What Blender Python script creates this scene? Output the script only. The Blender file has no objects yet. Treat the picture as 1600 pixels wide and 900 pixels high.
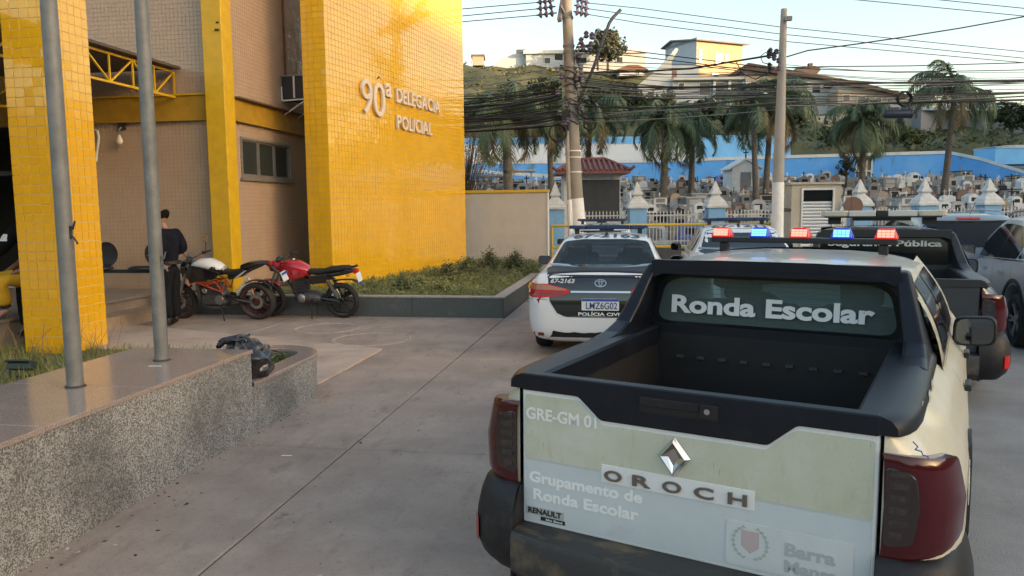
import bpy, bmesh, math, random
from mathutils import Vector, Matrix, Quaternion
from mathutils.bvhtree import BVHTree
from math import sin, cos, pi, radians as R
random.seed(7)
S = bpy.context.scene
COL = S.collection
# ------------------------------------------------------------------ camera
FPX, CX, CY, EYE = 1200.0, 800.0, 450.0, 1.78
YAW, PITCH, ROLL = R(9.23), R(5.9), R(0.6)
FW = Vector((-sin(YAW)*cos(PITCH), cos(YAW)*cos(PITCH), -sin(PITCH)))
R0 = Vector((cos(YAW), sin(YAW), 0)); U0 = R0.cross(FW)
RT = R0*cos(ROLL) - U0*sin(ROLL); UP = U0*cos(ROLL) + R0*sin(ROLL)
CAMP = Vector((0, 0, EYE))
cd = bpy.data.cameras.new('camera'); cam = bpy.data.objects.new('camera', cd); COL.objects.link(cam)
cd.sensor_width = 36; cd.lens = 36*FPX/1600; cd.clip_end = 3000; cd.clip_start = .05
mw = Matrix((RT, UP, -FW)).transposed().to_4x4(); mw.translation = CAMP
cam.matrix_world = mw
S.camera = cam
# ------------------------------------------------------------------ light
SUN_EL, SUN_AZ = R(8), R(112)          # azimuth clockwise from +Y
w = bpy.data.worlds.new('World'); S.world = w; w.use_nodes = True
nt = w.node_tree; nt.nodes.clear()
sky = nt.nodes.new('ShaderNodeTexSky'); sky.sky_type = 'NISHITA'; sky.sun_disc = False
sky.sun_elevation = SUN_EL; sky.sun_rotation = SUN_AZ; sky.air_density = 1.0; sky.dust_density = 2.3; sky.ozone_density = 1.0
bg = nt.nodes.new('ShaderNodeBackground'); bg.inputs[1].default_value = .15
wo = nt.nodes.new('ShaderNodeOutputWorld')
tint = nt.nodes.new('ShaderNodeMix'); tint.data_type = 'RGBA'; tint.blend_type = 'MULTIPLY'; tint.inputs[0].default_value = 1; tint.inputs[7].default_value = (1.06, 1.0, .93, 1)
nt.links.new(sky.outputs[0], tint.inputs[6]); nt.links.new(tint.outputs[2], bg.inputs[0]); nt.links.new(bg.outputs[0], wo.inputs[0])
sd = bpy.data.lights.new('sun', 'SUN'); sd.energy = 2.0; sd.angle = R(.5); sd.color = (1, .74, .45)
so = bpy.data.objects.new('sun', sd); COL.objects.link(so)
sdir = Vector((sin(SUN_AZ)*cos(SUN_EL), cos(SUN_AZ)*cos(SUN_EL), sin(SUN_EL)))
so.rotation_euler = sdir.to_track_quat('Z', 'Y').to_euler()
S.view_settings.view_transform = 'Standard'; S.view_settings.look = 'None'
S.view_settings.exposure = 1.95; S.view_settings.gamma = 1.0
# ------------------------------------------------------------------ picture point -> place
FH = Vector((-sin(YAW), cos(YAW), 0))
def ray(x, y): return FW + RT*((x-CX)/FPX) - UP*((y-CY)/FPX)
def at(x, y, d):                       # point seen at (x, y) of the 1600x900 photograph at forward distance d
    r = ray(x, y); return CAMP + r*(d/r.dot(FH))
def gz(x, y, z=0):
    r = ray(x, y); return CAMP + r*((z-EYE)/r.z)
def zat(y, d, x=900): return at(x, y, d).z
# ------------------------------------------------------------------ materials
MATS = {}
def mat(name, col, rough=.5, metal=0, coat=0, spec=.5, noise=0, nscale=20, col2=None, bump=0, bscale=60,
        emit=None, estr=0, trans=0, alpha=1, crough=.03, thr=None, obrand=0, detail=4):
    if name in MATS: return MATS[name]
    m = bpy.data.materials.new(name); m.use_nodes = True; t = m.node_tree; b = t.nodes['Principled BSDF']
    b.inputs['Base Color'].default_value = (*col, 1); b.inputs['Roughness'].default_value = rough
    b.inputs['Metallic'].default_value = metal; b.inputs['Coat Weight'].default_value = coat
    b.inputs['Coat Roughness'].default_value = crough; b.inputs['Specular IOR Level'].default_value = spec
    if trans: b.inputs['Transmission Weight'].default_value = trans
    if alpha < 1: b.inputs['Alpha'].default_value = alpha
    if emit: b.inputs['Emission Color'].default_value = (*emit, 1); b.inputs['Emission Strength'].default_value = estr
    tc = t.nodes.new('ShaderNodeTexCoord')
    last = None
    if noise or col2:
        n = t.nodes.new('ShaderNodeTexNoise'); n.inputs['Scale'].default_value = nscale; n.inputs['Detail'].default_value = detail
        n.inputs['Roughness'].default_value = .62
        t.links.new(tc.outputs['Object'], n.inputs['Vector'])
        r = t.nodes.new('ShaderNodeValToRGB'); lo, hi = thr or (.3, .7)
        r.color_ramp.elements[0].position = lo; r.color_ramp.elements[1].position = hi
        c2 = col2 or tuple(min(1, c*(1+noise)) for c in col); c1 = col if col2 else tuple(c*(1-noise) for c in col)
        r.color_ramp.elements[0].color = (*c1, 1); r.color_ramp.elements[1].color = (*c2, 1)
        t.links.new(n.outputs['Fac'], r.inputs['Fac']); last = r.outputs[0]
    if obrand:
        oi = t.nodes.new('ShaderNodeObjectInfo'); hs = t.nodes.new('ShaderNodeHueSaturation')
        mr = t.nodes.new('ShaderNodeMapRange'); mr.inputs[3].default_value = 1-obrand; mr.inputs[4].default_value = 1+obrand
        t.links.new(oi.outputs['Random'], mr.inputs[0]); t.links.new(mr.outputs[0], hs.inputs['Value'])
        if last: t.links.new(last, hs.inputs['Color'])
        else: hs.inputs['Color'].default_value = (*col, 1)
        last = hs.outputs[0]
    if last: t.links.new(last, b.inputs['Base Color'])
    if bump:
        n = t.nodes.new('ShaderNodeTexNoise'); n.inputs['Scale'].default_value = bscale; n.inputs['Detail'].default_value = 3
        t.links.new(tc.outputs['Object'], n.inputs['Vector'])
        bp = t.nodes.new('ShaderNodeBump'); bp.inputs['Strength'].default_value = bump; bp.inputs['Distance'].default_value = .02
        t.links.new(n.outputs['Fac'], bp.inputs['Height']); t.links.new(bp.outputs[0], b.inputs['Normal'])
    MATS[name] = m; return m
def mix_layer(m, scale, col, lo, hi, fac=1, stretch=(1, 1, 1), rough=None, coord='Object', kind='noise', detail=5):
    """lay a second colour over a material where a noise passes a threshold (stains, wear, speckle)"""
    t = m.node_tree; b = t.nodes['Principled BSDF']; bc = b.inputs['Base Color']
    tc = t.nodes.new('ShaderNodeTexCoord'); mp = t.nodes.new('ShaderNodeMapping'); mp.inputs['Scale'].default_value = stretch
    t.links.new(tc.outputs[coord], mp.inputs['Vector'])
    if kind == 'noise':
        n = t.nodes.new('ShaderNodeTexNoise'); n.inputs['Detail'].default_value = detail; n.inputs['Roughness'].default_value = .65; out = n.outputs['Fac']
    elif kind == 'crack':
        n = t.nodes.new('ShaderNodeTexVoronoi'); n.feature = 'DISTANCE_TO_EDGE'; out = n.outputs['Distance']
    else:
        n = t.nodes.new('ShaderNodeTexVoronoi'); out = n.outputs['Color']
    n.inputs['Scale'].default_value = scale
    t.links.new(mp.outputs[0], n.inputs['Vector'])
    r = t.nodes.new('ShaderNodeMapRange'); r.inputs[1].default_value = lo; r.inputs[2].default_value = hi
    r.inputs[3].default_value = 0; r.inputs[4].default_value = fac
    t.links.new(out, r.inputs[0])
    mx = t.nodes.new('ShaderNodeMix'); mx.data_type = 'RGBA'
    if bc.links: t.links.new(bc.links[0].from_socket, mx.inputs[6])
    else: mx.inputs[6].default_value = bc.default_value
    mx.inputs[7].default_value = (*col, 1)
    t.links.new(r.outputs[0], mx.inputs[0]); t.links.new(mx.outputs[2], bc)
    return m
# ------------------------------------------------------------------ mesh helpers
class MB:
    def __init__(s): s.v = []; s.f = []; s.m = []
    def add(s, vs, fs, mi=0):
        o = len(s.v); s.v += [tuple(v) for v in vs]; s.f += [tuple(i+o for i in f) for f in fs]; s.m += [mi]*len(fs); return s
    def box(s, c, sz, mi=0, rot=None):
        x, y, z = (a/2 for a in sz)
        vs = [Vector(p) for p in ((-x,-y,-z),(x,-y,-z),(x,y,-z),(-x,y,-z),(-x,-y,z),(x,-y,z),(x,y,z),(-x,y,z))]
        if rot is not None: vs = [rot @ v for v in vs]
        c = Vector(c)
        return s.add([v+c for v in vs], [(0,3,2,1),(4,5,6,7),(0,1,5,4),(1,2,6,5),(2,3,7,6),(3,0,4,7)], mi)
    def bb(s, a, b, mi=0):
        return s.box([(p+q)/2 for p, q in zip(a, b)], [abs(q-p) for p, q in zip(a, b)], mi)
    def tube(s, pts, r, n=8, mi=0, caps=True, rs=None):
        pts = [Vector(p) for p in pts]; k = len(pts); vs = []; prev = None
        for i, p in enumerate(pts):
            d = (pts[min(i+1, k-1)] - pts[max(i-1, 0)]); d = d.normalized() if d.length > 1e-9 else Vector((0,0,1))
            if prev is None: a = d.orthogonal().normalized()
            else:
                a = prev - d*prev.dot(d); a = a.normalized() if a.length > 1e-6 else d.orthogonal().normalized()
            prev = a; b = d.cross(a); rr = rs[i] if rs else r
            vs += [p + a*(rr*cos(2*pi*j/n)) + b*(rr*sin(2*pi*j/n)) for j in range(n)]
        fs = [(i*n+j, i*n+(j+1)%n, (i+1)*n+(j+1)%n, (i+1)*n+j) for i in range(k-1) for j in range(n)]
        if caps: fs += [tuple(range(n-1, -1, -1)), tuple((k-1)*n+j for j in range(n))]
        return s.add(vs, fs, mi)
    def lathe(s, prof, n=16, o=(0,0,0), ax='Z', mi=0, rot=None, caps=True):
        vs = []
        for r, z in prof:
            for j in range(n):
                a = 2*pi*j/n; p = Vector((r*cos(a), r*sin(a), z))
                if ax == 'X': p = Vector((z, r*cos(a), r*sin(a)))
                if ax == 'Y': p = Vector((r*cos(a), z, -r*sin(a)))
                if rot is not None: p = rot @ p
                vs.append(p + Vector(o))
        k = len(prof)
        fs = [(i*n+j, i*n+(j+1)%n, (i+1)*n+(j+1)%n, (i+1)*n+j) for i in range(k-1) for j in range(n)]
        if caps and prof[0][0] > 1e-6: fs.append(tuple(range(n-1, -1, -1)))
        if caps and prof[-1][0] > 1e-6: fs.append(tuple((k-1)*n+j for j in range(n)))
        return s.add(vs, fs, mi)
    def prism(s, pts, vec, mi=0):
        pts = [Vector(p) for p in pts]; vec = Vector(vec); n = len(pts)
        return s.add(pts + [p+vec for p in pts], [tuple(range(n-1, -1, -1)), tuple(range(n, 2*n))] +
                     [(i, (i+1)%n, n+(i+1)%n, n+i) for i in range(n)], mi)
    def grid(s, rows, mi=0, wrap=False):
        n = len(rows[0]); vs = [p for r in rows for p in r]; e = n if wrap else n-1
        return s.add(vs, [(i*n+j, i*n+(j+1)%n, (i+1)*n+(j+1)%n, (i+1)*n+j) for i in range(len(rows)-1) for j in range(e)], mi)
    def mesh(s, name, mats, smooth=False, fix=True):
        me = bpy.data.meshes.new(name); me.from_pydata(s.v, [], s.f)
        for m in (mats if isinstance(mats, (list, tuple)) else [mats]): me.materials.append(m)
        me.polygons.foreach_set('material_index', s.m)
        if fix:
            bm = bmesh.new(); bm.from_mesh(me); bmesh.ops.recalc_face_normals(bm, faces=bm.faces); bm.to_mesh(me); bm.free()
        if smooth: me.polygons.foreach_set('use_smooth', [True]*len(me.polygons))
        me.update(); return me
    def build(s, name, mats, parent=None, smooth=False, bevel=0, seg=2, fix=True, auto=None):
        o = bpy.data.objects.new(name, s.mesh(name, mats, smooth, fix)); COL.objects.link(o)
        if parent: o.parent = parent
        if auto is not None:
            o.data.polygons.foreach_set('use_smooth', [True]*len(o.data.polygons)); o.data.set_sharp_from_angle(angle=R(auto))
        if bevel:
            b = o.modifiers.new('bevel', 'BEVEL'); b.width = bevel; b.segments = seg; b.limit_method = 'ANGLE'; b.angle_limit = R(35); b.harden_normals = False
        return o
def tag(o, label=None, cat=None, group=None, kind=None):
    if label: o['label'] = label
    if cat: o['category'] = cat
    if group: o['group'] = group
    if kind: o['kind'] = kind
    return o
def thing(name, label, cat, loc=(0,0,0), rz=0, group=None):
    o = bpy.data.objects.new(name, None); COL.objects.link(o); o.location = loc; o.rotation_euler = (0, 0, rz); o.empty_display_size = .1
    return tag(o, label, cat, group)
def kids(o): return [c for c in COL.objects if c.parent == o]
def link_mesh(name, me, parent=None, loc=(0,0,0)):
    o = bpy.data.objects.new(name, me); COL.objects.link(o); o.location = loc
    if parent: o.parent = parent
    return o
def copy_thing(r, loc, rz=0, label=None, scale=1):
    c = r.copy(); COL.objects.link(c); c.location = loc; c.rotation_euler = (0, 0, rz); c.scale = (scale,)*3
    if label: c['label'] = label
    for ch in list(r.children):
        d = ch.copy(); COL.objects.link(d); d.parent = c
        for g in list(ch.children):
            e = g.copy(); COL.objects.link(e); e.parent = d
    return c
# flat writing: text -> bmesh in a unit box, then laid on a plane or wrapped onto a surface
_TX = {}; _TY = {}
def text_geo(s, bold=0, shear=0):
    k = (s, bold, shear)
    if k in _TX: return _TX[k]
    c = bpy.data.curves.new('txt', 'FONT'); c.body = s; c.size = 1; c.offset = bold; c.shear = shear; c.resolution_u = 4
    o = bpy.data.objects.new('txt', c); COL.objects.link(o)
    dg = bpy.context.evaluated_depsgraph_get(); e = o.evaluated_get(dg); me = e.to_mesh()
    vs = [Vector((v.co.x, v.co.y)) for v in me.vertices]; fs = [tuple(p.vertices) for p in me.polygons]
    e.to_mesh_clear(); bpy.data.objects.remove(o); bpy.data.curves.remove(c)
    x0 = min(v.x for v in vs); x1 = max(v.x for v in vs); y0 = min(v.y for v in vs); y1 = max(v.y for v in vs)
    _TY[k] = (y0, y1)
    _TX[k] = ([((v.x-x0)/(x1-x0), (v.y-y0)/(y1-y0)) for v in vs], fs, x1-x0, y1-y0); return _TX[k]
def flat_text(s, name, o, u, v, n, w, h, m, parent=None, depth=.002, bold=.012, shear=0):
    """text with its lower-left corner at o, running along u, rising along v, standing proud along n"""
    P, F, _, _ = text_geo(s, bold, shear); o, u, v, n = Vector(o), Vector(u), Vector(v), Vector(n)
    bm = bmesh.new(); vs = [bm.verts.new(o + u*(a*w) + v*(b*h)) for a, b in P]
    for f in F:
        try: bm.faces.new([vs[i] for i in f])
        except ValueError: pass
    bmesh.ops.remove_doubles(bm, verts=bm.verts, dist=1e-6)
    r = bmesh.ops.extrude_face_region(bm, geom=bm.faces[:])
    for e in r['geom']:
        if isinstance(e, bmesh.types.BMVert): e.co += n*depth
    bmesh.ops.recalc_face_normals(bm, faces=bm.faces)
    me = bpy.data.meshes.new(name); bm.to_mesh(me); bm.free(); me.materials.append(m)
    return link_mesh(name, me, parent)
def flat_words(s, name, o, u, v, n, w, h, m, parent=None, depth=.002, bold=.012):
    """the same, one object per word"""
    full = text_geo(s, bold); y0, y1 = _TY[(s, bold, 0)]; kx, ky = w/full[2], h/full[3]; x = 0; u = Vector(u).normalized(); v = Vector(v).normalized()
    ws = s.split(' '); tot = sum(text_geo(q, bold)[2] for q in ws); gap = (full[2]-tot)/max(1, len(ws)-1)
    for q in ws:
        g = text_geo(q, bold); a, c = _TY[(q, bold, 0)]
        flat_text(q, name, Vector(o)+u*(x*kx)+v*((a-y0)*ky), u, v, n, g[2]*kx, g[3]*ky, m, parent, depth, bold); x += g[2]+gap
def bvh_of(*objs):
    vs = []; fs = []
    for o in objs:
        dg = bpy.context.evaluated_depsgraph_get(); e = o.evaluated_get(dg); me = e.to_mesh(); k = len(vs)
        vs += [v.co.copy() for v in me.vertices]; fs += [tuple(i+k for i in p.vertices) for p in me.polygons]; e.to_mesh_clear()
    return BVHTree.FromPolygons(vs, fs)
def wrap(name, pts, bvh, to3, d, m, parent=None, off=.004, cell=.04, thick=.006, faces=None, smooth=True, sink=.004):
    """lay a 2D outline (or 2D mesh) on a body: to3 maps (a, b) to the ray's start, d is the ray's direction"""
    d = Vector(d).normalized(); bm = bmesh.new()
    vs = [bm.verts.new((a, b, 0)) for a, b in pts]
    if faces is None: bm.faces.new(vs)
    else:
        for f in faces:
            try: bm.faces.new([vs[i] for i in f])
            except ValueError: pass
    bmesh.ops.remove_doubles(bm, verts=bm.verts, dist=1e-6)
    xs = [p[0] for p in pts]; ys = [p[1] for p in pts]
    for ax, lo, hi in ((0, min(xs), max(xs)), (1, min(ys), max(ys))):
        k = max(1, int((hi-lo)/cell))
        for i in range(1, k):
            no = Vector((1,0,0)) if ax == 0 else Vector((0,1,0)); q = lo+(hi-lo)*i/k
            bmesh.ops.bisect_plane(bm, geom=bm.verts[:]+bm.edges[:]+bm.faces[:], dist=1e-6, plane_co=no*q, plane_no=no)
    low = {}
    for v in bm.verts:
        p = Vector(to3(v.co.x, v.co.y)); h, nn, _, _ = bvh.ray_cast(p, d)
        if h is None: h, nn, _, _ = bvh.find_nearest(p + d*.5)
        if nn.dot(d) > 0: nn = -nn
        v.co = h + nn*off; low[v.index] = nn.copy()
    bmesh.ops.recalc_face_normals(bm, faces=bm.faces)
    s = sum((f.normal.dot(d) for f in bm.faces))
    if s > 0: bmesh.ops.reverse_faces(bm, faces=bm.faces)
    bm.normal_update()
    me = bpy.data.meshes.new(name)
    if thick:
        nv = {v: v.normal.copy() for v in bm.verts}
        ed = [e for e in bm.edges if len(e.link_faces) == 1]
        r = bmesh.ops.extrude_edge_only(bm, edges=ed)
        nb = [e for e in r['geom'] if isinstance(e, bmesh.types.BMVert)]
        for v in nb: v.co -= (v.normal if v.normal.length else -d)*0 ; v.co += d*(thick+sink)
        bmesh.ops.recalc_face_normals(bm, faces=bm.faces)
        fs = sorted(bm.faces, key=lambda f: -f.calc_area())
        if fs and fs[0].normal.dot(d) > 0: bmesh.ops.reverse_faces(bm, faces=bm.faces)
    bm.to_mesh(me); bm.free(); me.materials.append(m)
    if smooth:
        me.polygons.foreach_set('use_smooth', [True]*len(me.polygons)); me.set_sharp_from_angle(angle=R(40))
    return link_mesh(name, me, parent)
def rrect(x0, y0, x1, y1, r, n=4):
    out = []
    for cx, cy, a in ((x1-r, y1-r, 0), (x0+r, y1-r, 90), (x0+r, y0+r, 180), (x1-r, y0+r, 270)):
        out += [(cx+r*cos(R(a+90*i/n)), cy+r*sin(R(a+90*i/n))) for i in range(n+1)]
    return out
def rpoly(pts, r, n=4):
    """round the corners of a polygon"""
    out = []; k = len(pts)
    for i in range(k):
        p = Vector(pts[i]); a = Vector(pts[i-1])-p; b = Vector(pts[(i+1) % k])-p
        rr = min(r, a.length*.45, b.length*.45); p0 = p+a.normalized()*rr; p1 = p+b.normalized()*rr
        for j in range(n+1):
            t = j/n; q = p0*((1-t)**2)+p*(2*t*(1-t))+p1*(t*t); out.append(tuple(q))
    return out
def lerp(a, b, t): return a+(b-a)*t
def interp(tab, x):
    if x <= tab[0][0]: return tab[0][1]
    for (a, p), (b, q) in zip(tab, tab[1:]):
        if x <= b: return p+(q-p)*(x-a)/(b-a)
    return tab[-1][1]
def catenary(a, b, sag, n=10):
    a, b = Vector(a), Vector(b)
    return [a.lerp(b, i/n) - Vector((0, 0, sag*4*(i/n)*(1-i/n))) for i in range(n+1)]
# ================================================================== materials of the place
M_CONC = mat('concrete', (.305,.235,.188), .8, noise=.0, col2=(.455,.355,.285), nscale=1.1, bump=.25, bscale=90, thr=(.32,.68), detail=8)
mix_layer(M_CONC, 55, (.08,.07,.06), .6, .72, .55); mix_layer(M_CONC, .7, (.20,.15,.125), .50, .72, .65); mix_layer(M_CONC, 6, (.19,.145,.12), .55, .7, .55, (1, .35, 1)); mix_layer(M_CONC, 26, (.20,.158,.13), .56, .68, .5); mix_layer(M_CONC, 2.1, (.10,.085,.075), .66, .74, .6); mix_layer(M_CONC, 95, (.12,.095,.08), .62, .70, .5); mix_layer(M_CONC, 230, (.34,.31,.28), .66, .72, .5)
M_RAMP = mat('ramp_concrete', (.44,.335,.265), .75, col2=(.54,.42,.34), nscale=2.5, bump=.15, bscale=120)
mix_layer(M_RAMP, 1.5, (.26,.20,.165), .5, .72, .6); mix_layer(M_RAMP, 22, (.27,.21,.18), .58, .7, .4)
M_ASPH = mat('asphalt', (.25,.25,.25), .85, col2=(.40,.405,.405), nscale=1.2, bump=.7, bscale=160)
mix_layer(M_ASPH, 130, (.26,.25,.24), .6, .7, .6)
M_EARTH = mat('earth', (.10,.085,.05), .95, col2=(.17,.14,.09), nscale=4, bump=.5)
M_GRAN = mat('granite_rough', (.44,.42,.39), .55, bump=.1, bscale=200)
mix_layer(M_GRAN, 105, (.13,.125,.12), .47, .53, 1, detail=2); mix_layer(M_GRAN, 150, (.03,.03,.03), .56, .61, 1, detail=2); mix_layer(M_GRAN, 125, (.62,.60,.56), .58, .63, .9, detail=2); mix_layer(M_GRAN, 1.3, (.05,.05,.05), .48, .70, .75, (1,1,.6))
M_GTOP = mat('granite_polished', (.36,.275,.23), .13, bump=0)
mix_layer(M_GTOP, 170, (.13,.10,.09), .52, .58, .8, detail=2); mix_layer(M_GTOP, 120, (.46,.40,.36), .58, .64, .7, detail=2); mix_layer(M_GTOP, 3, (.40,.35,.31), .5, .75, .35)
M_GEDGE = mat('granite_edge', (.42,.38,.34), .4, noise=.2, nscale=120)
M_DGRAN = mat('dark_granite', (.055,.065,.062), .45, col2=(.11,.12,.115), nscale=40, bump=.08)
mix_layer(M_DGRAN, 3, (.17,.17,.16), .56, .75, .6, (1, 1, 3))
M_KERBTOP = mat('kerb_top', (.34,.31,.28), .7, noise=.2, nscale=25)
M_YTILE = mat('yellow_tile', (.78,.41,.012), .11, coat=.5, crough=.06, obrand=.025)
M_YTILE2 = mat('yellow_tile_slab', (.78,.43,.014), .11, coat=.7, crough=.06, noise=.06, nscale=3)
M_GROUTY = mat('grout_pale', (.66,.50,.22), .85)
M_BTILE = mat('beige_tile', (.46,.33,.235), .15, noise=.05, nscale=4)
M_GROUTB = mat('grout_grey', (.40,.30,.21), .9)
M_YPAINT = mat('yellow_paint', (.66,.39,.012), .42, noise=.10, nscale=6, bump=.04)
M_BROWNP = mat('ochre_beam_paint', (.42,.235,.02), .45, noise=.15, nscale=5)
M_CHAP = mat('rendered_wall', (.47,.44,.405), .8, noise=.07, nscale=2.2, bump=.12)
mix_layer(M_CHAP, 2.5, (.36,.33,.30), .58, .78, .4, (1, 1, .35))
M_STEEL = mat('galvanised_steel', (.20,.20,.19), .55, metal=.25, noise=.22, nscale=9, bump=.05)
M_DARK = mat('dark_metal', (.03,.03,.032), .5)
M_BLACK = mat('black_plastic', (.018,.018,.02), .45)
M_ALU = mat('weathered_aluminium', (.30,.27,.24), .5, metal=.5, noise=.15, nscale=15)
M_GLASSD = mat('dark_glass', (.035,.042,.04), .06, spec=.6)
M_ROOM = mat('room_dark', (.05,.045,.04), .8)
M_WHITE = mat('white_paint', (.78,.77,.74), .5, noise=.06, nscale=8)
# ================================================================== ground
b = MB(); b.add([(-1600,-900,-.06),(1600,-900,-.06),(1600,1600,-.06),(-1600,1600,-.06)], [(0,1,2,3)])
tag(b.build('ground', M_EARTH), kind='structure')
b = MB(); b.add([(1.4,-30,-.004),(60,-30,-.004),(60,24.6,-.004),(1.4,24.6,-.004)], [(0,1,2,3)])
b.add([(-60,-30,-.004),(1.4,-30,-.004),(1.4,-2,-.004),(-60,-2,-.004)], [(0,1,2,3)])
b.add([(-60,-2,-.005),(-5.2,-2,-.005),(-5.2,1.7,-.005),(-60,1.7,-.005)], [(0,1,2,3)])
road = tag(b.build('road', M_ASPH), kind='structure')
b = MB(); b.bb((-16,-2,-.055), (1.4,24.6,-.022))
pave = tag(b.build('pavement', M_DARK), kind='structure')
XS = [-8.9,-5.6,-2.13,1.4]; YS = [-2,1.75,5.33,8.82,12.28,15.8,19.4,24.6]
for i in range(3):
    for j in range(7):
        g = .011; rz = lambda: random.uniform(-.002, .002)
        x0, x1, y0, y1 = XS[i]+g*(i > 0), XS[i+1]-g*.2, YS[j]+g, YS[j+1]
        b = MB(); e = .012; z = [rz() for _ in range(4)]
        b.add([(x0,y0,-.03),(x1,y0,-.03),(x1,y1,-.03),(x0,y1,-.03),(x0,y0,z[0]-.008),(x1,y0,z[1]-.008),(x1,y1,z[2]-.008),(x0,y1,z[3]-.008),
               (x0+e,y0+e,z[0]),(x1-e,y0+e,z[1]),(x1-e,y1-e,z[2]),(x0+e,y1-e,z[3])],
              [(0,1,5,4),(1,2,6,5),(2,3,7,6),(3,0,4,7),(4,5,9,8),(5,6,10,9),(6,7,11,10),(7,4,8,11),(8,9,10,11)])
        b.build('concrete_panel', M_CONC, pave)
# low paler apron in front of the pillar
b = MB(); b.prism([(-3.2,7.0,.002),(-3.18,9.25,.002),(-5.06,9.93,.002),(-8.3,11.02,.002),(-8.3,9.35,.002),(-7.0,8.86,.002),(-4.25,8.86,.002),(-4.05,8.0,.002)], (0,0,.028))
tag(b.build('pavement_apron', M_RAMP, bevel=.006), kind='structure')
# worn manhole rings
for c, r in ((gz(581,530), .55), (gz(512,513), .5)):
    b = MB(); n = 48
    for k, (ra, rb, z) in enumerate(((r, r-.03, .006), (r-.045, r-.06, .005))):
        rr = [[(c.x+q*cos(2*pi*i/n), c.y+q*sin(2*pi*i/n), z) for i in range(n)] for q in (ra, rb)]
        rows = [[(p[0], p[1], -.002) for p in rr[0]], rr[0], rr[1], [(p[0], p[1], -.002) for p in rr[1]]]
        b.grid(rows, 0, True)
    b.lathe([(r-.06, -.001), (r-.07, .003), (.0001, .0035)], n, (c.x, c.y, 0), mi=1)
    tag(b.build('manhole_cover', [mat('pale_mortar', (.46,.37,.31), .9, noise=.3, nscale=9), M_CONC]),
        'round concrete manhole cover %s in the grey pavement' % ('nearer to the camera' if r > .52 else 'farther back by the motorcycles'), 'manhole cover', 'manhole covers in the pavement')
# grass bed
b = MB(); b.bb((-12,3.0,-.05), (-4.04,8.84,.02)); tag(b.build('grass_bed_soil', M_EARTH), kind='structure')
# ================================================================== tiles
def tile_mb(b, o, u, v, n, W, H, pu, pv, gap=.004, th=.006, jit=.0008, mi=0, skip=None):
    o, u, v, n = Vector(o), Vector(u).normalized(), Vector(v).normalized(), Vector(n).normalized()
    nu, nv = max(1, round(W/pu)), max(1, round(H/pv)); pu, pv = W/nu, H/nv; e = .0025
    for j in range(nv):
        for i in range(nu):
            if skip and skip((i+.5)*pu, (j+.5)*pv): continue
            p = o + u*(i*pu) + v*(j*pv); a, c = random.gauss(0, jit), random.gauss(0, jit); d = random.gauss(0, jit*.4)
            q = [p+u*gap/2+v*gap/2, p+u*(pu-gap/2)+v*gap/2, p+u*(pu-gap/2)+v*(pv-gap/2), p+u*gap/2+v*(pv-gap/2)]
            t = [q[0]+n*(th+d-a-c)+(u+v)*e, q[1]+n*(th+d+a-c)+(v-u)*e, q[2]+n*(th+d+a+c)-(u+v)*e, q[3]+n*(th+d-a+c)+(u-v)*e]
            b.add(q+t, [(0,1,5,4),(1,2,6,5),(2,3,7,6),(3,0,4,7),(4,5,6,7)], mi)
    return b
def one_tile(pu, pv, u, v, n, gap=.006, th=.007, jit=.00055):
    b = MB(); return tile_mb(b, -(Vector(u)*pu+Vector(v)*pv)/2, u, v, n, pu, pv, pu, pv, gap, th, jit)
# ------------------------------------------------------------------ tiled pillar on the left
px0, px1, py0, py1, pz = -7.66, -7.02, 8.52, 9.22, 8.0
t = thing('tiled_pillar', 'square pillar clad in yellow tiles at the left end of the granite wall', 'pillar', ((px0+px1)/2, (py0+py1)/2, 0))
O_ = Vector(((px0+px1)/2, (py0+py1)/2, 0))
def L(p): return Vector(p)-O_
b = MB(); b.bb(L((px0+.007,py0+.007,-.1)), L((px1-.007,py1-.007,pz))); b.build('core', M_GROUTY, t)
nr = 27; pv = .1185
vs1 = [one_tile(.64/5, pv, (1,0,0), (0,0,1), (0,-1,0)).mesh('tile', M_YTILE) for _ in range(6)]
vs2 = [one_tile(.70/6, pv, (0,1,0), (0,0,1), (1,0,0)).mesh('tile', M_YTILE) for _ in range(6)]
for j in range(nr):
    for i in range(5): link_mesh('tile', random.choice(vs1), t, L((px0+.128*(i+.5), py0+.007, pv*(j+.5))))
    for i in range(6): link_mesh('tile', random.choice(vs2), t, L((px1-.007, py0+.70/6*(i+.5), pv*(j+.5))))
b = MB(); z0 = nr*pv
tile_mb(b, L((px0,py0+.007,z0)), (1,0,0), (0,0,1), (0,-1,0), .64, pz-z0, .128, pv)
tile_mb(b, L((px1-.007,py0,z0)), (0,1,0), (0,0,1), (1,0,0), .70, pz-z0, .1167, pv)
tile_mb(b, L((px0+.007,py0,0)), (0,1,0), (0,0,1), (-1,0,0), .70, pz, .1167, pv)
tag(b.build('tile_cladding', M_YTILE2, t), kind='stuff')
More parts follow.
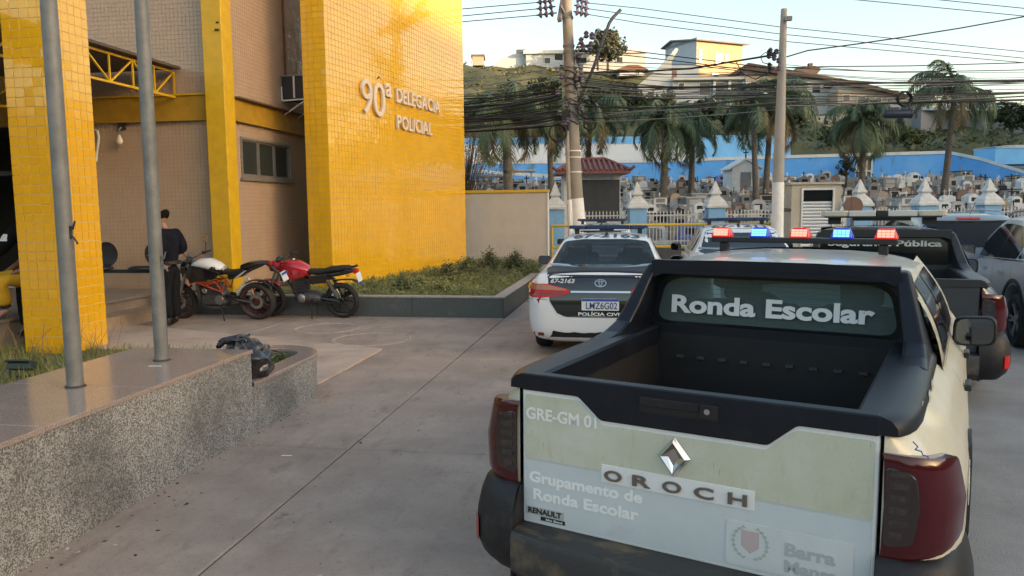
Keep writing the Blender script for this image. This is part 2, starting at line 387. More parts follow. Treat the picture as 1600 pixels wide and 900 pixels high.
# ------------------------------------------------------------------ tall yellow slab with the lettering
SA = R(10); SU = Vector((sin(SA), cos(SA), 0)); SN = Vector((cos(SA), -sin(SA), 0)); SZ = .26
P0 = gz(521, 451.5, SZ)                                   # near corner of the lettered face
SL = 6.75; SH = 8.4; ST = .52
slab = thing('tiled_wall_slab', 'tall yellow tiled wall slab carrying the white police station lettering', 'wall', P0)
b = MB(); b.prism([-SN*.008+SU*.008, -SN*.008+SU*SL, -SN*ST+SU*SL, -SN*ST+SU*.008], (0,0,SH)); b.build('core', M_GROUTY, slab)
b = MB(); tile_mb(b, -SN*.008, SU, (0,0,1), SN, SL, SH, .118, .116, .004, .007, .0003)
tile_mb(b, -SN*ST+SU*.008, SN, (0,0,1), -SU, ST, SH, .118, .116, .004, .007, .0008)
tag(b.build('tile_cladding', M_YTILE2, slab), kind='stuff')
def on_slab(x, y):
    r = ray(x, y); k = (P0-CAMP).dot(SN)/r.dot(SN); p = CAMP+r*k - P0; return p.dot(SU), p.z
M_LET = mat('cream_letters', (.72,.60,.46), .45, noise=.05, nscale=6)
M_LETS = mat('letter_edge', (.30,.18,.10), .6)
let = thing('wall_lettering', 'raised cream letters of the police station name on the yellow slab', 'sign', P0)
def slab_word(s, boxes_u, z0, z1, bold, slope=0):
    for ch, (a, c) in zip(s, boxes_u):
        if ch == ' ': continue
        for (m, nn, dd, o2) in ((M_LET, 'letter', .06, .012),):
            flat_text(ch, nn, SU*a+Vector((0,0,z0))+SN*o2, SU, Vector((0,0,1)), SN, c-a, z1-z0, m, let, .055, bold)
def spread(s, a, c, gap=.16):
    ws = [text_geo(k, .02)[2] if k != ' ' else .3 for k in s]; tot = sum(ws)+gap*(len(s)-1)*.6; k = (c-a)/tot; out = []; x = a
    for wd in ws: out.append((x, x+wd*k)); x += (wd+gap*.6)*k
    return out
u9a, zt = on_slab(560.5, 121); u9b, _ = on_slab(578, 150); _, zb9 = on_slab(566, 177); u0a, _ = on_slab(580, 150); u0b, _ = on_slab(598, 150); _, zb0 = on_slab(590, 183)
slab_word('90', [(u9a, u9b), (u0a, u0b)], (zb9+zb0)/2, zt, .0)
uaa, zaa = on_slab(599, 151); uab, zab = on_slab(608, 132); slab_word('a', [(uaa, uab)], zaa, zab, .02)
ud0, zd1 = on_slab(616, 137.5); _, zd0 = on_slab(616, 159.5); ud1, _ = on_slab(684, 168); slab_word('DELEGACIA', spread('DELEGACIA', ud0, ud1), zd0, zd1, .02)
up0, zp1 = on_slab(617, 179.5); _, zp0 = on_slab(617, 201); up1, _ = on_slab(672, 205); slab_word('POLICIAL', spread('POLICIAL', up0, up1), zp0, zp1, .02)
b = MB(); uo, zo = on_slab(589, 125)
b.tube([SU*uo+Vector((0,0,zo+.02))+SN*.01, SU*uo+Vector((0,0,zo+.07))+SN*.05, SU*(uo+.06)+Vector((0,0,zo+.04))+SN*.05], .012, 6); b.build('hook', M_DARK, let)
# ------------------------------------------------------------------ police station
WX, WY, BH = -7.17, 12.9, 8.6
st = thing('police_station', 'beige tiled police station with yellow corner post and floor beams', 'building', (WX, WY, 0))
O2 = Vector((WX, WY, 0))
def B(*p): return Vector(p)-O2
b = MB()                                                   # walls with their openings (door at the left, window at the right)
T = .2
DX0, DX1 = -15.0, -11.35
for (x0, x1, z0, z1) in ((DX1, WX-.02, -.05, 3.41), (DX1, WX-.02, 3.86, BH), (-18, DX1, 3.41, BH), (-18, DX0, -.05, 3.41)):
    b.bb(B(x0, WY+.012, z0), B(x1, WY+T, z1))
b.bb(B(DX1, WY+.03, 3.40), B(WX-.02, WY+T, 3.87))
WY0, WY1, WZ0, WZ1 = 13.28, 15.36, 2.40, 3.15
for (y0, y1, z0, z1) in ((WY+.02, WY0, 0, BH), (WY1, 22, 0, BH), (WY0, WY1, 0, WZ0), (WY0, WY1, WZ1, BH)):
    b.bb(B(WX-T, y0, z0), B(WX-.012, y1, z1))
b.bb(B(-18, 22, 0), B(WX-.02, 22.2, BH)); b.bb(B(-18, WY, BH), B(WX, 22.2, BH+.2))
b.build('wall', M_GROUTB, st)
b = MB()
tile_mb(b, B(WX-4.2,WY+.012,.35), (1,0,0), (0,0,1), (0,-1,0), 4.0, 3.06, .075, .075, .003, .006, .0005)
tile_mb(b, B(WX-5.6,WY+.012,3.86), (1,0,0), (0,0,1), (0,-1,0), 5.4, 4.6, .075, .075, .003, .006, .0005)
tile_mb(b, B(WX-.012,WY+.1,.3), (0,1,0), (0,0,1), (1,0,0), 5.6, 3.11, .076, .075, .003, .006, .0004, skip=lambda u, v: WY0-WY-.1 < u < WY1-WY-.1 and WZ0-.3 < v < WZ1-.3)
tile_mb(b, B(WX-.012,WY+.1,3.86), (0,1,0), (0,0,1), (1,0,0), 5.6, 4.6, .076, .075, .003, .006, .0004)
tag(b.build('wall_tile', M_BTILE, st), kind='stuff')
b = MB(); b.bb(B(WX-6.5, WY-.05, 3.41), B(WX-.31, WY+.03, 3.86)); b.bb(B(WX-6.5, WY-.09, 3.40), B(WX-.31, WY-.05, 3.425)); b.bb(B(WX-6.5, WY-.09, 3.845), B(WX-.31, WY-.05, 3.87), 1); b.build('floor_beam', [M_BROWNP, M_YPAINT], st)
b = MB(); b.bb(B(WX-.02, WY+.15, 3.42), B(WX+.05, 20, 3.80)); b.bb(B(WX-.02, WY+.15, 3.80), B(WX+.16, 20, 3.83), 1); b.bb(B(WX-.02, WY+.15, 3.395), B(WX+.09, 20, 3.42)); b.build('floor_beam', [M_BROWNP, mat('brown_edge', (.12,.075,.05), .6)], st)
b = MB(); b.bb(B(WX-.31, WY-.20, -.05), B(WX+.06, WY+.15, BH)); b.build('corner_post', M_YPAINT, st, bevel=.012)
b = MB(); b.bb(B(WX-.03,WY-.21,5.02), B(WX+.02,WY-.195,5.05)); b.build('post_hook', M_DARK, st)
b = MB(); b.bb(B(WX-.05,WY-.23,4.9), B(WX+.02,WY-.195,4.925)); b.build('post_hook', M_DARK, st)
wf = MB(); fr = .045; x0, x1 = WX-.09, WX+.02
for (y0, y1, z0, z1) in ((WY0,WY1,WZ0,WZ0+fr),(WY0,WY1,WZ1-fr,WZ1),(WY0,WY0+fr,WZ0+fr,WZ1-fr),(WY1-fr,WY1,WZ0+fr,WZ1-fr)): wf.bb(B(x0,y0,z0), B(x1,y1,z1))
wf.bb(B(WX-.02,WY0-.05,WZ0-.05), B(WX+.06,WY1+.05,WZ0-.003))
win = wf.build('window', M_ALU, st)
for k in range(3):
    a = WY0+fr+.01+(WY1-WY0-2*fr)*k/3; c = a+(WY1-WY0-2*fr)/3-.02
    m = MB(); q = .03
    for (y0, y1, z0, z1) in ((a,c,WZ0+fr+.003,WZ0+fr+q),(a,c,WZ1-fr-q,WZ1-fr-.003),(a,a+q,WZ0+fr+q,WZ1-fr-q),(c-q,c,WZ0+fr+q,WZ1-fr-q)): m.bb(B(WX-.05,y0,z0), B(WX-.012,y1,z1))
    m.build('sash', M_ALU, win)
    m = MB(); m.bb(B(WX-.042,a+q,WZ0+fr+q), B(WX-.034,c-q,WZ1-fr-q)); m.build('pane', M_GLASSD, win)
# dark hall behind the doorway
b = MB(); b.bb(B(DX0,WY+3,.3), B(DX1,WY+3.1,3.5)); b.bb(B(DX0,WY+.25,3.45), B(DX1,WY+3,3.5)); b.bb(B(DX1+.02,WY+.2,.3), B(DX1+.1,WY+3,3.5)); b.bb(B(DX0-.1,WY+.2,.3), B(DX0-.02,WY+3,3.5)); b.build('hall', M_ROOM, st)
b = MB(); b.bb(B(DX1-.08,WY+.02,.35), B(DX1-.002,WY+.12,3.40)); b.bb(B(DX1-1.3,WY+.04,.35), B(DX1-1.22,WY+.10,3.40)); b.bb(B(DX0,WY+.03,2.5), B(DX1-.08,WY+.11,2.58)); b.build('door_frame', M_DARK, st)
# plinth with two steps
b = MB(); b.bb(B(-17,8.62,-.05), B(-8.3,WY-.002,.345)); b.build('plinth', mat('plinth_tile', (.30,.24,.19), .35, noise=.15, nscale=5), st)
M_STEP = mat('step_tile', (.34,.26,.19), .4, noise=.14, nscale=6)
b = MB(); b.bb(B(-17,8.58,.345), B(-8.26,WY-.1,.385)); b.build('plinth_slab', mat('plinth_top', (.27,.22,.19), .3, noise=.18, nscale=7), st, bevel=.006)
for k in range(5):
    y0 = 9.24+k*.73; b = MB(); b.bb(B(-8.298,y0+.004,-.05), B(-7.9,y0+.726,.165)); b.bb(B(-8.298,y0+.004,.165), B(-7.88,y0+.726,.19)); b.build('step_block', M_STEP, st, bevel=.004)
# canopy with its trusses
ct = MB(); ct.bb(B(-16,5.5,4.30), B(-8.0,WY-.06,4.345)); can = ct.build('canopy_roof', mat('canopy_sheet', (.10,.075,.06), .7), st)
def truss(a, c, z0, z1, nb, name='truss', r=.025):
    a, c = Vector(a), Vector(c); b = MB()
    for z in (z0, z1): b.tube([a+Vector((0,0,z)), c+Vector((0,0,z))], r, 4)
    tr = b.build(name, M_YPAINT, st)
    for i in range(nb):
        p, q = a.lerp(c, i/nb), a.lerp(c, (i+1)/nb)
        for (s, e) in (((p, z0), (p, z1)) if i % 2 == 0 else ((p, z0+.001), (p, z1)), ((p, z0), (q, z1)) if i % 2 else ((p, z1), (q, z0))):
            m = MB(); m.tube([s[0]+Vector((0,0,s[1])), e[0]+Vector((0,0,e[1]))], r*.72, 4); m.build('brace', M_YPAINT, tr)
    m = MB(); m.tube([c+Vector((0,0,z0)), c+Vector((0,0,z1))], r*.8, 4); m.build('brace', M_YPAINT, tr)
truss(B(-8.15,6.0,0), B(-8.15,12.85,0), 3.82, 4.26, 12)
truss(B(-11.6,6.0,0), B(-11.6,12.85,0), 3.82, 4.26, 12)
truss(B(-15.2,9.6,0), B(-9.7,11.2,0), 3.50, 3.95, 8)
b = MB(); b.bb(B(-15.5,9.9,3.0), B(-9.6,10.0,3.45)); b.build('fascia', M_YPAINT, st)
# ------------------------------------------------------------------ fittings on the station
t = thing('air_conditioner', 'old window air conditioner on a white bracket on the beige tiled wall', 'air conditioner', (WX+.02, 15.35, 4.0))
b = MB(); b.bb((.0,-.30,.06), (.50,.36,.50)); b.build('casing', M_DARK, t, bevel=.012)
b = MB(); b.bb((-.02,-.32,.50), (.54,.38,.53)); b.build('hood', M_ALU, t)
b = MB(); b.bb((.24,-.315,.07), (.275,-.302,.5)); b.bb((.46,-.315,.07), (.49,-.302,.5)); b.build('side_bar', M_WHITE, t)
b = MB()
for k in range(7): b.bb((.502,-.26,.12+k*.05), (.512,.32,.14+k*.05))
b.build('grille', M_ALU, t)
b = MB()
for y in (-.30,.32): b.tube([(0,y,.02),(.56,y,.045)], .02, 4); b.tube([(0,y,-.28),(.5,y,.02)], .016, 4)
b.tube([(.54,-.34,.045),(.54,.38,.045)], .02, 4); b.tube([(-.003,-.32,.3),(-.003,-.32,.02)], .016, 4); b.build('bracket', M_WHITE, t)
b = MB(); b.tube([(WX+.025,15.22,8.4),(WX+.025,15.22,4.56)], .026, 6); tag(b.build('conduit', mat('rusty_conduit', (.16,.075,.05), .7, noise=.3, nscale=6)), 'thin rusty conduit running down the tiled wall to the air conditioner', 'pipe')
p = CAMP+ray(192,200)*((WY-CAMP.y)/ray(192,200).y)
t = thing('wall_lamp', 'bare bulb wall lamp with a black base under the floor beam', 'lamp', (p.x, WY, p.z))
b = MB(); b.box((0,-.025,.03), (.15,.05,.12)); b.build('base', M_DARK, t, bevel=.006)
b = MB(); b.tube([(0,-.05,.0),(0,-.11,-.04),(0,-.11,-.13)], .018, 6); b.build('arm', M_STEEL, t)
b = MB(); b.lathe([(.018,0),(.026,-.03),(.05,-.09),(.055,-.13),(.04,-.165),(.001,-.18)], 12, (0,-.11,-.13)); b.build('bulb', mat('bulb_glass', (.72,.66,.58), .15, spec=.6), t, smooth=True)
b = MB(); q = CAMP+ray(153,205)*((WY-CAMP.y)/ray(153,205).y)
b.tube([(q.x-.04,WY-.03,q.z+.02),(q.x+.03,WY-.05,q.z),(q.x+.05,WY-.05,q.z-.12),(q.x-.05,WY-.04,q.z-.55)], .022, 6); tag(b.build('bent_pipe', M_WHITE), 'short bent white pipe on the beige wall beside the tiled pillar', 'pipe')
# bench of black shell seats near the wall
def yplane(x, y, Y): r = ray(x, y); return CAMP+r*((Y-CAMP.y)/r.y)
q0, q1 = yplane(138,423,12.1), yplane(262,421,12.1)
t = thing('waiting_bench', 'row of black shell seats on a steel beam against the beige wall', 'bench', (q0.x, 12.1, .385))
hz = (q0.z+q1.z)/2-.385; Lb = q1.x-q0.x
b = MB(); b.bb((-.6,-.03,hz-.05), (Lb+.6,.03,hz+.01)); b.build('beam', M_BLACK, t)
for x in (-.4, Lb+.4):
    b = MB(); b.tube([(x,0,0),(x,0,hz-.05)], .025, 6); b.tube([(x,-.25,.02),(x,.25,.02)], .02, 6); b.build('leg', M_BLACK, t)
for (sx, bx) in ((yplane(157,400,12.1).x-q0.x, 0), (yplane(234,400,12.1).x-q0.x, 1)):
    b = MB(); n = 16
    for k, (s, y) in enumerate(((1,.0),(1,.03))): pass
    b.lathe([(.001,.03),(.14,.025),(.2,.01),(.215,-.01),(.2,.0),(.14,.012),(.001,.016)], 20, (sx,.18,hz+.27), 'Y'); b.build('backrest', M_BLACK, t, smooth=True)
    b = MB(); b.tube([(sx,.19,hz+.1),(sx,.06,hz-.01)], .02, 6); b.build('back_bracket', M_BLACK, t)
    sxx = sx if not bx else yplane(222,415,12.1).x-q0.x
    b = MB(); b.lathe([(.001,.075),(.16,.07),(.21,.045),(.225,.02),(.18,.012),(.001,.012)], 20, (sxx,-.02,hz)); b.build('seat', mat('seat_pad', (.02,.022,.03), .5), t, smooth=True)
# ------------------------------------------------------------------ granite walls
gw = thing('granite_wall', 'thick grey granite wall with a polished brown top at lower left', 'wall', (-3.53, 4.2, 0))
GO = Vector((-3.53, 4.2, 0)); G = lambda *p: Vector(p)-GO
b = MB(); b.bb(G(-4.0,1.2,-.05), G(-3.05,5.60,.652)); b.build('core', M_GRAN, gw)
ys = [1.2, 2.78, 4.2, 5.63]
for a, c in zip(ys, ys[1:]):
    m = MB(); m.bb(G(-3.05,a+.002,-.03), G(-3.03,c-.002,.652)); m.build('granite_panel', M_GRAN, gw, bevel=.002)
    m = MB(); m.bb(G(-4.02,a+.002,-.03), G(-4.0,c-.002,.652)); m.build('granite_panel', M_GRAN, gw)
m = MB(); m.bb(G(-3.998,5.602,-.03), G(-3.052,5.63,.652)); m.build('granite_panel', M_GRAN, gw)
ys = [1.2, 1.9, 2.62, 3.45, 4.33, 5.2, 5.642]
for a, c in zip(ys, ys[1:]):
    m = MB(); m.bb(G(-4.04,a+.0015,.652), G(-3.018,c-.0015,.682)); m.build('top_slab', [M_GTOP], gw, bevel=.003)
lp = thing('granite_planter', 'low rounded granite planter ring with a polished rim at the end of the granite wall', 'planter', (-3.53, 6.5, 0))
LO = Vector((-3.53, 6.5, 0)); LYC = 6.78; LR = .5
def stad(r, z, n=20):
    pts = [Vector((-3.53+r, 5.629, z))-LO] + [Vector((-3.53+r*cos(a), LYC+r*sin(a), z))-LO for a in [pi*i/n for i in range(n+1)]] + [Vector((-3.53-r, 5.629, z))-LO]
    return pts
b = MB(); b.grid([stad(LR,-.03), stad(LR,.385)]); b.grid([stad(.33,.2), stad(.33,.385)]); b.build('side', M_GRAN, lp, smooth=False, auto=30)
b = MB(); b.grid([stad(LR-.01,.385), stad(LR+.014,.386), stad(LR+.014,.412), stad(LR+.008,.417), stad(.326,.417), stad(.32,.41), stad(.32,.385)]); b.build('rim', M_GTOP, lp, auto=30)
b = MB(); b.add(stad(.332,.30), [tuple(range(len(stad(.33,.3))))]); b.build('soil', M_EARTH, lp)
for k, (sx, yb) in enumerate(((-1, 0), )):
    pass
# ------------------------------------------------------------------ dark planter by the yellow slab
kp = thing('long_planter', 'long dark stone planter with weeds in front of the yellow slab', 'planter', (-2.13, 12.25, 0))
KO = Vector((-2.13, 12.25, 0)); K = lambda *p: Vector(p)-KO
b = MB(); b.bb(K(-8.6,12.27,-.03), K(-2.15,12.41,.325)); b.bb(K(-2.29,12.41,-.03), K(-2.15,22.6,.325)); b.build('core', M_DGRAN, kp)
xs = [-8.6,-7.0,-5.35,-3.68,-2.152]
for a, c in zip(xs, xs[1:]):
    m = MB(); m.bb(K(a+.003,12.25,-.03), K(c-.003,12.27,.325)); m.build('stone_panel', M_DGRAN, kp, bevel=.003)
    m = MB(); m.bb(K(a+.001,12.235,.325), K(c-.001,12.43,.35)); m.build('coping', M_KERBTOP, kp, bevel=.004)
ys = [12.25,13.9,15.55,17.2,18.9,20.7,22.6]
for a, c in zip(ys, ys[1:]):
    m = MB(); m.bb(K(-2.15,a+.003,-.03), K(-2.13,c-.003,.325)); m.build('stone_panel', M_DGRAN, kp, bevel=.003)
    m = MB(); m.bb(K(-2.31,max(a,12.432)+.001,.325), K(-2.115,c-.001,.35)); m.build('coping', M_KERBTOP, kp, bevel=.004)
b = MB(); b.bb(K(-2.15,12.236,.325), K(-2.115,12.43,.349)); b.build('coping', M_KERBTOP, kp)
b = MB(); b.bb(K(-8.6,12.41,-.02), K(-2.29,22.6,SZ+.015)); b.build('soil', M_EARTH, kp)
# beige boundary wall with its yellow coping
bw = thing('boundary_wall', 'plain beige rendered wall with a thin yellow coping behind the weeds', 'wall', (-4.5, 21.3, 0))
b = MB(); b.bb((-2.2,0,.1), (2.06,.16,2.22)); b.build('render_face', M_CHAP, bw)
b = MB(); b.bb((-2.2,-.04,2.22), (2.1,.20,2.30)); b.build('coping', mat('coping_yellow', (.55,.36,.03), .5), bw, bevel=.008)
b = MB(); b.bb((2.06,-.02,.1), (2.085,.18,2.22)); b.build('edge_strip', M_WHITE, bw)
# flag poles
for x, y, lbl in ((118,604,'nearer grey steel flagpole on the granite wall, in front of the yellow pillar'), (253,563,'farther grey steel flagpole on the granite wall, beside the officer')):
    p = gz(x, y, .682); t = thing('flagpole', lbl, 'pole', p, 0, 'flagpoles on the granite wall')
    b = MB(); b.tube([(0,0,-.01),(0,0,1.5),(0,0,4.2),(-.0,0,6.5)], .05, 20, rs=[.049,.048,.046,.04]); b.build('shaft', M_STEEL, t, auto=40)
    b = MB(); b.lathe([(.062,-.001),(.062,.006),(.05,.012)], 20); b.build('base_ring', mat('rust_ring', (.06,.05,.045), .8), t)
    dz = p.z; cz = {118: at(118,380,1), 253: at(262,385,1)}[x]
    hgt = .68+.0
    b = MB(); z = 1.0 if x == 118 else .76
    b.tube([(.048,-.01,z),(.075,-.02,z),(.10,-.03,z+.05)], .006, 6); b.tube([(.048,-.01,z-.04),(.075,-.02,z-.05),(.11,-.03,z-.09)], .006, 6); b.tube([(.047,-.01,z-.06),(.056,-.012,z+.02)], .008, 6)
    b.build('cleat', M_DARK if x == 118 else M_STEEL, t)
# floodlight lying in the grass
p = gz(40,572,.1)
t = thing('floodlight', 'dark green ground floodlight box in the grass behind the granite wall', 'floodlight', gz(35,575,.12), R(8))
b = MB(); b.box((0,0,.03), (.26,.12,.10), rot=Matrix.Rotation(R(-20),3,'X')); b.build('housing', mat('green_metal', (.03,.045,.04), .5), t, bevel=.01)
b = MB(); b.box((0,-.05,.075), (.25,.10,.02), rot=Matrix.Rotation(R(-35),3,'X')); b.build('visor', mat('green_metal', (.03,.045,.04), .5), t, bevel=.004)
b = MB(); b.tube([(-.14,0,.03),(-.14,.0,-.09),(.14,0,-.09),(.14,0,.03)], .008, 6); b.build('bracket', M_DARK, t)
# scraps of paper
for (x, y, z, lbl, s) in ((242,572,.686,'small white paper strip lying on the polished granite top',.09),(448,712,.004,'small white scrap of paper on the pavement near the granite wall',.08)):
    p = gz(x, y, z); b = MB(); b.box((0,0,0), (s,.02,.002), rot=Matrix.Rotation(R(6),3,'Z')); o = b.build('paper_scrap', M_WHITE); o.location = p; tag(o, lbl, 'litter')
# ================================================================== vehicle materials
def glass_mat(name, tint, dust_sheen=.12, refl=1.0, rough=.02):
    if name in MATS: return MATS[name]
    m = bpy.data.materials.new(name); m.use_nodes = True; t = m.node_tree; t.nodes.clear()
    o = t.nodes.new('ShaderNodeOutputMaterial'); tr = t.nodes.new('ShaderNodeBsdfTransparent'); tr.inputs[0].default_value = (*tint, 1)
    gl = t.nodes.new('ShaderNodeBsdfGlossy'); gl.inputs['Roughness'].default_value = rough
    df = t.nodes.new('ShaderNodeBsdfDiffuse'); df.inputs[0].default_value = (.20,.28,.29,1)  # teal film: slight dust, with sky reflection painted into the glass colour
    fr = t.nodes.new('ShaderNodeFresnel'); fr.inputs[0].default_value = 1.5
    mu = t.nodes.new('ShaderNodeMath'); mu.operation = 'MULTIPLY'; mu.inputs[1].default_value = refl; mu.use_clamp = True
    a = t.nodes.new('ShaderNodeMixShader'); b = t.nodes.new('ShaderNodeMixShader'); a.inputs[0].default_value = dust_sheen
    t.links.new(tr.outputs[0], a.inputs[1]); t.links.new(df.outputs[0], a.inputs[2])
    t.links.new(fr.outputs[0], mu.inputs[0]); t.links.new(mu.outputs[0], b.inputs[0]); t.links.new(a.outputs[0], b.inputs[1]); t.links.new(gl.outputs[0], b.inputs[2])
    t.links.new(b.outputs[0], o.inputs[0]); MATS[name] = m; return m
M_TYRE = mat('tyre_rubber', (.022,.021,.020), .8, noise=.25, nscale=30, bump=.1)
M_RIM = mat('alloy_rim', (.45,.45,.46), .35, metal=.8)
M_CHROME = mat('chrome', (.55,.56,.57), .16, metal=1)
M_VINYL = mat('aged_cream_vinyl', (.52,.52,.38), .42, coat=.25, crough=.2, col2=(.62,.64,.52), nscale=2.2)
mix_layer(M_VINYL, 1, (.70,.69,.63), .46, .75, .65, (3, 1, 5)); mix_layer(M_VINYL, 95, (.36,.32,.22), .05, .0, .22, (1, 1, .8), kind='crack'); mix_layer(M_VINYL, 26, (.13,.10,.07), .69, .73, .6, (2.4, 1, .26), detail=2); mix_layer(M_VINYL, 14, (.40,.33,.17), .55, .75, .4, (1.6, 1, .35))
M_VINYL_LOW = mat('pale_lower_paint', (.55,.60,.61), .38, coat=.3, crough=.15, col2=(.62,.67,.68), nscale=3)
mix_layer(M_VINYL_LOW, 2.2, (.38,.36,.42), .55, .78, .55, (1.2, 1, 2))
M_TRUCKW = mat('truck_white', (.80,.80,.78), .32, coat=.5, noise=.05, nscale=5)
M_TBODY = mat('cream_body', (.60,.56,.42), .36, coat=.4, crough=.1, col2=(.67,.64,.52), nscale=3.5)
mix_layer(M_TBODY, 60, (.38,.33,.24), .05, .0, .3, kind='crack')
M_PLAST = mat('black_bumper', (.017,.017,.019), .5, spec=.35, noise=.2, nscale=14, bump=.05)
mix_layer(M_PLAST, 5, (.11,.095,.075), .55, .75, .35)
M_STEP = mat('bumper_step', (.035,.034,.034), .5, bump=.1, bscale=40)
mix_layer(M_STEP, 3.5, (.20,.14,.08), .50, .68, .75, (1, 2, 1))
M_SATIN = mat('satin_black', (.006,.008,.014), .42, spec=.35, noise=.2, nscale=8)
mix_layer(M_SATIN, 6, (.06,.06,.06), .55, .8, .22)
M_LINER = mat('bed_liner', (.010,.010,.011), .6, bump=.05, bscale=70)
M_REDL = mat('red_lens', (.060,.003,.006), .14, coat=.3, spec=.4)
M_REDL2 = mat('bright_red_lens', (.55,.010,.008), .18, spec=.3, coat=.25)
M_SMOKE = mat('smoked_lens', (.018,.010,.011), .1, coat=1)
M_CLEARL = mat('clear_lens', (.55,.50,.48), .15, coat=1)
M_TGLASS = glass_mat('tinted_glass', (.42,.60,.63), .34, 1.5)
M_CGLASS = glass_mat('sedan_glass', (.34,.36,.38), .05, .55)
M_DGLASS = mat('car_dark_glass', (.012,.014,.016), .05, spec=.35)
M_INT = mat('car_interior', (.03,.03,.032), .7)
M_WTXT = mat('white_vinyl_letters', (.78,.79,.78), .5)
M_GTXT = mat('grey_vinyl_letters', (.40,.42,.42), .5)
M_FTXT = mat('faded_letters', (.86,.86,.84), .45)
def lamp_mat(name, c, s): return mat(name, tuple(x*.4 for x in c), .2, emit=c, estr=s)
M_LR = lamp_mat('lit_red', (1, .02, .02), .10); M_LRC = lamp_mat('lit_red_core', (1, .30, .22), .55)
M_LB = lamp_mat('lit_blue', (.01, .06, .8), .09); M_LBC = lamp_mat('lit_blue_core', (.18, .50, 1), .55)
M_REDP = mat('red_plastic', (.45,.03,.02), .2, coat=.6); M_BLUP = mat('blue_plastic', (.02,.06,.30), .2, coat=.6)
def wheel(par, p, r, wd, side, rim=M_RIM, spokes=5, style='double'):
    """wheel standing at p (its centre), side=+1 faces +x"""
    t = MB(); h = wd/2
    t.lathe([(r*.63,-h*.8),(r*.80,-h),(r*.93,-h*.96),(r*.985,-h*.75),(r,-h*.3),(r,h*.3),(r*.985,h*.75),(r*.93,h*.96),(r*.80,h),(r*.66,h*.86),(r*.63,h*.6),(r*.63,-h*.8)], 36, p, 'X', caps=False)
    ty = t.build('wheel', M_TYRE, par, auto=40)
    m = MB(); s = side
    m.lathe([(r*.655,s*h*.85),(r*.665,s*h*.93),(r*.63,s*h*.93),(r*.60,s*h*.55),(r*.58,-s*h*.3),(r*.1,-s*h*.3),(.001,-s*h*.3)], 36, p, 'X', caps=False)
    rm = m.build('rim', mat('rim_barrel', (.05,.05,.052), .5, metal=.5), ty, auto=40)
    m = MB()
    for k in range(spokes):
        a0 = 2*pi*k/spokes
        for da in ((-.16, .16) if style == 'double' else (0,)):
            a = a0+da; b0 = a0+da*.5; wv = .10*r if style == 'double' else .17*r
            c0 = Vector((s*h*.72, r*.16*cos(b0), r*.16*sin(b0))); c1 = Vector((s*h*.88, r*.62*cos(a), r*.62*sin(a)))
            d = (c1-c0).normalized(); n = Vector((1,0,0)).cross(d).normalized()*wv*.5; P = Vector(p); q = Vector((s*.02,0,0))
            m.add([P+c0-n-q,P+c0+n-q,P+c1+n*.8-q,P+c1-n*.8-q,P+c0-n,P+c0+n,P+c1+n*.8,P+c1-n*.8], [(0,1,2,3),(4,5,6,7),(0,1,5,4),(1,2,6,5),(2,3,7,6),(3,0,4,7)])
    m.lathe([(r*.20,s*h*.5),(r*.20,s*h*.78),(r*.12,s*h*.84),(.001,s*h*.84)], 18, p, 'X')
    m.build('spokes', rim, rm)
    return ty
def mirror_part(par, p, side, mshell, sz=(.20,.12,.16)):
    b = MB(); n = 10; x, y, z = sz
    rows = []
    for k, (f, yy) in enumerate(((.2,.9),(.62,.8),(.9,.45),(1,.1),(1,-.18),(.92,-.26),(.86,-.22))):
        pts = rpoly([(-x/2*f, -z/2*f), (x/2*f, -z/2*f*.9), (x/2*f, z/2*f), (-x/2*f, z/2*f*.86)], min(x, z)*.3*f, 3)
        rows.append([Vector((a*(1 if side > 0 else -1)+p[0], p[1]+yy*y, c+p[2])) for a, c in pts])
    b.grid(rows, 0, True); b.add(rows[0], [tuple(range(len(rows[0])))])
    b.tube([(p[0]-side*x*.3, p[1]+.3*y, p[2]-z*.32), (p[0]-side*x*.95, p[1]+.55*y, p[2]-z*.5)], .022, 8)
    o = b.build('wing_mirror', mshell, par, auto=50)
    m = MB(); pts = rpoly([(-x/2*.85, -z/2*.85), (x/2*.85, -z/2*.78), (x/2*.85, z/2*.85), (-x/2*.85, z/2*.73)], min(x, z)*.25, 3)
    m.add([Vector((a*side+p[0], p[1]-.20*y, c+p[2])) for a, c in pts], [tuple(range(len(pts)))]); m.build('mirror_glass', mat('mirror_glass', (.16,.17,.18), .03, metal=1), o)
    return o
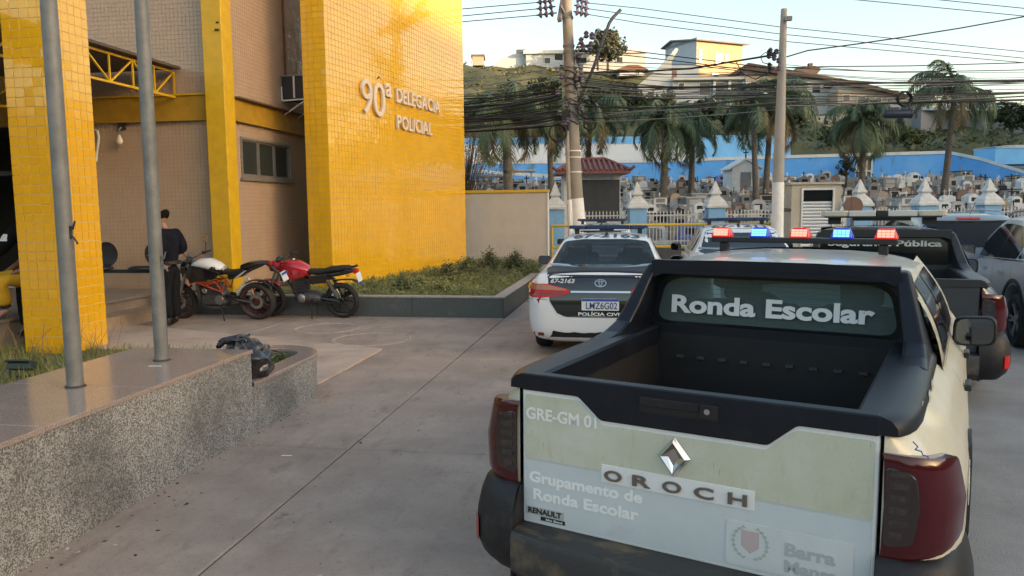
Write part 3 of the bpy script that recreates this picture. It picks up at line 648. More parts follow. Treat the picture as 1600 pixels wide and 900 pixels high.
# ================================================================== pickup
def ring_fill(b, outer, inner, mi=0):
    b.grid([outer, inner], mi, True)
def make_pickup(name, label, cat, loc, rz, roll, P, group=None):
    t = thing(name, label, cat, loc, 0, group); t.rotation_mode = 'XYZ'
    t.matrix_world = Matrix.Translation(Vector(loc)) @ Matrix.Rotation(rz, 4, 'Z') @ Matrix.Rotation(roll, 4, 'Y')
    mb, msat, mpl = P['body'], P['black'], P['plastic']
    RA, FA, WR = .98, 3.80, .345
    xo = lambda y: interp([(0,.70),(.006,.755),(.018,.81),(.04,.852),(.08,.882),(.15,.908),(.2,.920),(.3,.938),(.5,.950),(1.0,.952),(2.5,.935),(3.7,.925),(4.05,.89),(4.3,.80),(4.45,.68),(4.52,.5)], y)
    def xz(y, z):
        d = interp([(.30,.06),(.42,.02),(.55,0),(.78,0),(.88,.026),(.97,.085),(1.04,.152),(1.1,.19)], z)
        return xo(y) - d*min(1, max(0, (xo(y)-.70)/.16))
    def zb(y):
        v = .34
        for a in (RA, FA):
            if abs(y-a) < .43: v = max(v, .34+math.sqrt(max(0, .43**2-(y-a)**2))*.97)
        return v
    zt = lambda y: interp([(0,1.035),(1.3,1.045),(1.42,1.0),(3.40,.98),(3.7,.99),(4.2,.95),(4.45,.88),(4.52,.82)], y)
    ysd = sorted(set([0,.004,.012,.03,.06,.09,.13,.2,.3,.42,.52,.56,.6,.66,.74,.84,.92,.98,1.04,1.12,1.22,1.3,1.36,1.40,1.42,1.6,2.0,2.5,3.0,3.3,3.36,3.4,3.46,3.55,3.66,3.8,3.94,4.05,4.14,4.2,4.24,4.3,4.38,4.45,4.5,4.52]))
    NS = 12
    for s in (-1, 1):
        b = MB(); rows = [[Vector((s*xz(y, lerp(zb(y), zt(y), k/NS)), y, lerp(zb(y), zt(y), k/NS))) for k in range(NS+1)] for y in ysd]
        b.grid(rows)
        b.build('body_side', mb, t, auto=50)
        # black wheel arch trim
        for a in (RA, FA):
            b = MB(); rr = []
            for k in range(21):
                an = R(-2+184*k/20); y, z = a+.425*cos(an), .34+.415*sin(an); y2, z2 = a+.50*cos(an), .34+.475*sin(an)
                rr.append([Vector((s*(xz(y, max(z,.42))-.06), y, z)), Vector((s*(xz(y, max(z,.42))+.012), y, z)), Vector((s*(xz(y2, max(z2,.42))+.012), y2, z2)), Vector((s*(xz(y2, max(z2,.42))-.01), y2, z2))])
            b.grid(rr); b.build('wheel_arch', mpl, t, auto=40)
        b = MB(); b.grid([[Vector((s*(xz(y,.42)+o), y, z)) for o, z in ((-.03,.24),(.012,.27),(.016,.40),(-.01,.43))] for y in (1.42,1.8,2.4,3.0,3.36)]); b.build('sill_trim', mpl, t, auto=40)
        for y in (.98, 3.80): wheel(t, (s*.805, y, WR), WR, .215, s)
    # hood, front, underbody
    b = MB(); hy = [3.30,3.46,3.66,3.94,4.14,4.3,4.38,4.45,4.5,4.52]
    b.grid([[Vector((u*xz(y, zt(y)), y, zt(y)+.05*(1-u*u))) for u in (-1,-.8,-.5,0,.5,.8,1)] for y in hy]); b.build('hood', mb, t, auto=50)
    b = MB(); b.grid([[Vector((u*xz(4.52, z), 4.52+.05*(1-u*u), z)) for u in (-1,-.6,0,.6,1)] for z in (.34,.5,.7,zt(4.52))]); b.build('front_grille', mpl, t)
    b = MB(); b.bb((-.80,.1,.30), (.80,4.45,.42)); b.build('underbody', M_BLACK, t)
    # bed
    b = MB(); xi, zf = .60, .56; yw = 1.455
    b.grid([[Vector((-xi-.02,.05,1.06)), Vector((-xi,.05,zf)), Vector((xi,.05,zf)), Vector((xi+.02,.05,1.06))], [Vector((-xi-.02,yw,1.06)), Vector((-xi,yw,zf)), Vector((xi,yw,zf)), Vector((xi+.02,yw,1.06))]])
    b.add([(-xi,.05,zf),(xi,.05,zf),(xi,.05,1.06),(-xi,.05,1.06)], [(0,1,2,3)]); b.add([(-xi-.02,yw,zf),(xi+.02,yw,zf),(xi+.02,yw,1.06),(-xi-.02,yw,1.06)], [(0,1,2,3)])
    for k in range(9): b.bb((-.56+k*.13,.08,zf), (-.50+k*.13,yw-.03,zf+.012))
    for s in (-1, 1): b.bb((s*.44,.72,zf), (s*.60,1.25,zf+.22))
    b.build('bed_liner', M_LINER, t)
    for k in range(9): b = MB(); b.box((-.48+k*.12, yw-.012, .93), (.04,.02,.014)); b.build('liner_slot', mat('slot_grey', (.045,.046,.05), .6), t)
    # rail caps
    for s in (-1, 1):
        b = MB(); rows = []
        for y in (-.006,.0,.012,.05,.12,.25,.5,.8,1.1,1.44):
            zz = 1.085+.012*y; xe = min(xz(y, 1.04)+.012, .80) if y > .3 else interp([(-.01,.732),(.03,.757),(.08,.775),(.15,.788),(.3,min(xz(.3,1.04)+.012,.80))], y)
            rows.append([Vector((s*.605,y,zz-.10 if y > .04 else 1.022)), Vector((s*.605,y,zz-.012)), Vector((s*.618,y,zz)), Vector((s*(xe-.05),y,zz+.002)), Vector((s*(xe-.015),y,zz-.012)), Vector((s*(xe+.004),y,zz-.035)), Vector((s*(xe+.006),y,1.022))])
        b.grid(rows); b.add(rows[0], [tuple(range(7))]); b.build('rail_cap', msat, t, auto=40)
        for k in range(3):
            y = .30+k*.21; xe = xz(y, 1.04)+.012; b = MB()
            b.prism([Vector((s*(xe+.001),y,1.032)), Vector((s*(xe+.001),y+.075,1.036)), Vector((s*(xe-.006),y+.075,1.066)), Vector((s*(xe-.006),y+.012,1.062))], (s*.0015,0,.0)); b.build('rail_slot', P['slot'], t)
    # sail fairing behind the cab
    for s in (-1, 1):
        prof = [(1.50,1.462),(1.41,1.455),(1.345,1.385),(1.25,1.25),(1.16,1.155),(1.03,1.112),(.86,1.094),(.86,1.05),(1.50,1.05)]
        xin = lambda z: interp([(1.05,.665),(1.13,.672),(1.5,.60)], z)
        xout = lambda z: interp([(1.05,.80),(1.12,.772),(1.5,.655)], z)
        b = MB(); n = len(prof)
        b.add([Vector((s*xin(z), y, z)) for y, z in prof]+[Vector((s*xout(z), y, z)) for y, z in prof],
              [tuple(range(n)), tuple(range(n, 2*n))]+[(i, (i+1) % n, n+(i+1) % n, n+i) for i in range(n)])
        b.build('sail_fairing', msat, t, bevel=.018, seg=3)
    # greenhouse
    roofz = lambda y: interp([(1.38,1.492),(1.5,1.502),(1.75,1.508),(2.1,1.512),(2.5,1.506),(2.75,1.49)], y)
    roofx = lambda y: interp([(1.38,.645),(1.8,.665),(2.4,.665),(2.75,.635)], y)
    b = MB(); ry = [1.38,1.41,1.48,1.6,1.8,2.1,2.4,2.6,2.75]
    rows = [[Vector((u*roofx(y), y, roofz(y)-.006-.055*u**4-.012*u*u*u*u*u*u)) for u in (-1,-.96,-.88,-.7,-.4,0,.4,.7,.88,.96,1)] for y in ry]
    b.grid(rows); b.build('roof', P['roof'], t, auto=60)
    b = MB(); b.bb((-.63,1.375,1.405), (.63,1.44,1.482)); 
    rows = [[Vector((u*.645, 1.372-.0*u, 1.492-.006-.067*u**6-dz)) for u in (-1,-.96,-.88,-.7,-.4,0,.4,.7,.88,.96,1)] for dz in (-.002,.05)]
    b.grid(rows); b.build('roof_spoiler', msat, t, auto=50)
    for s in (-1, 1):
        b = MB(); A0, A1, A2, A3 = Vector((s*xz(1.34,1.0),1.34,1.0)), Vector((s*xz(3.35,.98),3.42,.975)), Vector((s*.628,2.74,1.46)), Vector((s*.642,1.42,1.43))
        N = 8; rows = []
        for j in range(N+1):
            v = j/N; a, c = A0.lerp(A3, v), A1.lerp(A2, v); rows.append([a.lerp(c, i/N)+Vector((s*.035*sin(pi*v),0,0)) for i in range(N+1)])
        b.grid(rows); b.build('cab_side', mb, t, auto=60)
        def sp(u, v): return A0.lerp(A3, v).lerp(A1.lerp(A2, v), u)+Vector((s*(.035*sin(pi*v)+.006),0,0))
        for (u0, u1, u2, u3) in ((.10,.44,.48,.14),(.475,.86,.90,.515)):
            b = MB(); rows = []
            for j in range(5):
                v = .10+.78*j/4; k = j/4; ua, ub = lerp(u0, u3, k), lerp(u1, u2, k); rows.append([sp(lerp(ua, ub, i/5), v) for i in range(6)])
            b.grid(rows); b.build('side_window', M_DGLASS, t, smooth=True)
        b = MB(); b.grid([[sp(u, .05)+Vector((s*.004,0,dz)) for u in (.02,.3,.6,.9)] for dz in (-.012,.012)]); b.build('belt_trim', msat, t)
        for (y0) in (1.75, 2.72):
            b = MB(); b.box((s*(xz(y0,.86)+.018), y0, .86), (.03,.16,.035)); b.build('door_handle', M_BLACK, t, bevel=.008)
        b = MB()
        for y in (1.62, 2.52, 3.32): b.grid([[Vector((s*(xz(y, z)+.0015), y+dy, z)) for z in (.42,.6,.8,.9,.96)] for dy in (-.004,.004)])
        b.build('door_seam', M_BLACK, t)
        mirror_part(t, (s*.965, 2.62, 1.02), s, M_PLAST if P.get('mir') is None else P['mir'], (.23,.14,.19))
    # windscreen
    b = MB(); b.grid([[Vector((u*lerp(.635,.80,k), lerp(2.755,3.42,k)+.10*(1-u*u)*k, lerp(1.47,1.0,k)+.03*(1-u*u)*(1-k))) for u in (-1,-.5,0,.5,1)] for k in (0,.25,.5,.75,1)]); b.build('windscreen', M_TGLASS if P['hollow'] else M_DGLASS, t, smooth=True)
    # rear cab wall with its glass
    yr = lambda z: interp([(.9,1.452),(1.12,1.462),(1.40,1.485),(1.5,1.49)], z)
    glo = rpoly([(-.672,1.11),(.672,1.11),(.615,1.345),(.52,1.40),(-.52,1.40),(-.615,1.345)], .08, 4)
    outp = rpoly([(-.70,.98),(.70,.98),(.655,1.38),(.58,1.475),(-.58,1.475),(-.655,1.38)], .03, 4)
    b = MB(); V = lambda p, dy=0: Vector((p[0], yr(p[1])+dy, p[1]))
    b.grid([[V(p) for p in outp], [V(p) for p in glo], [V(p, .03) for p in glo]], 0, True)
    b.bb((-.70,1.46,.56), (.70,1.50,.985)); b.build('cab_rear_panel', msat, t, auto=40)
    bm = MB(); fr2 = rpoly([(-.635,1.128),(.635,1.128),(.585,1.34),(.50,1.378),(-.50,1.378),(-.585,1.34)], .085, 4)
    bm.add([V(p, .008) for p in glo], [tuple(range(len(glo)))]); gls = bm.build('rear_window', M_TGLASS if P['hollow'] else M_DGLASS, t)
    bm = MB(); bm.grid([[V(p, .004) for p in glo], [V(p, .004) for p in fr2]], 0, True); bm.build('glass_border', M_DGLASS, gls)
    if P['hollow']:
        b = MB()
        for k in range(8): z = 1.15+k*.028; b.bb((-.56,yr(z)+.010,z), (.56,yr(z)+.0112,z+.0018))
        b.build('defroster', mat('defroster_lines', (.10,.06,.04), .6), gls)
        b = MB(); b.bb((-.72,1.55,.45), (.72,3.1,.60)); b.bb((-.66,1.62,.60), (.66,1.76,1.10)); b.bb((-.7,2.95,.6), (.7,3.3,1.0)); b.build('cabin_floor', M_INT, t)
        for x in (-.36, 0, .36):
            b = MB(); b.box((x,1.70,1.17), (.24,.09,.13)); b.build('headrest', M_INT, t, bevel=.035, seg=3)
        for x in (-.36, .36):
            b = MB(); b.box((x,2.38,.90), (.48,.14,.52)); b.build('front_seat', M_INT, t, bevel=.05, seg=3)
            b = MB(); b.box((x,2.36,1.25), (.25,.10,.18)); b.build('headrest', M_INT, t, bevel=.045, seg=3)
        b = MB(); b.lathe([(.165,-.012),(.18,0),(.165,.012),(.155,0),(.165,-.012)], 24, (-.36,2.85,1.0), rot=Matrix.Rotation(R(65),3,'X')); b.build('steering_wheel', M_INT, t)
    # tailgate
    g = MB(); g.bb((-.688,.002,.435), (.688,.05,1.075)); tg = g.build('tailgate', P['edge'], t, bevel=.008)
    up = rpoly([(-.674,.719),(.674,.719),(.674,.998),(.420,.998),(.320,.912),(-.320,.912),(-.420,.998),(-.674,.998)], .012, 3)
    b = MB(); b.prism([(x, -.001, z) for x, z in up], (0,.006,0)); b.build('upper_panel', P['vinyl'], tg)
    lo = rpoly([(-.674,.450),(.674,.450),(.674,.713),(-.674,.713)], .01, 3)
    b = MB(); b.prism([(x, -.0005, z) for x, z in lo], (0,.006,0)); b.build('lower_panel', P['low'], tg)
    b = MB(); b.add([(-.673,-.0024,.724),(.673,-.0024,.724),(.673,.001,.708),(-.673,.001,.708)], [(0,1,2,3)]); b.build('crease', P['low'], tg)
    top = rpoly([(-.688,1.016),(-.425,1.016),(-.325,.930),(.325,.930),(.425,1.016),(.688,1.016),(.688,1.088),(-.688,1.088)], .012, 3)
    b = MB(); b.prism([(x, -.009, z) for x, z in top], (0,.06,0)); b.build('top_band', msat, tg, bevel=.006)
    b = MB(); b.prism([(x, -.012, z) for x, z in rrect(-.158,.992,.152,1.056,.010)], (0,.004,0)); hd = b.build('handle', mat('handle_recess', (.008,.008,.009), .5), tg)
    b = MB(); b.bb((-.155,-.018,1.018), (.075,-.011,1.052)); b.build('grip', M_PLAST, hd, bevel=.004); b = MB(); b.bb((.078,-.018,.996), (.149,-.011,1.052)); b.build('lock_plate', M_PLAST, hd, bevel=.004)
    b = MB(); b.lathe([(.011,-.0195),(.011,-.015)], 14, (.108,0,1.026), 'Y'); b.build('lock', M_CHROME, hd)
    # bumper
    for s in (-1, 1):
        plan = [(.695,-.085),(.77,-.082),(.85,-.06),(.91,-.018),(.952,.05),(.975,.15),(.985,.30),(.982,.50),(.972,.56)]
        b = MB(); prof = [(.20,.09),(.26,.03),(.33,.0),(.44,.0),(.53,.02),(.59,.045),(.608,.07),(.609,.14)]
        rows = []
        for z, ins in prof:
            r = []
            for i, (x, y) in enumerate(plan):
                a = Vector(plan[max(i-1,0)]); c = Vector(plan[min(i+1,len(plan)-1)]); d = (c-a).normalized(); n = Vector((-d.y, d.x)); r.append(Vector((s*(x+n.x*ins), y+n.y*ins, z)))
            rows.append(r)
        b.grid(rows); b.prism([(s*.69,-.085,.20),(s*.69,.02,.20),(s*.69,.02,.60),(s*.69,-.02,.60),(s*.69,-.085,.47)], (s*.012,0,0)); b.build('bumper_corner', mpl, t, auto=45)
        b = MB(); pl = [(.888,-.034),(.918,-.006),(.940,.032)]
        b.grid([[Vector((s*(x+.004), y-.006, z)) for x, y in pl] for z in (.315,.43)]); b.build('reflector', M_REDL2, t, smooth=True)
    b = MB(); b.grid([[Vector((x, -.155+.05*abs(x/.69)**3+dy, z)) for x in (-.69,-.5,-.25,0,.25,.5,.69)] for dy, z in ((.06,.20),(.0,.26),(.0,.40),(.012,.425),(.05,.432),(.165,.436))])
    b.build('bumper_step', M_STEP, t, auto=30)
    # tail lamps
    for s in (-1, 1):
        plan = [(.698,-.012),(.75,-.012),(.80,-.004),(.845,.018),(.882,.052),(.908,.10),(.924,.155),(.934,.205)]
        zs = [(0,.0),(.03,.006),(.12,.008),(.5,.014),(.88,.008),(.97,.004),(1,-.004)]
        b = MB(); rows = []
        for f, o in zs:
            r = []
            for i, (x, y) in enumerate(plan):
                k = i/(len(plan)-1); zl, zh = lerp(.603,.665,k**1.5), lerp(.965,.925,k**2); z = lerp(zl, zh, f)
                sh = .028*max(0, (z-.80)/.16)*min(1, k*2); r.append(Vector((s*(x+o*.7-sh), y-o*.5, z)))
            rows.append(r)
        b.grid(rows); b.add([Vector(v) for v in rows[0]]+[Vector((s*.70,.2,.61))], [tuple(range(len(plan)+1))]); b.add([Vector(v) for v in rows[-1]]+[Vector((s*.70,.2,.95))], [tuple(range(len(plan)+1))])
        tl = b.build('tail_lamp', M_REDL, t, auto=50)
        b = MB(); b.prism([(s*x, -.0215, z) for x, z in rpoly([(.708,.645),(.80,.668),(.815,.80),(.80,.905),(.708,.925)], .025, 3)], (0,.014,0))
        rot = Matrix.Rotation(0,3,'Z'); b.build('lamp_cluster', M_SMOKE, tl, bevel=.003)
        for k in range(6):
            z = .685+k*.042; b = MB(); b.bb((s*.725,-.0245,z), (s*(.782 if k else .765),-.0205,z+.020)); b.build('lamp_bar', mat('lamp_bar_grey', (.028,.024,.024), .15, coat=1, noise=.5, nscale=60), tl)
    return t, tg
def pose(t): return t.matrix_world
def lightbar(par, y, z, hw, cols, mbar):
    b = MB(); b.bb((-hw,y-.05,z-.002), (hw,y+.05,z+.032)); 
    for x in (-hw*.86, hw*.86): b.bb((x-.025,y-.035,z-.10), (x+.025,y+.035,z-.003))
    bar = b.build('light_bar', mbar, par, bevel=.008)
    n = len(cols)
    for k, c in enumerate(cols):
        x = -hw*.885+2*hw*.885*k/(n-1); zt = z+.032
        b = MB(); w0, w1, h = .063, .042, .062
        lo = rrect(x-w0,y-.055,x+w0,y+.055,.02,3); hi = rrect(x-w1,y-.035,x+w1,y+.035,.015,3)
        b.grid([[Vector((p,q,zt)) for p,q in lo],[Vector((p,q,zt+.012)) for p,q in lo],[Vector((p,q,zt+h)) for p,q in hi]], 0, True); b.add([Vector((p,q,zt+h)) for p,q in hi], [tuple(range(len(hi)))])
        d = b.build('beacon', (M_LR if c == 'r' else M_LB), bar, auto=40)
        for j in range(3):
            for i in range(4):
                bb = None
        b = MB()
        for i in range(4):
            for j in range(3):
                cx_ = x-.0345+i*.023; cz = zt+.017+j*.015; b.box((cx_, y-.0545+j*.0055, cz), (.0205,.010,.013))
        d2 = b.build('lamp_core', M_LRC if c == 'r' else M_LBC, bar)
    return bar
# ------------------------------------------------------------------ the near truck
OP = (.162, 2.907, 0); OH = R(-21.56); OR_ = R(.264)
truck, tg = make_pickup('pickup_truck', 'cream school patrol pickup with peeling vinyl, open black bed and lit beacons, nearest the camera', 'pickup truck', OP, OH, OR_,
    dict(body=M_TBODY, black=M_SATIN, plastic=M_PLAST, slot=M_TBODY, roof=mat('roof_cream', (.42,.405,.36), .35, coat=.5, crough=.08, noise=.06, nscale=4), edge=M_TRUCKW, vinyl=M_VINYL, low=M_VINYL_LOW, hollow=True))
bar = lightbar(truck, 2.3, 1.548, .55, 'rbrbr', M_BLACK)
FN = (0,-1,0); UX = (1,0,0); UZ = (0,0,1)
flat_words('Ronda Escolar', 'window_lettering', (-.54,1.459,1.178), UX, Vector((0,.085,1)).normalized(), FN, 1.06, .102, M_WTXT, truck, .001, .036)
flat_words('GRE-GM 01', 'lettering', (-.668,-.0015,.893), UX, UZ, FN, .325, .05, M_FTXT, tg, .002, .02)
flat_words('Grupamento de', 'lettering', (-.655,-.001,.605), UX, UZ, FN, .51, .062, M_FTXT, tg, .0015, .03)
flat_words('Ronda Escolar', 'lettering', (-.635,-.001,.545), UX, UZ, FN, .475, .048, M_FTXT, tg, .0015, .03)
b = MB(); b.bb((-.32,-.004,.678), (.285,.002,.752)); b.build('name_strip', M_TRUCKW, tg, bevel=.001)
M_DCHR = mat('dark_chrome', (.30,.28,.26), .25, metal=1)
for ch, x in zip('OROCH', (-.305,-.185,-.062,.062,.19)): flat_text(ch, 'name_letter', (x,-.005,.690), UX, UZ, FN, .075 if ch != 'H' else .07, .044, M_DCHR, tg, .008, .025)
# diamond badge
b = MB(); zc, xc = .832, -.018; oh, ow, ih, iw = .080, .066, .034, .022
ring = lambda h, w, y: [Vector((xc,y,zc+h)), Vector((xc+w,y,zc)), Vector((xc,y,zc-h)), Vector((xc-w,y,zc))]
b.grid([ring(oh,ow,-.001), ring(oh,ow,-.008), ring((oh+ih)/2+.004,(ow+iw)/2+.003,-.026), ring(ih,iw,-.012)], 0, True); b.add(ring(ih,iw,-.012), [(0,1,2,3)]); b.build('diamond_badge', M_CHROME, tg)
b = MB(); b.bb((-.668,-.003,.478), (-.49,.0,.512)); st_ = b.build('dealer_sticker', mat('grey_sticker', (.42,.43,.42), .4), tg); flat_text('RENAULT', 'sticker_text', (-.66,-.0033,.483), UX, UZ, FN, .16, .025, M_BLACK, st_, .001, .04)
b = MB(); b.bb((-.60,-.003,.458), (-.485,.0,.4745)); st_ = b.build('dealer_sticker', M_BLACK, tg); flat_text('São Bená', 'sticker_text', (-.575,-.0033,.462), UX, UZ, FN, .08, .009, M_WTXT, st_, .0008, .02)
b = MB(); b.prism([(x, -.004, z) for x, z in rrect(.185,.46,.622,.628,.018)], (0,.004,0)); pl = b.build('crest_sticker', mat('sticker_white', (.62,.65,.65), .35, noise=.04, nscale=10), tg)
M_FAD = mat('faded_grey_print', (.42,.46,.46), .5); M_FGR = mat('faded_green_print', (.40,.48,.43), .5); M_FRD = mat('faded_red_print', (.52,.42,.42), .5)
flat_text('Barra', 'sticker_text', (.395,-.0045,.535), UX, UZ, FN, .17, .050, M_FAD, pl, .0008, .04); flat_text('Mansa', 'sticker_text', (.395,-.0045,.475), UX, UZ, FN, .18, .046, M_FAD, pl, .0008, .04)
b = MB(); b.prism([(.242,-.0052,.60),(.305,-.0052,.60),(.305,-.0052,.54),(.274,-.0052,.515),(.242,-.0052,.54)], (0,.001,0)); b.bb((.25,-.0058,.565), (.275,-.005,.592)); b.build('crest_shield', M_FRD, pl)
for s in (-1, 1):
    b = MB(); ring_ = [(.274+s*.062*cos(R(a)), .556+.062*sin(R(a))) for a in range(-75, 71, 15)]
    b.tube([(x,-.0052,z) for x, z in ring_], .0018, 4)
    for k in range(9):
        a = R(-70+k*17); x, z = .274+s*.062*cos(a), .556+.062*sin(a); b.box((x,-.0055,z), (.013,.001,.006), rot=Matrix.Rotation(R(s*(40-k*9)),3,'Y'))
    b.build('crest_laurel', M_FGR, pl)
# writing and pen scratch on the right rear corner
flat_text('LIGUE', 'side_lettering', (.952,.38,.70), (0,1,0), UZ, (1,0,0), .30, .085, M_FTXT, truck, .002, .03)
b = MB(); pts = [(.775,.012,1.012),(.79,.016,.996),(.782,.018,.985),(.80,.03,.978),(.805,.035,.965),(.818,.04,.962),(.822,.045,.952),(.835,.06,.950)]
b.tube([(x+.008,y-.006,z) for x,y,z in pts], .0025, 4); b.build('pen_scratch', mat('blue_ink', (.05,.14,.45), .5), truck)
# ------------------------------------------------------------------ the dark truck
M_GREYB = mat('dark_grey_paint', (.032,.033,.037), .32, coat=.7, crough=.06, noise=.1, nscale=3)
pt = at(1396, 434, 6.95)
M_DB = mat('dark_grey_band', (.024,.025,.028), .4, noise=.15, nscale=5)
truck2, tg2 = make_pickup('pickup_truck', 'dark grey public security pickup with an unlit pale light bar on its roof', 'pickup truck', (pt.x, pt.y, .03), R(-13), 0,
    dict(body=M_GREYB, black=M_DB, plastic=M_PLAST, slot=M_BLACK, roof=M_GREYB, edge=M_GREYB, vinyl=M_GREYB, low=M_GREYB, hollow=False), None)
flat_words('Segurança Pública', 'window_lettering', (-.555,1.452,1.285), UX, UZ, FN, 1.11, .085, M_WTXT, truck2, .002, .03)
flat_text('Barra', 'lettering', (.30,-.002,.60), UX, UZ, FN, .33, .07, M_GTXT, tg2, .0015, .03); flat_text('Mansa', 'lettering', (.30,-.002,.50), UX, UZ, FN, .33, .065, M_GTXT, tg2, .0015, .03)
b = MB(); b.bb((-.60,1.90,1.605), (.60,2.18,1.62)); b.bb((-.30,1.95,1.57), (.30,2.12,1.605)); b.bb((-.56,1.99,1.53), (-.42,2.08,1.605)); b.bb((.42,1.99,1.53), (.56,2.08,1.605)); bar2 = b.build('light_bar', M_BLACK, truck2)
for x0, x1, c in ((-.64,-.34,'c'),(-.34,-.06,'p'),(-.06,.06,'b'),(.06,.36,'p'),(.36,.66,'c')):
    b = MB(); rr = rrect(x0+.003,1.90,x1-.003,2.20,.05 if c == 'c' else .008,3); b.prism([(p,q,1.62) for p,q in rr], (0,0,.065))
    b.build('lamp_module', {'c': mat('clear_lens_yellowed',(.62,.57,.45),.2,coat=.6), 'p': mat('clear_lens_pale',(.66,.64,.58),.22,coat=.6), 'b': M_BLACK}[c], bar2, bevel=.012)
# aerial and cables on the near truck roof
b = MB(); b.tube([(-.30,2.75,1.55),(-.30,2.72,1.95)], .0025, 5); b.build('aerial', M_BLACK, truck2)
# ================================================================== cars
M_CWHITE = mat('police_white', (.74,.745,.75), .28, coat=.6, crough=.05, noise=.03, nscale=3)
M_SILV = mat('silver_paint', (.50,.53,.58), .32, metal=.35, coat=.8, crough=.04, noise=.05, nscale=3)
M_SILV2 = mat('champagne_silver', (.24,.25,.26), .32, metal=.5, coat=.8, crough=.05)
M_CBLACK = mat('car_gloss_black', (.012,.013,.016), .18, coat=1)
M_SEAM = mat('panel_gap', (.01,.01,.01), .8)
def car_shell(name, st, mbody, par, arches, hollow=None, windows=(), crease_rows=()):
    """body lofted through half cross-sections, subdivided, wheel arches (and windows) cut out"""
    b = MB(); rows = []
    for (y, zb, ws, zm, wm, zbt, wb, zt, wt, cr) in st:
        h = [(0,zb),(ws*.6,zb),(ws,zb+.03),((ws+wm)/2+.012,lerp(zb,zm,.45)),(wm,zm),(lerp(wm,wb,.75),lerp(zm,zbt,.78)),(wb,zbt),(lerp(wb,wt,.18)-.004,lerp(zbt,zt,.16)),(lerp(wb,wt,.84),lerp(zbt,zt,.82)),(wt,zt),(wt*.82,zt+cr*.45),(wt*.45,zt+cr*.88),(0,zt+cr)]
        rows.append([Vector((x,y,z)) for x, z in h]+[Vector((-x,y,z)) for x, z in h[-2:0:-1]])
    b.grid(rows, 0, True); n = len(rows[0])
    b.add(rows[0], [tuple(range(n))]); b.add(rows[-1], [tuple(range(n))])
    me = b.mesh(name, mbody); bm = bmesh.new(); bm.from_mesh(me); bmesh.ops.remove_doubles(bm, verts=bm.verts, dist=1e-5); bmesh.ops.recalc_face_normals(bm, faces=bm.faces); bm.to_mesh(me); bm.free()
    o = link_mesh(name, me, None); sb = o.modifiers.new('s', 'SUBSURF'); sb.levels = 2; sb.render_levels = 2
    cut = []
    for (ay, az, r, hw) in arches:
        for s in (-1, 1):
            c = MB(); c.tube([(s*(hw-.32), ay, az), (s*(hw+.3), ay, az)], r, 40); co = c.build('cut', mbody); cut.append(co)
            m = o.modifiers.new('b', 'BOOLEAN'); m.operation = 'DIFFERENCE'; m.object = co; m.solver = 'EXACT'
    if hollow:
        co = hollow(); cut.append(co); m = o.modifiers.new('b', 'BOOLEAN'); m.object = co; m.solver = 'EXACT'
        for wdw in windows: cut.append(wdw); m = o.modifiers.new('b', 'BOOLEAN'); m.object = wdw; m.solver = 'EXACT'
    dg = bpy.context.evaluated_depsgraph_get(); e = o.evaluated_get(dg); nm = bpy.data.meshes.new_from_object(e, depsgraph=dg); nm.name = name
    bpy.data.objects.remove(o)
    for c in cut: bpy.data.objects.remove(c)
    nm.polygons.foreach_set('use_smooth', [True]*len(nm.polygons)); nm.set_sharp_from_angle(angle=R(38))
    return link_mesh(name, nm, par)
REAR = lambda a, b_: (a, -1.5, b_); FWD = (0, 1, 0)
def smooth_poly(pts, r=.03): return rpoly(pts, r, 4)
def side_cut(bv, par, s, name, pts, m, off=.004, r=.05):
    return wrap(name, rpoly(pts, r, 4), bv, lambda a, c: (s*2, a, c), (-s, 0, 0), m, par, off, .08)
def strip(bv, par, name, pts, to3, d, m, wd=.006, off=.0015):
    """a thin line laid on the body along a 2D polyline"""
    b = MB(); d = Vector(d).normalized(); P = []
    full = []
    for a, c in zip(pts, pts[1:]):
        k = max(2, int((Vector(c)-Vector(a)).length/.06))
        full += [Vector(a).lerp(Vector(c), i/k) for i in range(k)]
    full.append(Vector(pts[-1]))
    L_, R_ = [], []
    for i, p in enumerate(full):
        t_ = (full[min(i+1,len(full)-1)]-full[max(i-1,0)]).normalized(); n = Vector((-t_.y, t_.x))*wd/2
        for arr, q in ((L_, p+n), (R_, p-n)):
            h, nn, _, _ = bv.ray_cast(Vector(to3(q.x, q.y)), d)
            if h is None: h, nn, _, _ = bv.find_nearest(Vector(to3(q.x, q.y))+d*.6)
            if nn.dot(d) > 0: nn = -nn
            arr.append(h+nn*off)
    b.grid([L_, R_]); return b.build(name, m, par, fix=False)
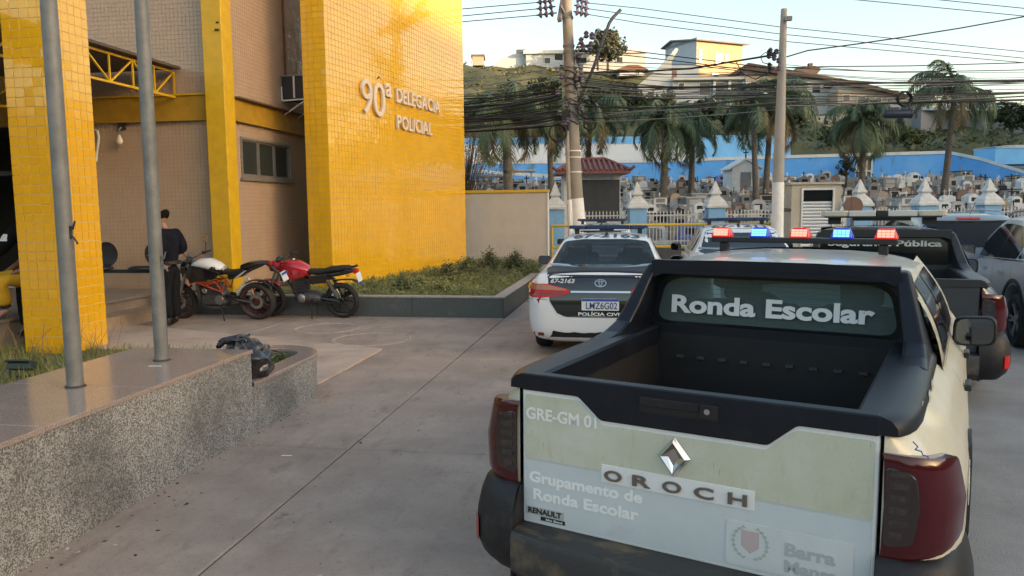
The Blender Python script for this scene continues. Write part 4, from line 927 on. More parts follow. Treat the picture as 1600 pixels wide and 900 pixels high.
SEDAN = [  # y, zb, ws, zm, wm, zbelt, wbelt, ztop, wtop, crown
 (.00,.36,.50,.50,.58,.60,.60,.66,.52,.03),(.02,.27,.66,.50,.74,.68,.76,.76,.68,.04),(.07,.22,.74,.50,.82,.74,.82,.92,.74,.05),(.13,.20,.78,.52,.855,.80,.85,.985,.75,.05),
 (.22,.20,.80,.54,.875,.86,.865,1.005,.745,.05),(.45,.20,.82,.56,.885,.90,.868,1.01,.735,.05),(.66,.20,.83,.58,.888,.915,.866,1.02,.715,.05),(.80,.19,.83,.58,.888,.92,.862,1.07,.685,.045),
 (1.05,.19,.83,.58,.888,.925,.858,1.19,.635,.04),(1.38,.19,.83,.58,.887,.925,.853,1.325,.59,.04),(1.62,.19,.83,.58,.885,.925,.85,1.375,.575,.045),(2.0,.19,.83,.58,.885,.92,.85,1.395,.57,.05),
 (2.45,.19,.83,.57,.885,.915,.85,1.385,.57,.05),(2.72,.19,.83,.57,.885,.91,.85,1.34,.585,.05),(3.05,.19,.83,.57,.885,.90,.85,1.17,.66,.05),(3.42,.19,.83,.57,.885,.89,.85,.985,.735,.05),
 (3.7,.20,.82,.56,.88,.85,.845,.92,.74,.05),(4.1,.20,.80,.54,.86,.78,.83,.84,.72,.05),(4.4,.21,.74,.50,.80,.70,.77,.74,.66,.04),(4.55,.23,.64,.46,.70,.60,.68,.64,.56,.03),(4.62,.30,.48,.46,.55,.55,.52,.57,.42,.02)]
def make_sedan(name, label, cat, loc, rz, num, group=None, full=True):
    t = thing(name, label, cat, loc, rz, group)
    def hol():
        b = MB(); rows = []
        for (y, z0, w0, z1, w1) in ((.70,.62,.70,1.0,.60),(1.05,.50,.78,1.16,.585),(1.40,.42,.78,1.315,.545),(2.0,.42,.78,1.39,.53),(2.45,.42,.78,1.38,.53),(2.74,.42,.78,1.32,.54),(3.05,.42,.78,1.13,.61),(3.30,.5,.78,.99,.68)):
            zb = min(.93, z1-.02); hh = [(0,z0),(w0,z0),(w0+.02,zb-.06),(lerp(w0,w1,.5)+.01,lerp(zb,z1,.5)),(w1,z1),(w1*.5,z1+.035),(0,z1+.045)]
            rows.append([Vector((x,y,z)) for x, z in hh]+[Vector((-x,y,z)) for x, z in hh[-2:0:-1]])
        b.grid(rows, 0, True); n = len(rows[0]); b.add(rows[0], [tuple(range(n))]); b.add(rows[-1], [tuple(range(n))])
        o = b.build('cut', M_CWHITE); bm = bmesh.new(); bm.from_mesh(o.data); bmesh.ops.remove_doubles(bm, verts=bm.verts, dist=1e-5); bmesh.ops.recalc_face_normals(bm, faces=bm.faces); bm.to_mesh(o.data); bm.free(); return o
    def rear_cut():
        b = MB(); pts = rpoly([(-.655,1.075),(.655,1.075),(.545,1.335),(.30,1.362),(-.30,1.362),(-.545,1.335)], .05, 4); b.prism([(x,.62,z) for x, z in pts], (0,.95,0)); return b.build('cut', M_CWHITE)
    def front_cut():
        b = MB(); pts = rpoly([(-.69,1.02),(.69,1.02),(.54,1.345),(-.54,1.345)], .05, 4); b.prism([(x,2.5,z) for x, z in pts], (0,.95,0)); return b.build('cut', M_CWHITE)
    sidew = [[(1.10,1.01),(1.42,1.005),(1.80,1.0),(1.80,1.325),(1.60,1.30),(1.38,1.235)],[(1.86,1.0),(2.85,.985),(2.98,1.03),(2.62,1.29),(2.30,1.335),(1.86,1.33)]]
    def side_cutter(p):
        b = MB(); b.prism([(-1.2,y,z) for y, z in rpoly(p,.03,4)], (2.4,0,0)); return b.build('cut', M_CWHITE)
    sh = car_shell('body', SEDAN, M_CWHITE, t, [(.99,.32,.365,.86),(3.69,.32,.365,.86)], hol if full else None, [rear_cut(), front_cut()]+[side_cutter(p) for p in sidew] if full else ())
    # a bare shell without holes to lay things on
    base = MB(); rows = []
    ref = car_shell('ref', SEDAN, M_CWHITE, None, []); bv = bvh_of(ref); bpy.data.objects.remove(ref)
    gm = M_CGLASS if full else M_DGLASS
    g = wrap('rear_window', rpoly([(-.66,1.07),(.66,1.07),(.55,1.338),(.30,1.366),(-.30,1.366),(-.55,1.338)], .05, 4), bv, REAR, FWD, gm, t, .001, .06, 0)
    gl = wrap('rear_shelf_band', rpoly([(-.70,1.058),(.70,1.058),(.69,1.085),(-.69,1.085)], .01, 3), bv, REAR, FWD, M_CBLACK, t, .003, .06)
    wrap('windscreen', rpoly([(-.70,1.01),(.70,1.01),(.545,1.35),(-.545,1.35)], .05, 4), bv, lambda a, c: (a, 6, c), (0,-1,0), gm, t, .001, .08, 0)
    for s in (-1, 1):
        for p in sidew: side_cut(bv, t, s, 'side_window', p, gm if full else M_DGLASS, .001, .03)
        side_cut(bv, t, s, 'door_pillar', [(1.80,.995),(1.86,.995),(1.86,1.34),(1.80,1.335)], M_CBLACK, .003, .005)
        for pl in ([(1.45,.95),(1.40,.60),(1.5,.32)], [(1.83,.98),(1.83,.30)], [(2.92,.95),(2.90,.32)]):
            strip(bv, t, 'door_seam', pl, lambda a, c, s=s: (s*2, a, c), (-s,0,0), M_SEAM)
        for y in (1.58, 2.05): side_cut(bv, t, s, 'door_handle', [(y,.80),(y+.17,.80),(y+.17,.835),(y,.835)], M_CWHITE, .022, .015)
        mirror_part(t, (s*.985, 2.76, 1.0), s, M_CBLACK, (.19,.12,.14))
        for y in (.99, 3.69): wheel(t, (s*.765, y, .315), .315, .20, s, M_RIM, 5, 'double')
        lens = rpoly([(s*.875,.80),(s*.875,.895),(s*.62,.895),(s*.36,.835),(s*.345,.80),(s*.44,.765),(s*.60,.745),(s*.80,.735)], .02, 3)
        tl = wrap('tail_lamp', lens, bv, REAR, FWD, M_REDL2, t, .012, .05)
        up = rpoly([(s*.86,.83),(s*.86,.885),(s*.63,.885),(s*.385,.833),(s*.40,.820)], .01, 3); wrap('lamp_lens', up, bv, REAR, FWD, mat('smoky_amber_lens', (.40,.17,.09), .12, coat=.5), tl, .017, .05)
        for k in range(2): wrap('lamp_bar', rpoly([(s*.83,.778-k*.022),(s*.83,.790-k*.022),(s*.43,.805-k*.018),(s*.43,.796-k*.018)], .003, 2), bv, REAR, FWD, mat('deep_red', (.16,.003,.004), .15, coat=1), tl, .016, .05)
        strip(bv, t, 'lid_seam', [(s*.62,1.04),(s*.60,.82),(s*.585,.70),(s*.50,.565),(s*.40,.52),(0,.515)], REAR, FWD, M_SEAM, .008, .004)
        wrap('reflector', rpoly([(s*.79,.285),(s*.79,.325),(s*.66,.325),(s*.66,.285)], .012, 3), bv, REAR, FWD, mat('dull_red_reflector', (.20,.03,.03), .3), t, .004, .05)
        strip(bv, t, 'bumper_seam', [(s*.875,.725),(s*.80,.715),(s*.62,.715)], REAR, FWD, M_SEAM, .006, .003)
        strip(bv, t, 'roof_seam', [(s*.545,1.60),(s*.555,1.9),(s*.55,2.5)], lambda a, c: (a, c, 3), (0,0,-1), M_CBLACK, .02, .003)
    wrap('bumper_valance', rpoly([(-.62,.19),(.62,.19),(.60,.275),(-.60,.275)], .03, 3), bv, REAR, FWD, M_PLAST, t, .006, .06)
    blk = rpoly([(-.62,1.0),(-.60,.80),(-.58,.68),(-.50,.56),(-.40,.525),(.40,.525),(.50,.56),(.58,.68),(.60,.80),(.62,1.0)], .03, 4)
    lid = wrap('boot_lid', blk, bv, REAR, FWD, M_CBLACK, t, .003, .05)
    wrap('boot_deck', rpoly([(-.625,.085),(.625,.085),(.70,.72),(-.70,.72)], .04, 4), bv, lambda a, c: (a, c, 3), (0,0,-1), mat('boot_black_worn', (.014,.014,.016), .45, spec=.2), lid, .003, .06)
    wrap('chrome_strip', rpoly([(-.345,.797),(.345,.797),(.345,.818),(-.345,.818)], .004, 2), bv, REAR, FWD, M_CHROME, lid, .014, .08)
    pl = wrap('number_plate', rrect(-.215,.598,.215,.732,.01), bv, REAR, FWD, mat('plate_white', (.66,.68,.70), .4), lid, .016, .2)
    wrap('plate_band', rrect(-.212,.702,.212,.730,.004), bv, REAR, FWD, mat('plate_blue', (.02,.06,.33), .4), pl, .018, .2)
    def on(s_, nm, x0, z0, x1, z1, m, par, off=.016, bold=.02, shear=0):
        P, F, _, _ = text_geo(s_, bold, shear); return wrap(nm, [(x0+a*(x1-x0), z0+c*(z1-z0)) for a, c in P], bv, REAR, FWD, m, par, off, .08, 0, F, False)
    on('LMZ6G02' if num == '67-2163' else 'KZQ4B71' if False else 'LMZ6G02', 'plate_text', -.165, .612, .195, .692, mat('plate_ink', (.02,.04,.12), .5), pl, .018, .01) if num == '67-2163' else None
    on(num, 'lettering', -.585, .905, -.30, .955, mat('grey_lettering', (.55,.56,.57), .5), lid, .006, .035, .2)
    on('POLÍCIA CIVIL', 'lettering', -.255, .535, .265, .582, M_WTXT, lid, .006, .03)
    # oval badge: three rings
    def oval(cx, cz, rx, rz_, wdt=.009):
        n = 28; o = [(cx+rx*cos(2*pi*i/n), cz+rz_*sin(2*pi*i/n)) for i in range(n)]; q = [(cx+(rx-wdt)*cos(2*pi*i/n), cz+(rz_-wdt)*sin(2*pi*i/n)) for i in range(n)]
        return o+q, [(i, (i+1) % n, n+(i+1) % n, n+i) for i in range(n)]
    for a in ((0,.905,.068,.044,.009),(0,.912,.022,.036,.007),(0,.929,.048,.014,.006)):
        P, F = oval(*a); wrap('oval_badge', P, bv, REAR, FWD, M_CHROME, lid, .018, 1, 0, F, False)
    # roof number
    P, F, _, _ = text_geo(num, .03); wrap('roof_number', [(-.44+a*.88, 1.47+c*.26) for a, c in P], bv, lambda a, c: (a, c, 3), (0,0,-1), mat('roof_black_letters', (.02,.02,.022), .4), t, .004, .1, 0, F, False)
    b = MB(); b.lathe([(.028,0),(.022,.02),(.008,.035)], 12, (0,1.64,1.415)); b.tube([(0,1.64,1.44),(0,1.60,1.60)], .003, 5); b.build('aerial', M_BLACK, t)
    # light bar, not lit
    b = MB(); b.bb((-.50,2.05,1.475), (.50,2.17,1.487))
    for s in (-1, 1): b.bb((s*.44-.03,2.06,1.40), (s*.44+.03,2.16,1.475))
    b.bb((-.12,2.02,1.445),(.08,2.1,1.475)); bar = b.build('light_bar', M_BLACK, t)
    for x0, x1 in ((-.555,-.30),(-.297,-.002),(.002,.297),(.30,.555)):
        m = MB(); m.prism([(p,q,1.487) for p, q in rrect(x0,2.0,x1,2.24,.05 if abs(x0)+abs(x1) > .7 else .006,3)], (0,0,.048)); m.build('lamp_module', mat('unlit_blue_lens', (.020,.045,.11), .18, coat=.8), bar, bevel=.012)
    if full:
        b = MB(); b.bb((-.72,1.0,.42), (.72,3.2,.52)); b.bb((-.62,1.12,.5), (.62,1.28,.98)); b.bb((-.7,3.0,.5), (.7,3.25,.95)); b.bb((-.60,.80,.92), (.60,1.15,.985)); b.build('cabin_floor', M_INT, t)
        for x in (-.36, .36):
            for y, h in ((1.2, .07), (2.12, .06)):
                b = MB(); b.box((x,y+.02,.90), (.46,.14,.50)); b.build('seat', M_INT, t, bevel=.05, seg=3)
                b = MB(); b.box((x,y,1.20), (.26,.10,.17)); b.build('headrest', M_INT, t, bevel=.045, seg=3)
    return t
def col_y(px, py, Y): r = ray(px, py); return CAMP+r*((Y-CAMP.y)/r.y)
c1 = col_y(938, 440, 8.86)
car1 = make_sedan('police_car', 'white police sedan with black boot lid and plate, parked just left of the cream pickup', 'police car', (c1.x, 8.86, 0), R(-.4), '67-2163', 'white police sedans')
# scuffs on the near sedan's bumper corner
b = MB()
for k in range(9): b.box((-.57+random.uniform(-.03,.05), .058, .33+random.uniform(-.07,.05)), (random.uniform(.008,.03), .012, random.uniform(.006,.02)))
b.build('paint_scuff', M_BLACK, car1)
c2 = col_y(934, 400, 15.2)
car2 = make_sedan('police_car', 'white police sedan farther ahead, only its roof and blue light bar showing', 'police car', (c2.x, 15.2, .0), R(0), '67-1070', 'white police sedans', False)
c3 = col_y(1172, 400, 11.75)
car3 = make_sedan('police_car', 'white police sedan seen behind the red and blue lit beacons', 'police car', (c3.x, 11.75, .05), R(-1), '67-1211', 'white police sedans', False)
# ------------------------------------------------------------------ silver family cars
SUV = [(.00,.42,.55,.55,.66,.66,.66,.74,.58,.03),(.03,.30,.70,.56,.80,.78,.80,.95,.70,.03),(.08,.25,.76,.58,.86,.92,.85,1.04,.74,.04),(.14,.23,.80,.60,.885,.99,.875,1.12,.735,.04),
 (.28,.22,.83,.62,.90,1.03,.885,1.34,.67,.03),(.42,.22,.84,.62,.905,1.035,.885,1.50,.62,.03),(.60,.22,.84,.62,.907,1.03,.885,1.575,.60,.03),(.95,.22,.84,.62,.907,1.02,.885,1.605,.60,.04),(1.6,.22,.84,.62,.905,1.0,.885,1.62,.60,.045),
 (2.2,.22,.84,.61,.905,.98,.885,1.60,.595,.05),(2.6,.22,.84,.61,.905,.97,.885,1.52,.61,.05),(3.0,.22,.84,.60,.905,.965,.88,1.27,.70,.05),(3.35,.22,.84,.60,.905,.96,.875,1.03,.77,.05),(3.7,.23,.83,.58,.90,.90,.865,.97,.77,.05),
 (4.05,.24,.80,.56,.87,.82,.84,.88,.73,.05),(4.28,.26,.72,.54,.79,.72,.76,.76,.64,.03),(4.36,.34,.55,.52,.62,.62,.6,.65,.5,.02)]
def make_suv(name, label, cat, loc, rz, mb, group=None, rails=True):
    t = thing(name, label, cat, loc, rz, group)
    car_shell('body', SUV, mb, t, [(.83,.36,.42,.88),(3.47,.36,.42,.88)])
    ref = car_shell('ref', SUV, mb, None, []); bv = bvh_of(ref); bpy.data.objects.remove(ref)
    wrap('rear_window', rpoly([(-.72,1.14),(.72,1.14),(.62,1.50),(-.62,1.50)], .08, 4), bv, REAR, FWD, M_DGLASS, t, .004, .06)
    wrap('spoiler', rpoly([(-.60,1.505),(.60,1.505),(.58,1.575),(-.58,1.575)], .03, 4), bv, REAR, FWD, mb, t, .03, .06)
    wrap('brake_lamp', rpoly([(-.16,1.525),(.16,1.525),(.16,1.55),(-.16,1.55)], .01, 2), bv, REAR, FWD, M_REDL2, t, .036, .06)
    wrap('windscreen', rpoly([(-.74,1.06),(.74,1.06),(.56,1.52),(-.56,1.52)], .05, 4), bv, lambda a, c: (a, 6, c), (0,-1,0), M_DGLASS, t, .004, .08)
    wrap('bumper_valance', rpoly([(-.76,.24),(.76,.24),(.78,.46),(-.78,.46)], .04, 3), bv, REAR, FWD, M_PLAST, t, .006, .06)
    wrap('number_plate', rrect(-.21,.76,.21,.89,.01), bv, REAR, FWD, mat('plate_white', (.66,.68,.70), .4), t, .012, .2)
    for s in (-1, 1):
        side_cut(bv, t, s, 'side_window', [(.42,1.13),(.92,1.09),(.92,1.45),(.62,1.47)], M_DGLASS, .004, .05)
        side_cut(bv, t, s, 'side_window', [(.97,1.085),(1.78,1.055),(1.78,1.50),(.97,1.455)], M_DGLASS, .004, .04)
        side_cut(bv, t, s, 'side_window', [(1.86,1.05),(2.86,1.02),(3.0,1.06),(2.55,1.42),(2.25,1.50),(1.86,1.505)], M_DGLASS, .004, .04)
        side_cut(bv, t, s, 'door_pillar', [(1.785,1.05),(1.855,1.05),(1.855,1.51),(1.785,1.505)], M_CBLACK, .003, .004)
        for k, pl in enumerate(([(.98,1.07),(1.02,.78),(1.28,.50),(1.32,.34)], [(1.82,1.04),(1.82,.34)], [(2.96,1.0),(2.94,.36)], [(1.32,.36),(2.94,.36)])):
            strip(bv, t, 'door_seam', pl, lambda a, c, s=s: (s*2, a, c), (-s,0,0), M_SEAM)
        strip(bv, t, 'chrome_trim', [(.45,1.085),(1.5,1.045),(2.9,1.0)], lambda a, c, s=s: (s*2, a, c), (-s,0,0), M_CHROME, .016, .008)
        for y in (1.30, 2.12): side_cut(bv, t, s, 'door_handle', [(y,.875),(y+.20,.87),(y+.20,.905),(y,.91)], M_CHROME, .028, .015)
        for ay in (.83, 3.47):
            pts = [(ay+.44*cos(R(a)), .36+.44*sin(R(a))) for a in range(0, 181, 12)]+[(ay+.50*cos(R(a)), .36+.49*sin(R(a))) for a in range(180, -1, -12)]
            wrap('wheel_arch', pts, bv, lambda a, c, s=s: (s*2, a, c), (-s,0,0), M_PLAST, t, .012, .3)
            wheel(t, (s*.775, ay, .335), .335, .22, s, M_RIM, 5, 'double')
        side_cut(bv, t, s, 'sill_trim', [(1.26,.23),(3.05,.23),(3.05,.36),(1.26,.36)], M_PLAST, .012, .02)
        mirror_part(t, (s*1.01, 2.72, 1.10), s, M_CBLACK, (.21,.13,.17))
        wrap('tail_lamp', rpoly([(s*.885,.90),(s*.885,1.08),(s*.70,1.08),(s*.56,1.0),(s*.58,.93)], .03, 3), bv, REAR, FWD, M_REDL2, t, .012, .05)
        wrap('pillar_lamp', rpoly([(s*.735,1.18),(s*.735,1.40),(s*.70,1.42),(s*.715,1.18)], .006, 2), bv, REAR, FWD, M_REDL2, t, .010, .05)
        if rails:
            b = MB(); b.tube([(s*.57,.72,1.60),(s*.575,.85,1.665),(s*.575,1.6,1.685),(s*.57,2.2,1.665),(s*.57,2.35,1.61)], .016, 8); b.build('roof_rail', M_RIM, t)
    b = MB(); b.tube([(0.1,.7,1.62),(.1,.5,1.80)], .004, 5); b.build('aerial', M_BLACK, t)
    return t
q = gz(1580, 541, 0)
HS = R(-9); off = Matrix.Rotation(HS, 3, 'Z') @ Vector((-.885, .83, 0))
suv1 = make_suv('suv', 'silver family SUV parked at the right edge, its left side facing the camera', 'SUV', (q.x-off.x, q.y-off.y, 0), HS, M_SILV, 'silver SUVs')
q = at(1528, 400, 11.2)
suv2 = make_suv('suv', 'silver SUV with a dark rear window standing behind the dark grey pickup', 'SUV', (q.x, q.y, 0), R(-3), M_SILV2, 'silver SUVs')
# ================================================================== hills, cemetery ground
M_HILL = mat('hill_grass', (.055,.065,.026), .95, col2=(.115,.11,.05), nscale=.22, bump=.8, bscale=2, detail=8)
mix_layer(M_HILL, .9, (.16,.13,.08), .56, .75, .5); mix_layer(M_HILL, 1.6, (.025,.04,.015), .5, .7, .7)
M_CEMG = mat('cemetery_ground', (.16,.14,.12), .9, col2=(.27,.25,.22), nscale=1.2)
CREST = [(300,85),(640,92),(715,99),(760,97),(830,97),(1000,106),(1060,112),(1170,120),(1300,134),(1400,152),(1500,157),(1600,160),(1800,150),(2200,120)]
def cem_z(d): return interp([(24.8,.0),(26.5,.12),(64,3.75),(70,5.4)], d)
def hill_y(x, d):
    t_ = min(1, max(0, (d-70)/62)); return lerp(236, interp(CREST, x), t_**.85)
def hill_pt(x, d):
    p = at(x, 300, d)
    if d <= 70: p.z = cem_z(d)
    else: p.z = at(x, hill_y(x, min(d,132)), min(d,132)).z - max(0, d-132)*.12 + .35*sin(x*.045+d*.3)+.25*sin(x*.11-d*.21)
    return p
b = MB(); b.grid([[hill_pt(x, d)+Vector((0,0,-.03)) for x in range(380, 2000, 20)] for d in (24.7,26.5,34,44,54,64,70)], 0); tag(b.build('cemetery_ground', M_CEMG, smooth=True), kind='structure')
b = MB(); b.grid([[hill_pt(x, d) for x in range(300, 2100, 16)] for d in [70+2.2*k for k in range(28)]+[134,145,165,200,260]], 0); tag(b.build('hillside', M_HILL, smooth=True), kind='structure')
# unseen hills, added right of and behind the camera to block sun, darken reflections
b = MB(); rows = []
for i in range(75):
    az = R(38+i*4); k = min(1, i/4)*min(1, (74-i)/6)*interp([(38,1),(64,1),(76,.76),(150,.76),(165,.45),(240,.45),(260,.8)], math.degrees(az)); row = []
    for j in range(16):
        r = 48+j*8; h = 38*math.exp(-((r-112)/30)**2)*k*(.93+.07*sin(i*.7)) + (.8*sin(i*1.3+j)+.5*sin(j*2.1-i))*k*(1 if j > 2 else 0); row.append(Vector((r*sin(az), r*cos(az), h-1.2)))
    rows.append(row)
b.grid(rows); tag(b.build('hill', M_HILL, smooth=True), kind='structure')
# ================================================================== fence
M_BLUEP = mat('sky_blue_paint', (.21,.43,.68), .7, noise=.10, nscale=5); mix_layer(M_BLUEP, 4, (.16,.18,.20), .60, .8, .5, (1,1,.4))
M_CAPW = mat('weathered_white', (.62,.62,.60), .75, noise=.10, nscale=6); mix_layer(M_CAPW, 5, (.17,.17,.165), .56, .76, .7, (1,1,.5))
M_BARW = mat('bar_white', (.58,.56,.52), .6, noise=.15, nscale=10)
M_LOWW = mat('low_wall_dark', (.10,.10,.10), .8, noise=.25, nscale=4)
FD = 25.0
PX = [868, 995, 1116, 1230, 1340, 1440, 1540, 1640]
f0 = at(868, 400, FD); f1 = at(1640, 400, FD)
FUX = R0.copy(); FA_ = YAW                                    # the fence runs square to the view
fe = thing('cemetery_fence', 'cemetery fence of white bars between sky blue pillars with white pointed caps', 'fence', (f0.x, f0.y, 0), FA_)
fx = [ (at(x, 400, FD)-f0).dot(R0) for x in PX ]
capm = None; pm = None
for x in fx:
    w2 = .27
    if pm is None:
        b = MB(); b.bb((-w2,-w2,0), (w2,w2,1.74)); pm = b.mesh('pillar', M_BLUEP)
        b = MB(); sq = lambda r, z: [Vector((r,r,z)), Vector((-r,r,z)), Vector((-r,-r,z)), Vector((r,-r,z))]
        rows = [sq(r, z) for r, z in ((.27,1.74),(.335,1.745),(.335,1.82),(.30,1.85),(.275,1.93),(.19,2.04),(.13,2.11),(.12,2.14),(.165,2.18),(.17,2.21),(.125,2.30),(.07,2.45),(.012,2.60))]
        b.grid(rows, 0, True); b.add(rows[-1], [(0,1,2,3)]); capm = b.mesh('cap', M_CAPW)
    p = link_mesh('pillar', pm, fe, (x,0,0)); link_mesh('cap', capm, p)
b = MB(); b.bb((-3.0,-.10,0), (fx[-1]+3,.10,.55)); b.build('low_wall', M_LOWW, fe)
b = MB(); barm = None
b.bb((-.012,-.012,.56), (.012,.012,1.60)); b.add([(-.02,-.012,1.60),(.02,-.012,1.60),(.02,.012,1.60),(-.02,.012,1.60),(0,0,1.69)], [(0,1,4),(1,2,4),(2,3,4),(3,0,4)]); barm = b.mesh('bar', M_BARW)
for a, c in zip([-3.2]+fx, fx+[fx[-1]+2]):
    n = int((c-a-.6)/.108)
    for k in range(n+1): link_mesh('bar', barm, fe, (a+.3+(c-a-.6)*k/n, 0, 0))
    m = MB(); m.bb((a+.27,-.016,1.50), (c-.27,.016,1.535)); m.bb((a+.27,-.016,.66), (c-.27,.016,.695)); m.build('rail', M_BARW, fe)
# yellow guard rail
M_RAIL = mat('rail_yellow', (.62,.42,.03), .45, noise=.1, nscale=9)
g0, g1 = at(862,350,22.6), at(1238,350,22.6); gl = (g1-g0).length
gr = thing('guard_rail', 'yellow tubular guard rail in front of the cemetery fence', 'rail', (g0.x,g0.y,0), YAW)
for y in (352, 386):
    z = at(960,y,22.6).z; b = MB(); b.tube([(0,0,z),(gl,0,z)], .04, 8); b.build('rail', M_RAIL, gr)
for x in (0, gl*.36, gl*.7, gl):
    z = at(960,352,22.6).z; b = MB(); b.tube([(x,0,0),(x,0,z)], .04, 8); b.build('post', M_RAIL, gr)
# ================================================================== red-roofed notice kiosk
M_RTILE = mat('red_roof_tile', (.20,.070,.052), .6, noise=.25, nscale=12)
kd = 28.5; k0 = at(925, 340, kd)
kk = thing('notice_kiosk', 'small kiosk with a red tiled hip roof and a dark board, behind the first pole', 'kiosk', (k0.x,k0.y,0), YAW)
zz = lambda y: at(925, y, kd).z
kw = 88/FPX*kd/2
gz0 = cem_z(kd)-.2
b = MB(); b.bb((-kw,0,gz0), (kw,1.3,zz(271))); b.build('wall', M_CAPW, kk)
m = MB(); m.bb((-kw*.70,-.03,zz(345)), (kw*.97,-.002,zz(281))); m.build('board', mat('slate_board', (.035,.038,.042), .55, noise=.2, nscale=3), kk)
e = 56/FPX*kd; ze, zr = zz(268), zz(249)
b = MB(); ev = [Vector((-e,-.5,ze)), Vector((e,-.5,ze)), Vector((e,1.8,ze)), Vector((-e,1.8,ze))]; r0_, r1_ = Vector((-.55,.65,zr)), Vector((.55,.65,zr))
b.add(ev+[r0_, r1_], [(0,1,5,4),(1,2,5),(2,3,4,5),(3,0,4),(3,2,1,0)]); b.bb((-e,-.52,ze-.10), (e,1.82,ze-.005))
rf = b.build('roof', M_RTILE, kk)
b = MB()
for k in range(14):
    u = (k+.5)/14; p = ev[0].lerp(ev[1], u); x = lerp(-e, e, u); xt = max(-.55, min(.55, x)); tt = 1 if abs(x) <= .55 else (e-abs(x))/(e-.55)
    q = Vector((x, lerp(-.5,.65,tt), lerp(ze,zr,tt))); b.tube([p+Vector((0,0,.02)), q+Vector((0,0,.03))], .055, 5)
tag(b.build('roof_tile', M_RTILE, kk), kind='stuff')
b = MB()
for a, c in ((ev[0],r0_),(ev[1],r1_),(r0_,r1_)): b.tube([a+Vector((0,0,.03)), c+Vector((0,0,.05))], .075, 6)
b.tube([ev[0]+Vector((0,0,.03)), ev[0]+Vector((-.16,-.05,.16))], .06, 6); b.tube([ev[1]+Vector((0,0,.03)), ev[1]+Vector((.16,-.05,.16))], .06, 6); tag(b.build('ridge_tile', M_RTILE, kk), kind='stuff')
# ================================================================== shuttered booth
M_CONCB = mat('booth_concrete', (.42,.38,.31), .8, noise=.12, nscale=3, bump=.1)
bd = 21.0; b0 = at(1274, 370, bd); zb_ = lambda y: at(1274, y, bd).z; bxw = lambda x: (at(x,340,bd)-b0).dot(R0)
bo = thing('booth', 'beige concrete booth with a white roller shutter beside the second pole', 'booth', (b0.x,b0.y,0), YAW)
b = MB(); x0, x1, a, c = bxw(1236), bxw(1313), bxw(1251), bxw(1303)
top = zb_(288)
for p, q in (((x0,0,0),(a,1.2,top)),((c,0,0),(x1,1.2,top)),((a,0,zb_(294)),(c,1.2,top)),((a,1.1,0),(c,1.2,zb_(294)))): b.bb(p, q)
b.bb((x0-.06,-.06,top), (x1+.06,1.26,top+.06)); b.build('wall', M_CONCB, bo)
b = MB()
for p, q in (((a,-.03,0),(a+.05,.02,zb_(294))),((c-.05,-.03,0),(c,.02,zb_(294))),((a+.05,-.03,zb_(294)-.05),(c-.05,.02,zb_(294)))): b.bb(p, q)
b.build('frame', M_CAPW, bo)
b = MB(); b.bb((a+.05,.03,zb_(314)), (c-.05,.06,zb_(294)-.05)); b.build('glass_panel', M_DGLASS, bo)
zs_, zt_ = .12, zb_(314); n = 20; sm = None
for k in range(n):
    h = (zt_-zs_)/n
    if sm is None:
        b = MB(); ww = (c-a)/2-.055; b.grid([[Vector((x,yy,z)) for x in (-ww,ww)] for yy, z in ((.06,0),(.02,h*.12),(.0,h*.45),(.02,h*.8),(.06,h*.93))]); sm = b.mesh('shutter_slat', mat('shutter_white', (.66,.67,.68), .45, metal=.1))
    link_mesh('shutter_slat', sm, bo, ((a+c)/2, .02, zs_+k*h))
b = MB(); b.bb((a,.09,0), (c,.10,zb_(294))); b.build('shutter_back', M_DARK, bo)
b = MB(); b.lathe([(.001,-.02),(.26,-.02),(.26,.02),(.001,.02)], 20, (bxw(1330),-.1,zb_(323)), 'Y'); b.tube([(bxw(1330),-.1,0),(bxw(1330),-.1,zb_(323))], .03, 6)
tag(b.build('round_sign', mat('rusty_brown', (.16,.09,.07), .7)), 'small round brown sign standing right of the shuttered booth', 'sign').matrix_world = Matrix.Translation((b0.x,b0.y,0)) @ Matrix.Rotation(YAW,4,'Z')
